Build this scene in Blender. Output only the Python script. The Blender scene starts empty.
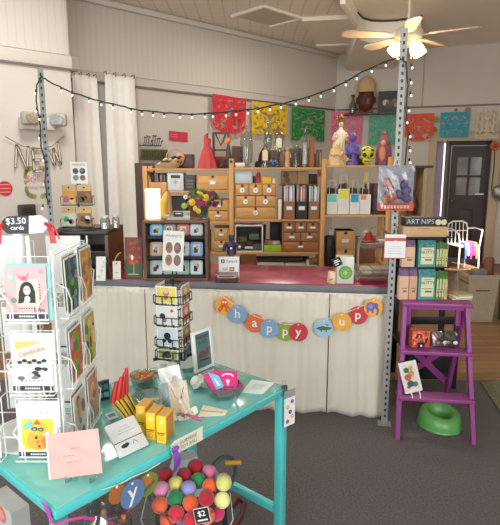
import bpy, bmesh, math, random
from mathutils import Matrix, Vector, Euler
random.seed(7)
SC = bpy.context.scene
COL = SC.collection
R = math.radians
H, PITCH, FPX = 1.6, R(10.6), 520.0
cp, sp = math.cos(PITCH), math.sin(PITCH)

# ---------------------------------------------------------------- measuring the photograph
def ray(u, v):
    a = (u - 250) / FPX; b = (262.5 - v) / FPX
    return Vector((a, cp + b * sp, -sp + b * cp))
EYE = Vector((0, 0, H))
def F(u, v, z):
    d = ray(u, v); return EYE + d * ((z - H) / d.z)
def P(u, v, Y):
    d = ray(u, v); return EYE + d * (Y / d.y)
def PLN(u, v, p0, n):
    d = ray(u, v); n = Vector(n); return EYE + d * ((Vector(p0) - EYE).dot(n) / d.dot(n))
def RC(u0, v0, u1, v1, Y):
    um, vm = (u0 + u1) / 2, (v0 + v1) / 2
    return P(u0, vm, Y).x, P(u1, vm, Y).x, P(um, v1, Y).z, P(um, v0, Y).z

# ---------------------------------------------------------------- materials
MATS = {}
def lin(c):
    return tuple((x / 255 / 12.92) if x / 255 <= .04045 else ((x / 255 + .055) / 1.055) ** 2.4 for x in c)
def base_mat(name):
    m = bpy.data.materials.new(name); m.use_nodes = True
    nt = m.node_tree
    return m, nt, nt.nodes['Principled BSDF']
def C(rgb, rough=.6, metal=0.0, var=.05, scale=14.0, bump=0.0, bscale=60.0, coat=0.0, sheen=0.0, trans=0.0):
    k = (rgb, rough, metal, var, scale, bump, bscale, coat, sheen, trans)
    if k in MATS: return MATS[k]
    m, nt, b = base_mat('paint_%d_%d_%d' % rgb)
    tc = nt.nodes.new('ShaderNodeTexCoord')
    n = nt.nodes.new('ShaderNodeTexNoise'); n.inputs['Scale'].default_value = scale; n.inputs['Detail'].default_value = 3
    nt.links.new(tc.outputs['Object'], n.inputs['Vector'])
    r = nt.nodes.new('ShaderNodeValToRGB')
    l = lin(rgb)
    r.color_ramp.elements[0].position = .3; r.color_ramp.elements[1].position = .7
    r.color_ramp.elements[0].color = tuple(x * (1 - var) for x in l) + (1,)
    r.color_ramp.elements[1].color = tuple(min(1, x * (1 + var)) for x in l) + (1,)
    nt.links.new(n.outputs['Fac'], r.inputs['Fac']); nt.links.new(r.outputs['Color'], b.inputs['Base Color'])
    b.inputs['Roughness'].default_value = rough; b.inputs['Metallic'].default_value = metal
    if coat: b.inputs['Coat Weight'].default_value = coat
    if sheen: b.inputs['Sheen Weight'].default_value = sheen
    if trans: b.inputs['Transmission Weight'].default_value = trans
    if bump:
        n2 = nt.nodes.new('ShaderNodeTexNoise'); n2.inputs['Scale'].default_value = bscale; n2.inputs['Detail'].default_value = 4
        nt.links.new(tc.outputs['Object'], n2.inputs['Vector'])
        bp = nt.nodes.new('ShaderNodeBump'); bp.inputs['Strength'].default_value = bump; bp.inputs['Distance'].default_value = .01
        nt.links.new(n2.outputs['Fac'], bp.inputs['Height']); nt.links.new(bp.outputs['Normal'], b.inputs['Normal'])
    MATS[k] = m; return m
def EM(rgb, s):
    k = ('em', rgb, s)
    if k in MATS: return MATS[k]
    m, nt, b = base_mat('glow'); l = lin(rgb)
    b.inputs['Base Color'].default_value = l + (1,)
    b.inputs['Emission Color'].default_value = l + (1,); b.inputs['Emission Strength'].default_value = s
    MATS[k] = m; return m
def CLEAR(tint=(235, 240, 240), gloss=.16, rough=.08, name='clear'):
    k = ('clear', tint, gloss, rough)
    if k in MATS: return MATS[k]
    m = bpy.data.materials.new(name); m.use_nodes = True; nt = m.node_tree
    nt.nodes.remove(nt.nodes['Principled BSDF']); out = nt.nodes['Material Output']
    t = nt.nodes.new('ShaderNodeBsdfTransparent'); t.inputs['Color'].default_value = lin(tint) + (1,)
    g = nt.nodes.new('ShaderNodeBsdfGlossy'); g.inputs['Roughness'].default_value = rough
    lw = nt.nodes.new('ShaderNodeLayerWeight'); lw.inputs['Blend'].default_value = .35
    mp = nt.nodes.new('ShaderNodeMapRange'); mp.inputs['To Min'].default_value = gloss * .5; mp.inputs['To Max'].default_value = min(.8, gloss * 3)
    nt.links.new(lw.outputs['Facing'], mp.inputs['Value'])
    mx = nt.nodes.new('ShaderNodeMixShader'); nt.links.new(mp.outputs['Result'], mx.inputs['Fac'])
    nt.links.new(t.outputs[0], mx.inputs[1]); nt.links.new(g.outputs[0], mx.inputs[2]); nt.links.new(mx.outputs[0], out.inputs['Surface'])
    MATS[k] = m; return m
def WOOD(rgb, rough=.5, scale=6.0, var=.22, axis=2):
    k = ('wood', rgb, rough, scale, var, axis)
    if k in MATS: return MATS[k]
    m, nt, b = base_mat('wood')
    tc = nt.nodes.new('ShaderNodeTexCoord'); mp = nt.nodes.new('ShaderNodeMapping')
    s = [scale * 4] * 3; s[axis] = scale * .4; mp.inputs['Scale'].default_value = s
    n = nt.nodes.new('ShaderNodeTexNoise'); n.inputs['Scale'].default_value = 1; n.inputs['Detail'].default_value = 5
    r = nt.nodes.new('ShaderNodeValToRGB'); l = lin(rgb)
    r.color_ramp.elements[0].position = .3; r.color_ramp.elements[1].position = .72
    r.color_ramp.elements[0].color = tuple(x * (1 - var) for x in l) + (1,); r.color_ramp.elements[1].color = tuple(min(1, x * (1 + var)) for x in l) + (1,)
    nt.links.new(tc.outputs['Object'], mp.inputs['Vector']); nt.links.new(mp.outputs['Vector'], n.inputs['Vector'])
    nt.links.new(n.outputs['Fac'], r.inputs['Fac']); nt.links.new(r.outputs['Color'], b.inputs['Base Color'])
    b.inputs['Roughness'].default_value = rough
    MATS[k] = m; return m
def PATTERN(kind, rgb, rough=.7, size=.1, strength=.5):
    """beadboard stripes, pressed tin squares, floor boards, weave: bump + slight groove colour"""
    k = (kind, rgb, rough, size, strength)
    if k in MATS: return MATS[k]
    m, nt, b = base_mat(kind); N = nt.nodes.new; L = nt.links.new
    tc = N('ShaderNodeTexCoord'); l = lin(rgb)
    bp = N('ShaderNodeBump'); bp.inputs['Strength'].default_value = strength; bp.inputs['Distance'].default_value = .012
    ramp = N('ShaderNodeValToRGB')
    if kind == 'beadboard' or kind == 'boards':
        w = N('ShaderNodeTexWave'); w.wave_type = 'BANDS'; w.bands_direction = 'X' if kind == 'beadboard' else 'Y'
        w.inputs['Scale'].default_value = .314 / size; w.inputs['Distortion'].default_value = 0
        L(tc.outputs['Object'], w.inputs['Vector'])
        ramp.color_ramp.elements[0].position = 0; ramp.color_ramp.elements[1].position = .16
        ramp.color_ramp.elements[0].color = tuple(x * .94 for x in l) + (1,); ramp.color_ramp.elements[1].color = l + (1,)
        L(w.outputs['Fac'], ramp.inputs['Fac'])
        r2 = N('ShaderNodeValToRGB'); r2.color_ramp.elements[1].position = .2; L(w.outputs['Fac'], r2.inputs['Fac'])
        L(r2.outputs['Color'], bp.inputs['Height'])
    elif kind == 'tin':
        mp = N('ShaderNodeMapping'); mp.inputs['Scale'].default_value = (1 / size,) * 3; L(tc.outputs['Object'], mp.inputs['Vector'])
        br = N('ShaderNodeTexBrick'); br.offset = 0; br.inputs['Scale'].default_value = 1
        br.inputs['Brick Width'].default_value = 1; br.inputs['Row Height'].default_value = 1
        br.inputs['Mortar Size'].default_value = .06; br.inputs['Mortar Smooth'].default_value = .6
        br.inputs['Color1'].default_value = (1, 1, 1, 1); br.inputs['Color2'].default_value = (1, 1, 1, 1); br.inputs['Mortar'].default_value = (0, 0, 0, 1)
        L(mp.outputs['Vector'], br.inputs['Vector'])
        vo = N('ShaderNodeTexVoronoi'); vo.inputs['Scale'].default_value = 4; vo.inputs['Randomness'].default_value = 0; L(mp.outputs['Vector'], vo.inputs['Vector'])
        mx = N('ShaderNodeMath'); mx.operation = 'MULTIPLY_ADD'; mx.inputs[1].default_value = .6
        L(vo.outputs['Distance'], mx.inputs[0]); L(br.outputs['Color'], mx.inputs[2]); L(mx.outputs[0], bp.inputs['Height'])
        ramp.color_ramp.elements[0].color = tuple(x * .82 for x in l) + (1,); ramp.color_ramp.elements[1].color = l + (1,)
        L(br.outputs['Color'], ramp.inputs['Fac'])
    elif kind == 'carpet':
        n = N('ShaderNodeTexNoise'); n.inputs['Scale'].default_value = 1 / size; n.inputs['Detail'].default_value = 6; n.inputs['Roughness'].default_value = .75
        L(tc.outputs['Object'], n.inputs['Vector'])
        ramp.color_ramp.elements[0].position = .35; ramp.color_ramp.elements[1].position = .68
        ramp.color_ramp.elements[0].color = tuple(x * .62 for x in l) + (1,); ramp.color_ramp.elements[1].color = tuple(min(1, x * 1.45) for x in l) + (1,)
        L(n.outputs['Fac'], ramp.inputs['Fac']); L(n.outputs['Fac'], bp.inputs['Height'])
    elif kind == 'floorboards':
        mp = N('ShaderNodeMapping'); mp.inputs['Scale'].default_value = (1, 1, 1); L(tc.outputs['Object'], mp.inputs['Vector'])
        br = N('ShaderNodeTexBrick'); br.inputs['Scale'].default_value = 1; br.inputs['Brick Width'].default_value = 1.1; br.inputs['Row Height'].default_value = size
        br.inputs['Mortar Size'].default_value = .004; br.inputs['Color1'].default_value = tuple(x * .75 for x in l) + (1,)
        br.inputs['Color2'].default_value = tuple(x * 1.2 for x in l) + (1,); br.inputs['Mortar'].default_value = tuple(x * .3 for x in l) + (1,)
        L(mp.outputs['Vector'], br.inputs['Vector']); L(br.outputs['Color'], b.inputs['Base Color'])
        b.inputs['Roughness'].default_value = rough; MATS[k] = m; return m
    L(ramp.outputs['Color'], b.inputs['Base Color']); L(bp.outputs['Normal'], b.inputs['Normal'])
    b.inputs['Roughness'].default_value = rough
    MATS[k] = m; return m

# ---------------------------------------------------------------- geometry builder
def MT(loc=(0, 0, 0), rot=(0, 0, 0)):
    return Matrix.Translation(Vector(loc)) @ Euler(rot).to_matrix().to_4x4()
_txt = {}
def text_mesh(s, bold):
    if (s, bold) not in _txt:
        cu = bpy.data.curves.new('t', 'FONT'); cu.body = s; cu.align_x = 'CENTER'; cu.align_y = 'CENTER'; cu.resolution_u = 2
        if bold: cu.offset = bold
        o = bpy.data.objects.new('t', cu); COL.objects.link(o)
        bpy.context.view_layer.update()
        me = bpy.data.meshes.new_from_object(o)
        _txt[(s, bold)] = ([v.co.copy() for v in me.vertices], [tuple(p.vertices) for p in me.polygons])
        bpy.data.objects.remove(o); bpy.data.curves.remove(cu); bpy.data.meshes.remove(me)
    return _txt[(s, bold)]
class G:
    def __init__(s, T=None):
        s.v, s.f, s.mi, s.m = [], [], [], []; s.T = T or Matrix.Identity(4)
    def mat(s, m):
        if m not in s.m: s.m.append(m)
        return s.m.index(m)
    def add(s, vs, fs, m, T=None):
        b = len(s.v); M = s.T @ T if T is not None else s.T
        s.v += [M @ Vector(x) for x in vs]; k = s.mat(m)
        for f in fs: s.f.append([b + i for i in f]); s.mi.append(k)
        return s
    def box(s, c, d, m, rot=(0, 0, 0), bev=0.0, seg=2):
        bm = bmesh.new(); bmesh.ops.create_cube(bm, size=1)
        for v in bm.verts: v.co = Vector((v.co.x * d[0], v.co.y * d[1], v.co.z * d[2]))
        if bev: bmesh.ops.bevel(bm, geom=bm.edges[:], offset=min(bev, min(d) * .49), segments=seg, affect='EDGES', profile=.5)
        bm.verts.index_update()
        s.add([v.co.copy() for v in bm.verts], [[v.index for v in f.verts] for f in bm.faces], m, MT(c, rot)); bm.free(); return s
    def bb(s, x0, x1, y0, y1, z0, z1, m, bev=0.0):
        return s.box(((x0 + x1) / 2, (y0 + y1) / 2, (z0 + z1) / 2), (abs(x1 - x0), abs(y1 - y0), abs(z1 - z0)), m, bev=bev)
    def rings(s, rs, m, caps=True, closed=False):
        n = len(rs[0]); vs = [p for r in rs for p in r]; fs = []
        for i in range(len(rs) - (0 if closed else 1)):
            j = (i + 1) % len(rs)
            for k in range(n): fs.append((i * n + k, i * n + (k + 1) % n, j * n + (k + 1) % n, j * n + k))
        if caps and not closed: fs.append(tuple(range(n))[::-1]); fs.append(tuple((len(rs) - 1) * n + k for k in range(n)))
        return s.add(vs, fs, m)
    def lathe(s, prof, m, c=(0, 0, 0), n=20, caps=True, sx=1, sy=1):
        c = Vector(c)
        return s.rings([[c + Vector((max(r, 1e-4) * math.cos(2 * math.pi * k / n) * sx, max(r, 1e-4) * math.sin(2 * math.pi * k / n) * sy, z)) for k in range(n)] for r, z in prof], m, caps)
    def tube(s, pts, r, m, n=6, closed=False):
        pts = [Vector(p) for p in pts]; rs = []; N = len(pts); up = None
        for i, p in enumerate(pts):
            a = pts[(i - 1) % N] if closed or i else p; b = pts[(i + 1) % N] if closed or i < N - 1 else p
            d = (b - a).normalized()
            if up is None: up = Vector((0, 0, 1)) if abs(d.z) < .9 else Vector((0, 1, 0))
            x = d.cross(up)
            if x.length < 1e-4: x = d.cross(Vector((1, .3, .1)))
            x.normalize(); y = x.cross(d).normalized(); up = y
            rr = r[i] if isinstance(r, (list, tuple)) else r
            rs.append([p + (x * math.cos(2 * math.pi * k / n) + y * math.sin(2 * math.pi * k / n)) * rr for k in range(n)])
        return s.rings(rs, m, True, closed)
    def cyl(s, p0, p1, r0, m, r1=None, n=16):
        return s.tube([p0, p1], [r0, r0 if r1 is None else r1], m, n)
    def ball(s, c, r, m, sc=(1, 1, 1), n=14, rot=(0, 0, 0)):
        vs, fs = [], []; h = n // 2
        for i in range(h + 1):
            t = math.pi * i / h
            for k in range(n):
                a = 2 * math.pi * k / n; rr = max(math.sin(t), 1e-3)
                vs.append((r * sc[0] * rr * math.cos(a), r * sc[1] * rr * math.sin(a), r * sc[2] * math.cos(t)))
        for i in range(h):
            for k in range(n): fs.append((i * n + k, (i + 1) * n + k, (i + 1) * n + (k + 1) % n, i * n + (k + 1) % n))
        return s.add(vs, fs, m, MT(c, rot))
    def prism(s, pts, y0, y1, m):                     # outline in x,z ; front at y0 (towards -y)
        n = len(pts); vs = [(p[0], y0, p[1]) for p in pts] + [(p[0], y1, p[1]) for p in pts]
        fs = [tuple(range(n)), tuple(range(n, 2 * n))[::-1]] + [(i, i + n, (i + 1) % n + n, (i + 1) % n) for i in range(n)]
        return s.add(vs, fs, m)
    def slab(s, pts, z0, z1, m):                      # outline in x,y
        n = len(pts); vs = [(p[0], p[1], z0) for p in pts] + [(p[0], p[1], z1) for p in pts]
        fs = [tuple(range(n))[::-1], tuple(range(n, 2 * n))] + [(i, (i + 1) % n, (i + 1) % n + n, i + n) for i in range(n)]
        return s.add(vs, fs, m)
    def rect(s, x0, z0, x1, z1, m, y=0, t=.0006): return s.prism([(x0, z0), (x1, z0), (x1, z1), (x0, z1)], y - t, y, m)
    def disc(s, x, z, r, m, y=0, t=.0006, n=24, rz=None, t2=None):
        rz = rz or r
        return s.prism([(x + r * math.cos(2 * math.pi * k / n), z + rz * math.sin(2 * math.pi * k / n)) for k in range(n)], y - t, y if t2 is None else y + t2, m)
    def poly(s, pts, m, y=0, t=.0006): return s.prism(pts, y - t, y, m)
    def sheet(s, fn, nu, nv, m):
        vs = [fn(i / nu, j / nv) for j in range(nv + 1) for i in range(nu + 1)]
        return s.add(vs, [(j * (nu + 1) + i, j * (nu + 1) + i + 1, (j + 1) * (nu + 1) + i + 1, (j + 1) * (nu + 1) + i) for j in range(nv) for i in range(nu)], m)
    def text(s, t, x, z, size, m, y=0, bold=0.0, rot=0.0, flip=1.0):
        vs, fs = text_mesh(t, bold); cr, sr = math.cos(rot), math.sin(rot)
        return s.add([(x + size * (a.x * cr - a.y * sr) * flip, y - .0008, z + size * (a.x * sr + a.y * cr)) for a in vs], fs, m)
    def mesh(s, name, smooth=40):
        me = bpy.data.meshes.new(name); me.from_pydata([tuple(v) for v in s.v], [], s.f)
        for m in s.m: me.materials.append(m)
        me.polygons.foreach_set('material_index', s.mi)
        bm = bmesh.new(); bm.from_mesh(me); bmesh.ops.recalc_face_normals(bm, faces=bm.faces[:]); bm.to_mesh(me); bm.free()
        if smooth:
            me.polygons.foreach_set('use_smooth', [True] * len(me.polygons)); me.set_sharp_from_angle(angle=R(smooth))
        me.update(); return me

# ---------------------------------------------------------------- objects
def tag(o, label, cat, group=None, kind=None):
    if label: o['label'] = label
    if cat: o['category'] = cat
    if group: o['group'] = group
    if kind: o['kind'] = kind
    return o
def thing(name, label, cat, loc=(0, 0, 0), rz=0.0, group=None, rot=None):
    o = bpy.data.objects.new(name, None); COL.objects.link(o); o.empty_display_size = .05
    o.location = loc; o.rotation_euler = rot or (0, 0, rz)
    return tag(o, label, cat, group)
def part(name, g, parent, label=None, loc=(0, 0, 0), rot=(0, 0, 0), smooth=40, kind=None):
    o = bpy.data.objects.new(name, g.mesh(name, smooth)); COL.objects.link(o); o.parent = parent
    o.location = loc; o.rotation_euler = rot
    if label: o['label'] = label
    if kind: o['kind'] = kind
    return o
def solo(name, g, label, cat, loc=(0, 0, 0), rz=0.0, group=None, rot=None, smooth=40, kind=None):
    o = bpy.data.objects.new(name, g.mesh(name, smooth)); COL.objects.link(o)
    o.location = loc; o.rotation_euler = rot or (0, 0, rz)
    return tag(o, label, cat, group, kind)
def struct(name, g, loc=(0, 0, 0), rz=0.0, parent=None, smooth=30):
    o = bpy.data.objects.new(name, g.mesh(name, smooth)); COL.objects.link(o); o.location = loc; o.rotation_euler = (0, 0, rz)
    if parent: o.parent = parent
    else: o['kind'] = 'structure'
    return o
def kids(o): return list(o.children)
def dup(o, loc, label, rz=None):
    r = o.copy(); COL.objects.link(r); r.location = loc; r['label'] = label
    if rz is not None: r.rotation_euler = (0, 0, rz)
    for ch in kids(o):
        c = ch.copy(); COL.objects.link(c); c.parent = r
        for gch in kids(ch):
            d = gch.copy(); COL.objects.link(d); d.parent = c
    return r

# ---------------------------------------------------------------- shared colours
WHITE = C((238, 236, 230)); CREAM = C((232, 222, 196)); BLACK = C((24, 23, 24), .5); INK = C((40, 38, 40))
KRAFT = C((178, 134, 88), .75); PINE = WOOD((205, 148, 84)); PINEX = WOOD((205, 148, 84), axis=0); DARKWOOD = WOOD((74, 44, 28)); DARKWOODX = WOOD((74, 44, 28), axis=0)
RED = C((196, 40, 38)); STEEL = C((150, 152, 154), .45, .6); WIREW = C((236, 236, 234), .35); WIREB = C((30, 30, 32), .4)
# ================================================================ THE SETTING
CEIL = 3.45
TA, TB = R(43.4), R(-19.8)                                   # the two back walls' directions
K = Vector((1.474, 9.35, 0))                                 # their corner
dA, nA = Vector((math.cos(TA), math.sin(TA), 0)), Vector((math.sin(TA), -math.cos(TA), 0))
dB, nB = Vector((math.cos(TB), math.sin(TB), 0)), Vector((math.sin(TB), -math.cos(TB), 0))
NC = Vector((-1.78, 5.41, 0))                                # free end of the nearer left wall
def WA(u, v, off=0): return PLN(u, v, K + nA * off, nA)
def WB(u, v, off=0): return PLN(u, v, K + nB * off, nB)
def NW(u, v, off=0): return PLN(u, v, NC + nA * off, nA)
PLASTER = C((203, 195, 186), .8, var=.02, scale=2, bump=.08)
TRIMC = C((207, 199, 188), .55, var=.02)
BEAD = PATTERN('beadboard', (207, 199, 190), .6, .075, .12)
GREYRAIL = C((118, 108, 98), .5)
TAN = C((186, 168, 140), .6, var=.03, scale=3)

def wall_with_rail(name, loc, rz, L, zb=2.65):
    g = G(); g.bb(0, L, 0, .12, 0, CEIL, PLASTER); w = struct(name, g, loc, rz)
    g = G(); g.bb(0, L, -.014, -.001, zb, CEIL - .05, BEAD); struct('beadboard_panel', g, parent=w)
    return w
LA = 5.2
A0 = K - dA * LA
wA = wall_with_rail('wall_back', A0, TA, LA)
g = G(); g.bb(0, LA - .02, -.03, -.001, 2.525, 2.552, GREYRAIL, bev=.006); struct('trim_1', g, A0, TA)
g = G(); g.bb(0, LA - .04, -.07, -.015, CEIL - .075, CEIL - .002, TRIMC, bev=.02); struct('trim_2', g, A0, TA)
LN = 6.2
N0 = NC - dA * LN
g = G(); g.bb(0, LN, 0, .28, 0, CEIL, PLASTER); wN = struct('wall_left', g, N0, TA)
g = G(); g.bb(0, LN - .03, -.014, -.001, 2.66, CEIL - .01, BEAD); struct('beadboard_panel', g, parent=wN)
g = G(); g.bb(0, LN + .09, -.024, -.001, 2.535, 2.655, TRIMC, bev=.008); g.bb(LN + .001, LN + .09, -.024, .28, 2.535, 2.655, TRIMC, bev=.008)
g.bb(0, LN + .07, -.03, -.001, 2.518, 2.534, GREYRAIL); struct('trim_3', g, N0, TA)
# right back wall with the doorway
tB = lambda p: (p - K).dot(dB)
ta, tb = tB(WB(433.5, 200)), tB(WB(488, 200)); ztop = WB(460, 141).z; LB = 5.0
g = G(); g.bb(0, ta, 0, .14, 0, CEIL, PLASTER); g.bb(tb, LB, 0, .14, 0, CEIL, PLASTER); g.bb(ta, tb, 0, .14, ztop, CEIL, PLASTER)
wB = struct('wall_right_back', g, K, TB)
g = G(); g.bb(.03, LB, -.03, -.001, 2.525, 2.55, GREYRAIL, bev=.005); struct('trim_4', g, K, TB)
g = G()
for x0, x1 in ((ta - .12, ta), (tb, tb + .13)): g.bb(x0, x1, -.03, -.001, .0, ztop, TAN, bev=.006)
g.bb(ta - .12, tb + .13, -.032, -.001, ztop, ztop + .12, TAN, bev=.006); g.bb(ta - .14, tb + .15, -.05, -.001, ztop + .12, ztop + .15, TAN, bev=.006)
struct('trim_5', g, K, TB)
tp = tB(WB(423.5, 80)); g = G(); g.cyl((tp, -.012, 2.56), (tp, -.012, CEIL - .02), .008, TAN, n=8); struct('trim_6', g, K, TB)
# vestibule behind the doorway
PLUM = C((54, 33, 34), .5, var=.1); LILAC = C((190, 168, 196), .6)
g = G(); g.bb(ta - .02, ta, .14, 1.0, 0, ztop + .1, LILAC); g.bb(tb, tb + .02, .14, 1.0, 0, ztop + .1, PLUM); g.bb(ta - .02, tb + .02, .14, 1.0, ztop + .08, ztop + .1, PLUM)
g.bb(ta, ta + .10, .26, .28, 0, ztop + .1, LILAC)
struct('wall_vestibule', g, K, TB)
xs = ta + .17                                               # dark post between sidelight and door leaf
g = G(); g.bb(xs - .03, xs + .02, .28, .36, 0, ztop + .02, C((120, 108, 104))); g.bb(xs + .02, tb - .01, .28, .36, ztop - .06, ztop + .02, PLUM); g.bb(xs + .0, xs + .06, .29, .35, 0, ztop - .02, PLUM)
struct('trim_7', g, K, TB)
g = G(); g.bb(ta + .115, xs - .032, .30, .32, .35, ztop - .02, EM((235, 230, 240), 1.6)); struct('window_3', g, K, TB)
dx0, dx1, dz1 = xs + .07, tb - .02, ztop - .07
pz0 = WB(460, 196).z; pz1 = WB(460, 157).z; y = .30
g = G(); dm = (dx0 + dx1) / 2
g.bb(dx0, dx0 + .1, y, y + .045, .02, dz1, PLUM); g.bb(dx1 - .1, dx1, y, y + .045, .02, dz1, PLUM); g.bb(dx0 + .1, dx1 - .1, y, y + .045, pz1, dz1, PLUM)
g.bb(dx0 + .1, dx1 - .1, y, y + .045, pz0 - .13, pz0, PLUM); g.bb(dx0 + .1, dx1 - .1, y, y + .045, .02, .24, PLUM); g.bb(dm - .02, dm + .02, y, y + .045, pz0, pz1, PLUM)
g.bb(dx0 + .1, dx1 - .1, y, y + .045, (pz0 + pz1) / 2 - .02, (pz0 + pz1) / 2 + .02, PLUM)
g.bb(dx0 + .1, dx1 - .1, y + .015, y + .035, .24, pz0 - .13, PLUM); g.bb(dx0 + .17, dx1 - .17, y + .004, y + .02, .32, pz0 - .25, PLUM, bev=.008)
g.bb(dm + .12, dm + .26, y - .004, y, pz0 + .012, pz0 + .035, WHITE)
door = struct('door_1', g, K, TB)
g = G()
for a, b in ((dx0 + .1, dm - .02), (dm + .02, dx1 - .1)):
    for c, d in ((pz0, (pz0 + pz1) / 2 - .02), ((pz0 + pz1) / 2 + .02, pz1)): g.bb(a, b, y + .018, y + .026, c, d, C((142, 140, 138), .12, var=.25, scale=3))
part('door_glass', g, door)
g = G(); g.ball((dx0 + .05, y - .04, 1.0), .028, C((150, 130, 90), .3, .8)); g.cyl((dx0 + .05, y, 1.0), (dx0 + .05, y - .04, 1.0), .012, C((150, 130, 90), .3, .8)); part('door_knob', g, door)
# other walls, storefront behind the viewpoint
xl = N0.x; XR = 5.6
g = G(); g.bb(xl - .12, xl, -1.7, N0.y + .1, 0, CEIL, PLASTER); struct('wall_side_left', g)
yb = (K + dB * LB).y
g = G(); g.bb(XR, XR + .12, -1.7, yb + .4, 0, CEIL, PLASTER); struct('wall_side_right', g)
g = G(); YF = -1.45
wins = [(-5.7, -3.2), (-2.9, -.4), (.9, 2.6)]; xx = xl
for a, b in wins:
    g.bb(xx, a, YF - .12, YF, 0, CEIL, PLASTER); g.bb(a, b, YF - .12, YF, 0, .6, PLASTER); g.bb(a, b, YF - .12, YF, 3.1, CEIL, PLASTER); xx = b
g.bb(xx, XR, YF - .12, YF, 0, CEIL, PLASTER); struct('wall_front', g)
for i, (a, b) in enumerate(wins):
    g = G()
    for q in ((a, a + .06, .6, 3.1), (b - .06, b, .6, 3.1), (a, b, .6, .66), (a, b, 3.04, 3.1)): g.bb(q[0], q[1], YF - .1, YF - .02, q[2], q[3], PLUM)
    g.bb(a + .06, b - .06, YF - .065, YF - .06, .66, 3.04, CLEAR((250, 252, 252), .05, .02))
    struct(('window_1', 'window_2', 'window_4')[i], g)
# floors
g = G(); g.bb(-6.6, 6.2, -2.2, 11, -.12, -.012, PATTERN('floorboards', (140, 104, 74), .38, .09)); struct('floor', g)
CY = F(470, 380, 0).y
g = G(); g.bb(-6.6, 5.6, -2.1, CY, -.012, 0, PATTERN('carpet', (98, 91, 90), .95, .012, .7)); struct('floor_carpet', g)
# ceiling: pressed tin with boards to the right, hatch frame, plain patch, curved bulkhead
TIN = PATTERN('tin', (236, 227, 214), .5, .16, .4)
XC = P(356, 10, 5.6).x
g = G(); g.bb(-6.6, XC, -2.2, 11, CEIL, CEIL + .1, TIN); struct('ceiling', g)
g = G(); g.bb(XC, 6.2, -2.2, 11, CEIL, CEIL + .1, PATTERN('boards', (240, 230, 214), .6, .085, .5)); struct('ceiling_boards', g)
def CL(u, v, z=CEIL): return F(u, v, z)
SM = C((238, 230, 218), .6, var=.02)
def strip(pts, w, z0, z1, m):
    g = G()
    for a, b in zip(pts, pts[1:]):
        a, b = Vector(a), Vector(b); d = (b - a).normalized(); n = Vector((-d.y, d.x, 0)) * w / 2
        g.slab([(a + n)[:2], (b + n)[:2], (b - n)[:2], (a - n)[:2]], z0, z1, m)
    return g
WTRIM = C((242, 234, 222), .5)
g = strip([CL(232, 15), CL(264, 5), CL(302, 17), CL(270, 25)], .035, CEIL - .03, CEIL - .001, WTRIM)
g.slab([CL(233, 15)[:2], CL(264, 5.5)[:2], CL(301, 17)[:2], CL(270, 24.5)[:2]], CEIL - .012, CEIL - .001, C((196, 186, 172), .6)); struct('trim_8', g)
g = G(); q = [CL(302, 17), CL(353, 14.5), CL(360, 41), CL(335, 50), CL(316, 42.5)]; g.slab([p[:2] for p in q], CEIL - .03, CEIL - .001, SM); struct('ceiling_patch', g)
g = strip([CL(302, 17), CL(352, 14.5)], .04, CEIL - .055, CEIL - .031, WTRIM); struct('trim_9', g)
g = strip([CL(316, 42.5), CL(359, 41)], .03, CEIL - .055, CEIL - .031, SM); struct('trim_10', g)
ZD = CEIL - .28
def bulk(u, v): return F(u, v, ZD)
outer = [bulk(u, v) for u, v in ((357, 36), (362, 40.5), (370, 42.5), (382, 43), (395, 42.5), (408, 41), (420, 38.5))]
bm_ = [p + Vector((.25, 2.2, 0)) for p in outer[::-1]]
g = G(); a0 = F(352, 0, CEIL - .14)
g.slab([p[:2] for p in outer + bm_], ZD, CEIL - .001, SM); struct('ceiling_bulkhead', g, smooth=60)
g = G(); e0 = outer[0] + Vector((-.01, -.03, 0)); f0 = CL(346, -12)
g.slab([(f0.x, f0.y), (e0.x, e0.y), (e0.x - .06, e0.y), (f0.x - .06, f0.y)], CEIL - .16, CEIL - .001, WTRIM); struct('ceiling_beam', g)
g = G(); g.tube([Vector((p.x, p.y - .012, CEIL - .015)) for p in outer], .012, C((70, 62, 56), .5)); tag(solo('cable', g, 'dark cable running along the top of the curved white ceiling bulkhead', 'cable'), None, None)

# ---------------------------------------------------------------- camera, light
cam = bpy.data.cameras.new('camera'); co = bpy.data.objects.new('camera', cam); COL.objects.link(co)
co.location = (0, 0, H); co.rotation_euler = (R(90) - PITCH, 0, 0)
cam.sensor_fit = 'VERTICAL'; cam.sensor_height = 36; cam.lens = 36 * FPX / 525; cam.clip_start = .02
SC.camera = co
w = bpy.data.worlds.new('world'); SC.world = w; w.use_nodes = True
bg = w.node_tree.nodes['Background']; sk = w.node_tree.nodes.new('ShaderNodeTexSky'); sk.sky_type = 'NISHITA'
sk.sun_elevation = R(48); sk.sun_rotation = R(190); sk.sun_disc = False; w.node_tree.links.new(sk.outputs[0], bg.inputs[0]); bg.inputs['Strength'].default_value = .05
def light(name, kind, loc, energy, col=(1, 1, 1), rot=(0, 0, 0), **kw):
    l = bpy.data.lights.new(name, kind); l.energy = energy; l.color = col
    for k, v in kw.items(): setattr(l, k, v)
    o = bpy.data.objects.new(name, l); COL.objects.link(o); o.location = loc; o.rotation_euler = rot; return o
EN = [80, 150, 128]
for (a, b), e in zip(wins, EN):
    light('daylight', 'AREA', ((a + b) / 2, YF - .25, 1.9), e, (.955, .985, 1), (R(97), 0, 0), shape='RECTANGLE', size=b - a, size_y=2.5)
light('added_fill', 'AREA', (-1.3, 3.9, 3.36), 44, (1, .965, .91), (0, 0, 0), shape='DISK', size=.7)  # added fill light above the view, no fixture there
light('added_fill', 'AREA', (.6, 6.6, 3.3), 20, (1, .95, .87), (0, 0, 0), shape='DISK', size=.5)  # second added fill, brightens the back walls
SC.view_settings.view_transform = 'Standard'; SC.view_settings.look = 'None'; SC.view_settings.exposure = 0.1; SC.view_settings.gamma = 1
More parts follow.
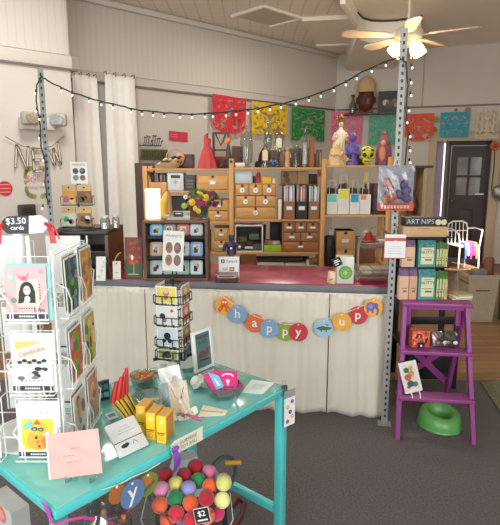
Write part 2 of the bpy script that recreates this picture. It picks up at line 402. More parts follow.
try: SC.cycles.use_denoising = True; SC.cycles.max_bounces = 10; SC.cycles.transparent_max_bounces = 16; SC.cycles.sample_clamp_indirect = 6
except Exception: pass
# ================================================================ COUNTER, CURTAINS, POSTS, STRING LIGHTS
ZC = .86
CR, CLF = F(397, 286.5, ZC), F(52, 277, ZC)
dC = (CR - CLF).normalized(); nC = Vector((dC.y, -dC.x, 0)); TC = math.atan2(dC.y, dC.x); LC = (CR - CLF).length
def CP(u, v, off=0): return PLN(u, v, CLF + nC * off, nC)
sC = lambda p: (p - CLF).dot(dC)
MAG = C((158, 34, 76), .28, var=.12, scale=9, coat=.4); GREYE = C((112, 110, 114), .5)
ct = thing('counter', 'long shop counter topped with shiny magenta cloth above cream curtains', 'counter', (CLF.x, CLF.y, 0), TC)
g = G(); g.bb(-.05, LC, .0, .62, ZC - .05, ZC - .006, GREYE, bev=.004); part('tabletop', g, ct)
g = G(); g.bb(-.04, LC - .005, -.002, .60, ZC - .006, ZC, MAG, bev=.002); part('top_cloth', g, ct, 'shiny magenta cloth')
for x in (.0, LC - .06):
    for y in (.06, .56):
        g = G(); g.bb(x, x + .04, y, y + .04, .0, ZC - .05, GREYE); part('leg', g, ct)
g = G(); g.tube([(0.02, -.012, ZC - .056), (LC - .004, -.012, ZC - .056)], .006, WHITE, n=8)
solo('curtain_rod', g, 'thin white rod holding the cream curtains under the counter edge', 'rod', (CLF.x, CLF.y, 0), TC)
def fold_sheet(L, z0f, z1, amp_top, amp_bot, nfold, seed, m, gather=.12, narrow=0.0, nu=120, nv=22):
    rnd = random.Random(seed); ph = [rnd.uniform(0, 6.28) for _ in range(6)]; fr = [nfold * k for k in (1, .53, 1.9, 3.1, .31)]
    ht = [(rnd.uniform(.5, 1)) for _ in range(6)]
    g = G()
    def fn(u, t):                     # t 0 = bottom, 1 = top
        a = amp_bot + (amp_top - amp_bot) * t
        y = a * (ht[0] * math.sin(6.28 * fr[0] * u + ph[0] + .5 * math.sin(3 * t + ph[5])) + .5 * ht[1] * math.sin(6.28 * fr[1] * u + ph[1]) * (1.2 - t) + .35 * ht[2] * math.sin(6.28 * fr[2] * u + ph[2])) 
        y += .35 * amp_top * math.sin(6.28 * fr[3] * u + ph[3]) * max(0, (t - (1 - gather * 3)) / (gather * 3))
        z0 = z0f(u); wx = 1 - narrow * t
        return ((u - .5) * L * wx + L / 2 + .012 * math.sin(6.28 * fr[4] * u + 4 * t) * math.sin(math.pi * u), y, z0 + (z1 - z0) * t)
    g.sheet(fn, nu, nv, m); return g
CLOTH = C((222, 212, 196), .9, var=.03, scale=5, bump=.12, bscale=300)
def solid(o, th=.003):
    m = o.modifiers.new('thickness', 'SOLIDIFY'); m.thickness = th; m.offset = 0; return o
sA, sB, sCx, sD = 0.0, sC(CP(149, 350)), sC(CP(328, 350)), sC(CP(389.5, 350))
for i, (a, b, z0, sd, lab) in enumerate(((sA + .02, sB - .006, .03, 3, 'cream curtain below the counter behind the white card rack'),
        (sB, sCx - .004, .012, 11, 'wide cream curtain below the counter behind the middle of the party bunting'),
        (sCx + .004, sD, .006, 23, 'narrow cream curtain under the counter beside the steel post by the purple ladder'))):
    L = b - a; g = fold_sheet(L, lambda u: z0 + .008 * math.sin(5 * u + i), ZC - .052, .014, .018, L * 6.0, sd, CLOTH)
    p = CLF + dC * a - nC * 0 + nC * .036
    solid(solo('curtain', g, lab, 'curtain', (p.x, p.y, 0), TC, 'cream curtains under the counter', smooth=80))
# party bunting strung across the curtain
bt = thing('letter_bunting', 'string of round cards spelling happy up pinned to the cream curtain', 'bunting', (0, 0, 0))
ORG, BLU, OLV, RD2, YEL = C((224, 112, 62)), C((136, 164, 198)), C((150, 162, 62)), C((200, 58, 66)), C((238, 170, 62))
discs = [(224.4, 305.3, YEL, 'octo', 'yellow round card with orange octopus'), (237.5, 314.3, BLU, 'h', 'blue round card with white letter h'), (254.6, 323.3, ORG, 'a', 'orange round card with white letter a'),
         (269.4, 328.7, BLU, 'p', 'blue round card with white letter p'), (285.2, 331.8, OLV, 'p', 'olive round card with white letter p'), (298.3, 332.2, RD2, 'y', 'red round card with white letter y'),
         (323.6, 328, C((160, 196, 216)), 'croc', 'pale blue round card with green crocodile'), (342, 322, YEL, 'u', 'yellow round card with white letter u'), (358, 315.4, RD2, 'p', 'red round card with white letter p'),
         (373.5, 307.6, YEL, 'ele', 'yellow round card with violet elephant')]
strp = [CP(219, 296, .075)]
for i, (u, v, m, t, lab) in enumerate(discs):
    off = .074 + .004 * (i % 2)
    c = CP(u, v, off); r = (CP(u + 9.6, v, off) - c).length
    g = G(); g.disc(0, 0, r, m, 0, .0015)
    s = r / .1
    if t == 'octo':
        OC = C((226, 96, 40))
        g.disc(.0 * s, .025 * s, .036 * s, OC, -.0015, rz=.045 * s)
        for k, (x0, x1, x2) in enumerate(((-.03, -.06, -.05), (-.012, -.03, -.045), (.012, .02, .03), (.03, .06, .07))):
            g.tube([(x0 * s, -.003, -.005 * s), (x1 * s, -.003, -.04 * s), (x2 * s, -.003, -.068 * s)], .008 * s, OC, n=5)
        for x in (-.012, .014): g.disc(x * s, .035 * s, .011 * s, WHITE, -.0022)
    elif t == 'croc':
        GR = C((70, 112, 62))
        g.poly([(-.085 * s, -.012 * s), (-.05 * s, .012 * s), (-.01 * s, .022 * s), (.04 * s, .014 * s), (.085 * s, .008 * s), (.085 * s, -.002 * s), (.05 * s, -.02 * s), (-.02 * s, -.026 * s)], GR, -.0015)
        for x in (-.03, .02): g.rect(x * s, -.042 * s, (x + .014) * s, -.018 * s, GR, -.0015)
        g.disc(.018 * s, .024 * s, .008 * s, WHITE, -.0022); g.rect(.015 * s, .03 * s, .05 * s, .045 * s, RD2, -.0015)
    elif t == 'ele':
        VI = C((112, 98, 168)); g.disc(-.03 * s, .012 * s, .048 * s, VI, -.0015); g.disc(.018 * s, .022 * s, .03 * s, VI, -.0016)
        g.disc(-.032 * s, .014 * s, .026 * s, C((150, 140, 196)), -.0022)
        g.tube([(.03 * s, -.003, .01 * s), (.05 * s, -.003, -.03 * s), (.035 * s, -.003, -.075 * s)], [.014 * s, .011 * s, .008 * s], VI, n=6); g.rect(-.07 * s, -.06 * s, -.05 * s, -.01 * s, VI, -.0015); g.rect(-.02 * s, -.06 * s, 0, -.01 * s, VI, -.0015)
    else: g.text(t, 0, .004 * s, .135 * s, WHITE, -.0016, bold=.012)
    g.disc(0, .082 * s, .007 * s, WHITE, -.0015)
    part('round_card', g, bt, lab, c, (0, 0, TC)); strp.append(CP(u, v - 7.5, off))
strp.append(CP(386, 297, .075))
g = G(); g.tube(strp, .0022, C((226, 216, 190)), n=5); part('string', g, bt, loc=(0, 0, 0))
# slotted steel posts
def post(label, ub, vb, ut, vt, Y, mat):
    b, t = P(ub, vb, Y), P(ut, vt, Y); b.z = 0.0
    x = (P(ub, vb, Y).x * .5 + t.x * .5); hgt = t.z
    o = thing('slotted_post', label, 'steel post', (x, Y, 0), R(-12), 'slotted steel posts holding the string lights')
    g = G(); w = .037; g.bb(-w / 2, w / 2, -.0015, .0015, 0, hgt, mat); g.bb(-w / 2, -w / 2 + .003, 0, w, 0, hgt, mat)
    hole = C((40, 40, 42))
    z = .05
    while z < hgt - .02:
        g.bb(-.005, .007, -.002, -.0014, z, z + .018, hole); z += .04
    part('angle_bar', g, o)
    g = G(); g.bb(-.04, .04, -.02, .05, 0, .004, mat); part('foot_plate', g, o)
    return o, Vector((x, Y, hgt))
postR, topR = post('tall slotted steel post standing at the counter end beside the purple ladder', 394, 280, 402, 28, CR.y - .125, C((160, 158, 154), .5, .15))
postL, topL = post('tall slotted steel post rising behind the white card rack at left', 52, 235, 40, 67, CLF.y - .13, C((150, 148, 146), .5, .15))
# string of fairy lights between the posts
sl = thing('string_lights', 'dark string of small clear bulbs swagged between the two steel posts', 'string lights', (0, 0, 0))
px = [(41, 76), (50, 82), (62, 88), (80, 95), (100, 101), (120, 106), (140, 110.5), (165, 113), (190, 114), (215, 113), (240, 110.5), (265, 107), (290, 102), (315, 95), (340, 84.5), (362, 72), (385, 62), (398, 57)]
YL = lambda u: CLF.y - .15 + (u - 41) / (398 - 41) * (CR.y - CLF.y)
main = [P(u, v, YL(u)) for u, v in px]
CORD = C((34, 40, 36), .6)
def wig(pts, n, amp, sd):
    rnd = random.Random(sd); out = []
    for a, b in zip(pts, pts[1:]):
        for k in range(n): q = a.lerp(b, k / n); out.append(q + Vector((0, rnd.uniform(-amp, amp), rnd.uniform(-amp, amp))))
    return out + [pts[-1]]
g = G(); g.tube(wig(main, 4, .003, 2), .0046, CORD, n=6); part('cord', g, sl)
YRt = CR.y - .15
dropR = [P(u, v, YRt) for u, v in ((398, 57), (406, 62), (408, 85), (406, 110), (408, 135), (406, 158), (404, 170))]
dropL = [P(u, v, YL(41)) for u, v in ((41, 76), (37, 84), (36, 100), (40, 125), (41, 146), (46, 165), (45, 182), (48, 205))]
g = G(); g.tube(wig(dropR, 6, .006, 3), .0042, CORD, n=6); part('cord', g, sl)
g = G(); g.tube(wig(dropL, 6, .005, 4), .0042, CORD, n=6); part('cord', g, sl)
BULB = EM((255, 246, 228), .75)
def bulb(p, dx=0):
    g = G(); g.cyl((0, 0, .004), (dx * .4, 0, -.014), .0055, CORD, n=8); g.ball((dx, 0, -.020), .0062, BULB, (1, 1, 1.4), n=8)
    part('bulb', g, sl, loc=p)
for u in (61, 72, 89, 101, 113, 131, 142, 153, 164, 180, 192, 205, 213, 226, 236, 248, 258, 270, 281, 296, 309, 321, 334, 346, 357, 372, 386):
    for (a, b) in zip(px, px[1:]):
        if a[0] <= u < b[0]: bulb(P(u, a[1] + (b[1] - a[1]) * (u - a[0]) / (b[0] - a[0]), YL(u)))
for u, v in ((411, 64), (410, 79), (410, 92), (408, 107), (406, 119), (409, 133), (409, 147), (409, 159)): bulb(P(u, v, YRt), .008)
for u, v in ((36, 90), (37, 108), (40, 116), (40, 135), (44, 157), (45, 181), (43, 205)): bulb(P(u, v, YL(41)), -.006)

# ================================================================ ON THE WALLS
# papel picado banners along the rail
def papel(u0, u1, v0, v1, wall, col, label, bottom, seed, tilt=0.0):
    PF, TT = (WA, TA) if wall == 'A' else (WB, TB)
    a, b = PF(u0, v0, .09), PF(u1, v0, .09); L = (b - a).length; c = PF((u0 + u1) / 2, v1, .09); hgt = (a.z + b.z) / 2 - c.z
    rnd = random.Random(seed); g = G(); nx, nz = 24, 22; m = C(col, .75, var=.06)
    cut = set()
    for _ in range(46):
        i, j = rnd.randrange(1, nx // 2), rnd.randrange(2, nz - 3)
        for (di, dj) in rnd.choice((((0, 0),), ((0, 0), (0, 1)), ((0, 0), (1, 0)))): cut.add((i + di, j + dj)); cut.add((nx - 1 - i - di, j + dj))
    for i in range(2, nx - 2, 3): cut.add((i, nz - 2))
    def pt(i, j):
        x = i / nx; z = j / nz; lo = 0
        if bottom == 'round': lo = hgt * .2 * (abs(2 * x - 1) ** 3)
        elif bottom == 'scallop': lo = hgt * .16 * (1 - abs(math.sin(math.pi * x * 2 + 0))) if True else 0
        elif bottom == 'notch': lo = hgt * .24 * max(0, 1 - abs(2 * x - 1) * 1.9) ** .5 
        elif bottom == 'fringe': lo = hgt * .05 * (i % 2)
        return (x * L, .006 * math.sin(9 * x + seed) * z, -hgt + lo * (1 - z) + hgt * z)
    vs, fs = [], []
    for j in range(nz + 1):
        for i in range(nx + 1): vs.append(pt(i, j))
    for j in range(nz):
        for i in range(nx):
            if (i, nz - 1 - j) not in cut: fs.append((j * (nx + 1) + i, j * (nx + 1) + i + 1, (j + 1) * (nx + 1) + i + 1, (j + 1) * (nx + 1) + i))
    g.add(vs, fs, m)
    o = solo('paper_banner', g, label, 'paper banner', a, TT, 'cut paper banners hung along the wall rail', smooth=0)
    o.rotation_euler = (0, tilt, TT); solid(o, .0015); return o
papel(213, 246, 93.5, 131, 'A', (214, 38, 54), 'red cut paper banner hung on the rail, nearest to the curtain sheets', 'round', 1, R(2))
papel(252, 287, 101, 133, 'A', (226, 182, 30), 'golden yellow cut paper banner above the clear apothecary jars', 'fringe', 2)
papel(292, 325, 107, 139, 'A', (30, 138, 62), 'deep green scalloped paper banner above the tall bottle', 'notch', 3)
papel(332, 362, 112, 145, 'B', (226, 108, 144), 'pink cut paper banner behind the white robed statuette', 'fringe', 4)
papel(369.5, 398, 114, 146, 'B', (74, 172, 140), 'mint green cut paper banner below the framed picture', 'fringe', 5)
papel(405.5, 434.5, 114, 141, 'B', (222, 82, 50), 'orange red rounded cut paper banner beside the steel post', 'round', 6)
papel(441, 470, 112.5, 138, 'B', (44, 150, 172), 'turquoise blue cut paper banner above the dark doorway', 'fringe', 7)
papel(477, 500.5, 109, 140, 'B', (204, 190, 166), 'pale cream cut paper banner at the far right of the wall', 'fringe', 8)
for i, (u, v, c, lab) in enumerate(((436.5, 119.5, (120, 150, 80), 'small green paper dot on wall beside the orange banner'), (434.5, 130, (140, 110, 84), 'small brown paper dot on wall below the green dot'),
        (468, 110, (150, 120, 96), 'small brown paper dot above the blue banner corner'), (456, 110, (170, 80, 60), 'tiny red paper dot above the middle of blue banner'))):
    g = G(); g.disc(0, 0, (.045, .045, .045, .025)[i], C(c), 0, .002); solo('paper_dot', g, lab, 'paper decoration', WB(u, v, .04), TB, 'round paper dots on the wall')
g = G(); OR2 = C((196, 84, 44)); p = WB(495, 146, .05)
for k in range(7): g.ball((.045 * math.cos(k * .9), -.01, .045 * math.sin(k * .9)), .03, OR2, (1, .5, 1), 8)
g.ball((0, -.02, 0), .03, C((150, 54, 30)), (1, .6, 1), 8)
g.tube([(0, 0, -.04), (.01, .0, -.3), (0, .0, -.7)], .007, C((60, 50, 36)), n=6); solo('paper_flower', g, 'orange paper flower on a long dark stem at the right of the doorway', 'flower', p, TB)
# small ledge on the right back wall with bottle, mask, picture
LZ = WB(365, 113.5, .12).z
a, b = WB(345, 112, .11), WB(398, 112, .11)
g = G(); g.bb(0, (b - a).length, -.0, .21, -.025, 0, DARKWOODX); q = a + nB * .12
g.T = Matrix.Identity(4)
solo('wall_shelf', g, 'small dark ledge on the back wall carrying mask, bottle and picture', 'shelf', (q.x, q.y, LZ), TB)
q = WB(352.5, 112, .21); g = G(); g.lathe([(.062, 0), (.066, .02), (.066, .13), (.03, .19), (.022, .25), (.028, .255), (.028, .265)], CLEAR((190, 200, 196), .3), n=16); g.lathe([(.03, .266), (.03, .30)], C((60, 50, 44)), n=10)
solo('glass_bottle', g, 'short clear glass bottle on the wall ledge beside the carved mask', 'bottle', (q.x, q.y, LZ + .001))
q = WB(365.5, 112, .21); mk = thing('carved_mask', 'carved red brown face mask with a tan hat on the wall ledge', 'mask', (q.x, q.y, LZ + .001), TB)
FACE = C((92, 36, 26), .45, var=.2)
g = G(); g.ball((0, 0, .21), .15, FACE, (.95, .6, 1.35), 18); g.ball((0, -.09, .2), .035, FACE, (.7, 1, 1.6), 10)
for s in (-1, 1): g.ball((s * .05, -.085, .25), .022, INK, (1.3, .5, .7), 8); g.ball((s * .145, 0, .2), .04, FACE, (.5, .6, 1.4), 8)
g.ball((0, -.09, .11), .04, C((70, 22, 18)), (1.3, .4, .5), 8); g.bb(-.12, .12, -.02, .06, .0, .05, C((140, 60, 36)), bev=.02); part('face', g, mk)
g = G(); g.lathe([(.14, .33), (.15, .35), (.145, .37), (.15, .44), (.115, .52), (.06, .57), (.018, .585), (.012, .62), (.004, .625)], C((196, 168, 124), .8, bump=.3, bscale=40), n=18, sy=.7); part('hat', g, mk)
q = WB(389, 112, .22); pf = thing('framed_picture', 'black framed dark picture on the wall ledge beside the steel post', 'picture', (q.x, q.y, LZ + .001), TB)
def frame_parts(o, w, h, bw, mf, art, lean=0.0, th=.02):
    g = G(); 
    for r in ((-w / 2, w / 2, 0, bw), (-w / 2, w / 2, h - bw, h), (-w / 2, -w / 2 + bw, bw, h - bw), (w / 2 - bw, w / 2, bw, h - bw)): g.bb(r[0], r[1], -th / 2, th / 2, r[2], r[3], mf)
    part('frame', g, o, rot=(-lean, 0, 0)); g = G(); art(g, w - 2 * bw, h - 2 * bw, bw); part('picture', g, o, rot=(-lean, 0, 0))
def art_dark(g, w, h, b):
    g.bb(-w / 2, w / 2, -.004, .006, b, b + h, C((58, 50, 46))); 
    for x, z, r, c in ((-.06, .12, .05, (196, 184, 170)), (.08, .14, .04, (120, 104, 92)), (0, .09, .06, (92, 80, 72)), (.1, .08, .03, (150, 136, 120))): g.disc(x, z + b, r, C(c), -.004)
frame_parts(pf, .36, .33, .03, BLACK, art_dark)
# pink sign, green twig sign, emergency light, NEW letters, stickers
g = G(); p = WA(178.5, 136.5, .01); L = (WA(188, 137, .01) - WA(169.5, 135.5, .01)).length; hh = .062
g.prism([(-L / 2, -hh), (L / 2, -hh), (L / 2, hh), (-L / 2, hh)], -.003, 0, C((208, 48, 84))); 
for k in range(2): g.rect(-L * .4, .018 - k * .03, -L * .05, .024 - k * .03, C((236, 150, 170)), -.003)
o = solo('wall_sign', g, 'pink rectangular sign on the back wall above the shelf', 'sign', p, TA, rot=(0, R(2), TA))
p = WA(154, 155, .05); L = (WA(167, 155, .05) - WA(140, 155, .05)).length
o = thing('wall_plaque', 'mossy green plaque with leafy twigs on a bar on wall beside the curtain sheets', 'plaque', p, TA)
MOSS = C((92, 92, 48), .9, var=.3, scale=30)
g = G(); g.bb(-L / 2, L / 2, -.025, .0, -.06, .07, MOSS, bev=.012)
for k in range(9):
    x = -L * .42 + L * .84 * k / 8; g.tube([(x - .014, -.027, -.04), (x + .012, -.03, .01), (x + .0, -.027, .05)], .008, C((52, 52, 28)), n=5)
part('board', g, o)
g = G(); g.bb(-L / 2 - .02, L / 2 - .1, -.02, .0, .11, .122, INK); part('bar', g, o)
g = G(); rnd = random.Random(5)
for k in range(9):
    x = -L * .38 + L * .62 * k / 8; z = .13 + rnd.uniform(.03, .1); g.tube([(x, -.012, .12), (x + .02, -.014, z)], .004, INK, n=5); g.ball((x + .022, -.015, z + .01), .018, INK, (1, .35, .5), 8, (0, rnd.uniform(-1, 1), 0))
part('twigs', g, o)
p = NW(37, 124, .01); em = thing('emergency_light', 'cream twin headed emergency light on the left wall behind the steel post', 'emergency light', p, TA)
L = (NW(56, 124, .01) - NW(19, 124, .01)).length
g = G(); g.bb(-L / 2, L / 2 - .04, -.09, .0, -.06, .055, C((206, 197, 180), .5), bev=.012); part('housing', g, em)
for x, rz in ((-L / 2 + .07, .25), (L / 2 - .01, -.7)):
    g = G(); g.T = MT((x, -.1, .04), (0, 0, rz)); g.bb(-.085, .085, -.05, .03, -.06, .06, C((168, 162, 150), .5), bev=.025); g.lathe([(.0, 0), (.05, .002), (.055, .012)], C((170, 170, 168), .12, .8), n=18, sx=1.25) if False else None
    g.prism([(.068 * math.cos(k * .3142), .046 * math.sin(k * .3142)) for k in range(20)], -.056, -.049, C((120, 118, 114), .25, .7, var=.4, scale=40)); part('lamp_head', g, em, 'lamp head with silvery reflector')
p = NW(45, 148, .02)
nb = thing('new_letters', 'string of wire outlined letters spelling new on the left wall', 'letter banner', p, TA)
LM = C((112, 92, 72), .6)
def stroke(g, pts, w=.011, y=-.01): g.tube([(x, y, z) for x, z in pts], w, LM, n=6)
lets = {'N': [[(-.075, -.13), (-.075, .13)], [(-.075, .13), (.075, -.13)], [(.075, -.13), (.075, .13)]], 'E': [[(-.06, -.13), (-.06, .13)], [(-.06, .13), (.06, .12)], [(-.06, 0), (.035, 0)], [(-.06, -.13), (.06, -.125)]],
        'W': [[(-.09, .13), (-.045, -.13)], [(-.045, -.13), (0, .07)], [(0, .07), (.045, -.13)], [(.045, -.13), (.09, .13)]]}
for ch, u, v, rt in (('N', 21.5, 157, -.12), ('E', 37.5, 160, 0), ('W', 54.5, 154.5, .22)):
    q = NW(u, v, .02) - p; q = Vector((q.dot(dA), 0, q.z)); g = G()
    for s in lets[ch]:
        (x0, z0), (x1, z1) = s; d = Vector((x1 - x0, z1 - z0)).normalized(); nx_, nz_ = -d.y * .013, d.x * .013
        for k in (-1, 1): stroke(g, [(x0 + nx_ * k, z0 + nz_ * k), (x1 + nx_ * k, z1 + nz_ * k)], .0045)
        stroke(g, [(x0 + nx_, z0 + nz_), (x0 - nx_, z0 - nz_)], .006); stroke(g, [(x1 + nx_, z1 + nz_), (x1 - nx_, z1 - nz_)], .006)
        g.box(((x0 + x1) / 2, -.006, (z0 + z1) / 2), (.026, .004, (Vector((x1 - x0, z1 - z0)).length)), C((226, 214, 196)), (0, math.atan2(d.x, d.y), 0))
    for q_ in g.v: q_.x *= .72; q_.z *= .82
    part('letter', g, nb, loc=q, rot=(0, -rt, 0))
g = G(); pts = [NW(u, v, .03) - p for u, v in ((5, 136.5), (13, 141), (22, 146), (38, 149), (52, 146), (64, 136))]
g.tube([(q.dot(dA), -.01, q.z) for q in pts], .004, C((140, 118, 90)), n=5); part('string', g, nb)
p = NW(37.5, 182, .006); L = (NW(50, 182, .006) - NW(25, 182, .006)).length; g = G()
for k in range(34):
    a = k / 34 * 6.283; x, z = L * .47 * math.copysign(abs(math.cos(a)) ** .5, math.cos(a)), .135 * math.copysign(abs(math.sin(a)) ** .5, math.sin(a))
    g.disc(x, z, .016, C((136, 160, 84)) if k % 4 else C((190, 120, 60)), 0, .001, 8, rz=.024)
g.text('Stylish', 0, .03, .085, C((206, 110, 118)), 0); g.text('things here', 0, -.05, .042, C((206, 130, 130)), 0)
g.v, g.f, g.mi = g.v, g.f, g.mi
solo('wall_decal', g, 'leaf bordered wall sticker with pink lettering behind the steel post', 'sticker', p, TA)
p = NW(5, 188.5, .006); g = G(); g.disc(0, 0, .068, C((186, 46, 56)), 0, .002)
for k in range(3): g.rect(-.05, .03 - k * .035, .05, .042 - k * .035, C((226, 130, 130)), -.002)
solo('round_sticker', g, 'round red sticker on the left wall at picture edge', 'sticker', p, TA)
p = NW(26, 212, .006); g = G(); g.bb(-.08, .08, -.05, 0, -.075, .075, C((64, 52, 44), .5), bev=.01); g.rect(-.05, -.01, .05, .045, C((44, 36, 32)), -.05, .004)
solo('wall_box', g, 'small dark brown box on the left wall behind the black price tag', 'box', p, TA)
# white sheets hung from the rail
def hung(u0, u1, vt, nf, sd, label, narrow, drop=2.4):
    a, b = WA(u0, vt, .10), WA(u1, vt, .10); L = (b - a).length
    o = thing('hung_sheet', label, 'curtain', (a.x, a.y, 0), TA, 'white sheets hooked on the wall rail')
    z1 = a.z; g = fold_sheet(L, lambda u: .05, z1 - .02, .012, .028, nf, sd, C((250, 247, 241), .9, var=.02, bump=.06), narrow=narrow, nu=70, nv=24)
    solid(part('sheet', g, o, smooth=80)); n = 4
    for k in range(n):
        x = L * (.5 + (k / (n - 1) - .5) * (1 - narrow) * .92); g = G(); g.tube([(x, .06, z1 + .0), (x, -.01, z1 + .01), (x, -.014, z1 - .01), (x, 0, z1 - .035)], .004, INK, n=5); part('hook', g, o)
hung(71, 98, 72, 1.3, 4, 'slim white sheet hung from wall rail beside the left wall end', .12)
hung(102, 137, 71.5, 1.7, 9, 'wide white sheet hung from wall rail, behind the dark hutch', .14)
# ================================================================ PINE SHELVING BEHIND THE COUNTER
YS, DS = 5.0, .32
zv = lambda v, Y=YS: P(250, v, Y).z
xv = lambda u, Y=YS, v=210: P(u, v, Y).x
X1, X2, X3, X4 = xv(146), xv(231.5), xv(323), xv(388.5)
ZT = {1: zv(168.5), 2: zv(167.5), 3: zv(165.5)}
sh = thing('pine_shelving', 'tall open pine shelving of three bays behind the magenta counter', 'shelving', ((X1 + X4) / 2, YS, 0))
def local(o, g): g.T = Matrix.Translation(-Vector(o.location)); return g
for x, vt in ((X1, 166), (X2, 158.5), (X3, 159), (X4, 157)):
    g = local(sh, G()); zt = zv(vt)
    for y in (YS, YS + DS - .035): g.bb(x - .022, x + .022, y, y + .035, 0, zt, PINE, bev=.004)
    for z in (.15, .6, 1.1, 1.5): g.bb(x - .014, x + .014, YS + .035, YS + DS - .035, z, z + .04, PINE)
    for k in range(26): g.bb(x - .004, x + .004, YS + .012, YS + .013, .2, .21, PINE) if False else None
    if vt == 158.5: g.T = g.T @ MT((x, YS - .0005, zt - .03)); g.disc(0, 0, .014, INK, 0, .001)
    part('side_frame', g, sh)
boards = [(X1, X2, ZT[1]), (X2, X3, ZT[2]), (X3, X4, ZT[3]), (X1, X2, zv(191)), (X1, X2, zv(222)), (X1, X2, zv(253)), (X2, X3, zv(219.5)), (X2, X3, zv(252.5)), (X3, X4, zv(215)), (X1, X2, .25), (X2, X3, zv(271)), (X3, X4, zv(268)), (X2, X3, .2), (X3, X4, .2)]
for a, b, z in boards:
    g = local(sh, G()); g.bb(a + .023, b - .023, YS + .003, YS + DS, z - .02, z, PINEX, bev=.003); part('shelf', g, sh)
g = local(sh, G())
for a, b in ((.3, .9),): g.bb(X1 + .03, X2 - .03, YS + DS - .004, YS + DS - .001, .3, .34, PINE)
part('brace', g, sh)
def onS(u0, u1, v0, zb, Y=YS + .02): return P(u0, v0, Y).x, P(u1, v0, Y).x, P((u0 + u1) / 2, v0, Y).z - zb
TAGW = C((240, 238, 232)); HOLE = C((22, 18, 16))
def mini_chest(u0, u1, v0, zb, rows, label, wood, woodx, style, Y=YS + .02, dep=.24, group='small wooden drawer chests'):
    x0, x1, h = onS(u0, u1, v0, zb, Y); w = x1 - x0
    o = thing('drawer_chest', label, 'small drawer chest', ((x0 + x1) / 2, Y, zb + .001), 0, group)
    g = G(); t = .008
    g.bb(-w / 2, w / 2, 0, dep, 0, t, woodx); g.bb(-w / 2, w / 2, 0, dep, h - t, h, woodx); g.bb(-w / 2, -w / 2 + t, 0, dep, t, h - t, wood); g.bb(w / 2 - t, w / 2, 0, dep, t, h - t, wood); g.bb(-w / 2 + t, w / 2 - t, dep - .006, dep, t, h - t, wood)
    part('body', g, o); tot = sum(1.0 for r in rows); z = h - t
    hs = (h - 2 * t) / len(rows)
    for r in rows:
        dw = (w - 2 * t) / r; z -= hs
        for k in range(r):
            cx = -w / 2 + t + dw * (k + .5); g = G(); g.bb(-dw / 2 + .003, dw / 2 - .003, -.004, dep - .02, .003, hs - .003, woodx, bev=.002)
            d = part('drawer', g, o, loc=(cx, 0, z)); g = G(); g.disc(0, hs - .016, .013, HOLE, -.0045, .0008, 14); part('finger_hole', g, d)
            g = G()
            if style == 'round':
                g.disc(0, hs * .48, .024, TAGW, -.006, .003, 18); g.disc(0, hs * .48, .008, C((130, 120, 116)), -.009, .0006, 10)
            else: g.prism([(-.03, hs * .36), (.03, hs * .36), (.03, hs * .64), (-.03, hs * .64)], -.008, -.0045, C((170, 168, 166), .4, .4)); g.rect(-.022, hs * .42, .022, hs * .58, TAGW, -.008)
            part('label_tag' if style == 'round' else 'label_holder', g, d)
    return o
WCH = WOOD((206, 150, 84), .5); WCHX = WOOD((206, 150, 84), .5, axis=0); WCD = WOOD((164, 104, 56), .5); WCDX = WOOD((164, 104, 56), .5, axis=0)
z2 = zv(219.5); z2b = zv(252.5)
mini_chest(234.8, 276.5, 183.5, z2, (3, 2, 1), 'light pine drawer chest with round white tags on middle bay shelf', WCH, WCHX, 'round')
mini_chest(282.5, 319.5, 222, z2b, (3, 2, 1), 'honey brown drawer chest with metal label holders under the magazine files', WCD, WCDX, 'plate')
mini_chest(196.5, 228.8, 174.5, zv(191), (1,), 'single drawer pine chest below shelf top at the left bay', WCH, WCHX, 'plate')
mini_chest(207, 228.8, 200, zv(222), (1, 1), 'two drawer pine chest partly behind the flower bouquet', WCH, WCHX, 'plate')
mini_chest(213.5, 228.8, 228, zv(253), (1, 1), 'narrow two drawer pine chest beside the tin display case', WCH, WCHX, 'plate')
def boxy(name, label, cat, u0, u1, v0, zb, m, Y=YS + .02, dep=.22, group=None, bev=.003, deco=None, lid=None):
    x0, x1, h = onS(u0, u1, v0, zb, Y); g = G(); w = x1 - x0
    g.bb(-w / 2, w / 2, 0, dep, 0, h, m, bev=bev)
    if deco: deco(g, w, h)
    return solo(name, g, label, cat, ((x0 + x1) / 2, Y, zb + .001), 0, group)
# left bay, upper shelf
def bin_deco(g, w, h):
    g.bb(-w * .28, w * .28, -.004, 0, h * .72, h * .88, C((60, 58, 56))); g.rect(-w * .3, h * .1, w * .3, h * .6, C((206, 208, 208)), -.002); g.text('*', 0, h * .35, .1, C((120, 124, 128)), -.003)
z1 = zv(191)
boxy('storage_bin', 'white plastic bin with a dark handle slot in the left bay', 'bin', 167, 183.5, 173, z1, C((208, 208, 206)), deco=bin_deco, bev=.01)
boxy('dark_bin', 'dark grey bin beside the white bin in the left bay', 'bin', 184.5, 195, 175.5, z1, C((70, 66, 64)), deco=lambda g, w, h: [g.rect(-w * .3, h * .2 + k * .03, w * .3, h * .2 + k * .03 + .012, C((120, 112, 104)), 0, .002) for k in range(3)])
boxy('pine_box', 'low pine box with tools in it at the end of left bay', 'box', 148.8, 166.5, 182.5, z1, WCH, YS + .02, .24)
rnd = random.Random(3)
for k, (u, c) in enumerate(((151.5, (60, 54, 52)), (155, (150, 140, 130)), (158.5, (50, 46, 50)), (162, (120, 84, 60)), (165, (70, 66, 64)))):
    g = G(); g.cyl((0, 0, 0), (rnd.uniform(-.02, .02), 0, .07), .011, C(c), n=8); g.ball((0, 0, .075), .018, C(c), (1, 1, .8), 8)
    solo('hand_tool', g, ('dark brush tip', 'pale grey brush tip', 'black brush tip', 'brown wooden brush tip', 'grey brush tip')[k] + ' poking out of the low pine box', 'tool', (xv(u), YS + .1, P(u, 182.5, YS + .02).z + .003), 0, 'tools in the low pine box')
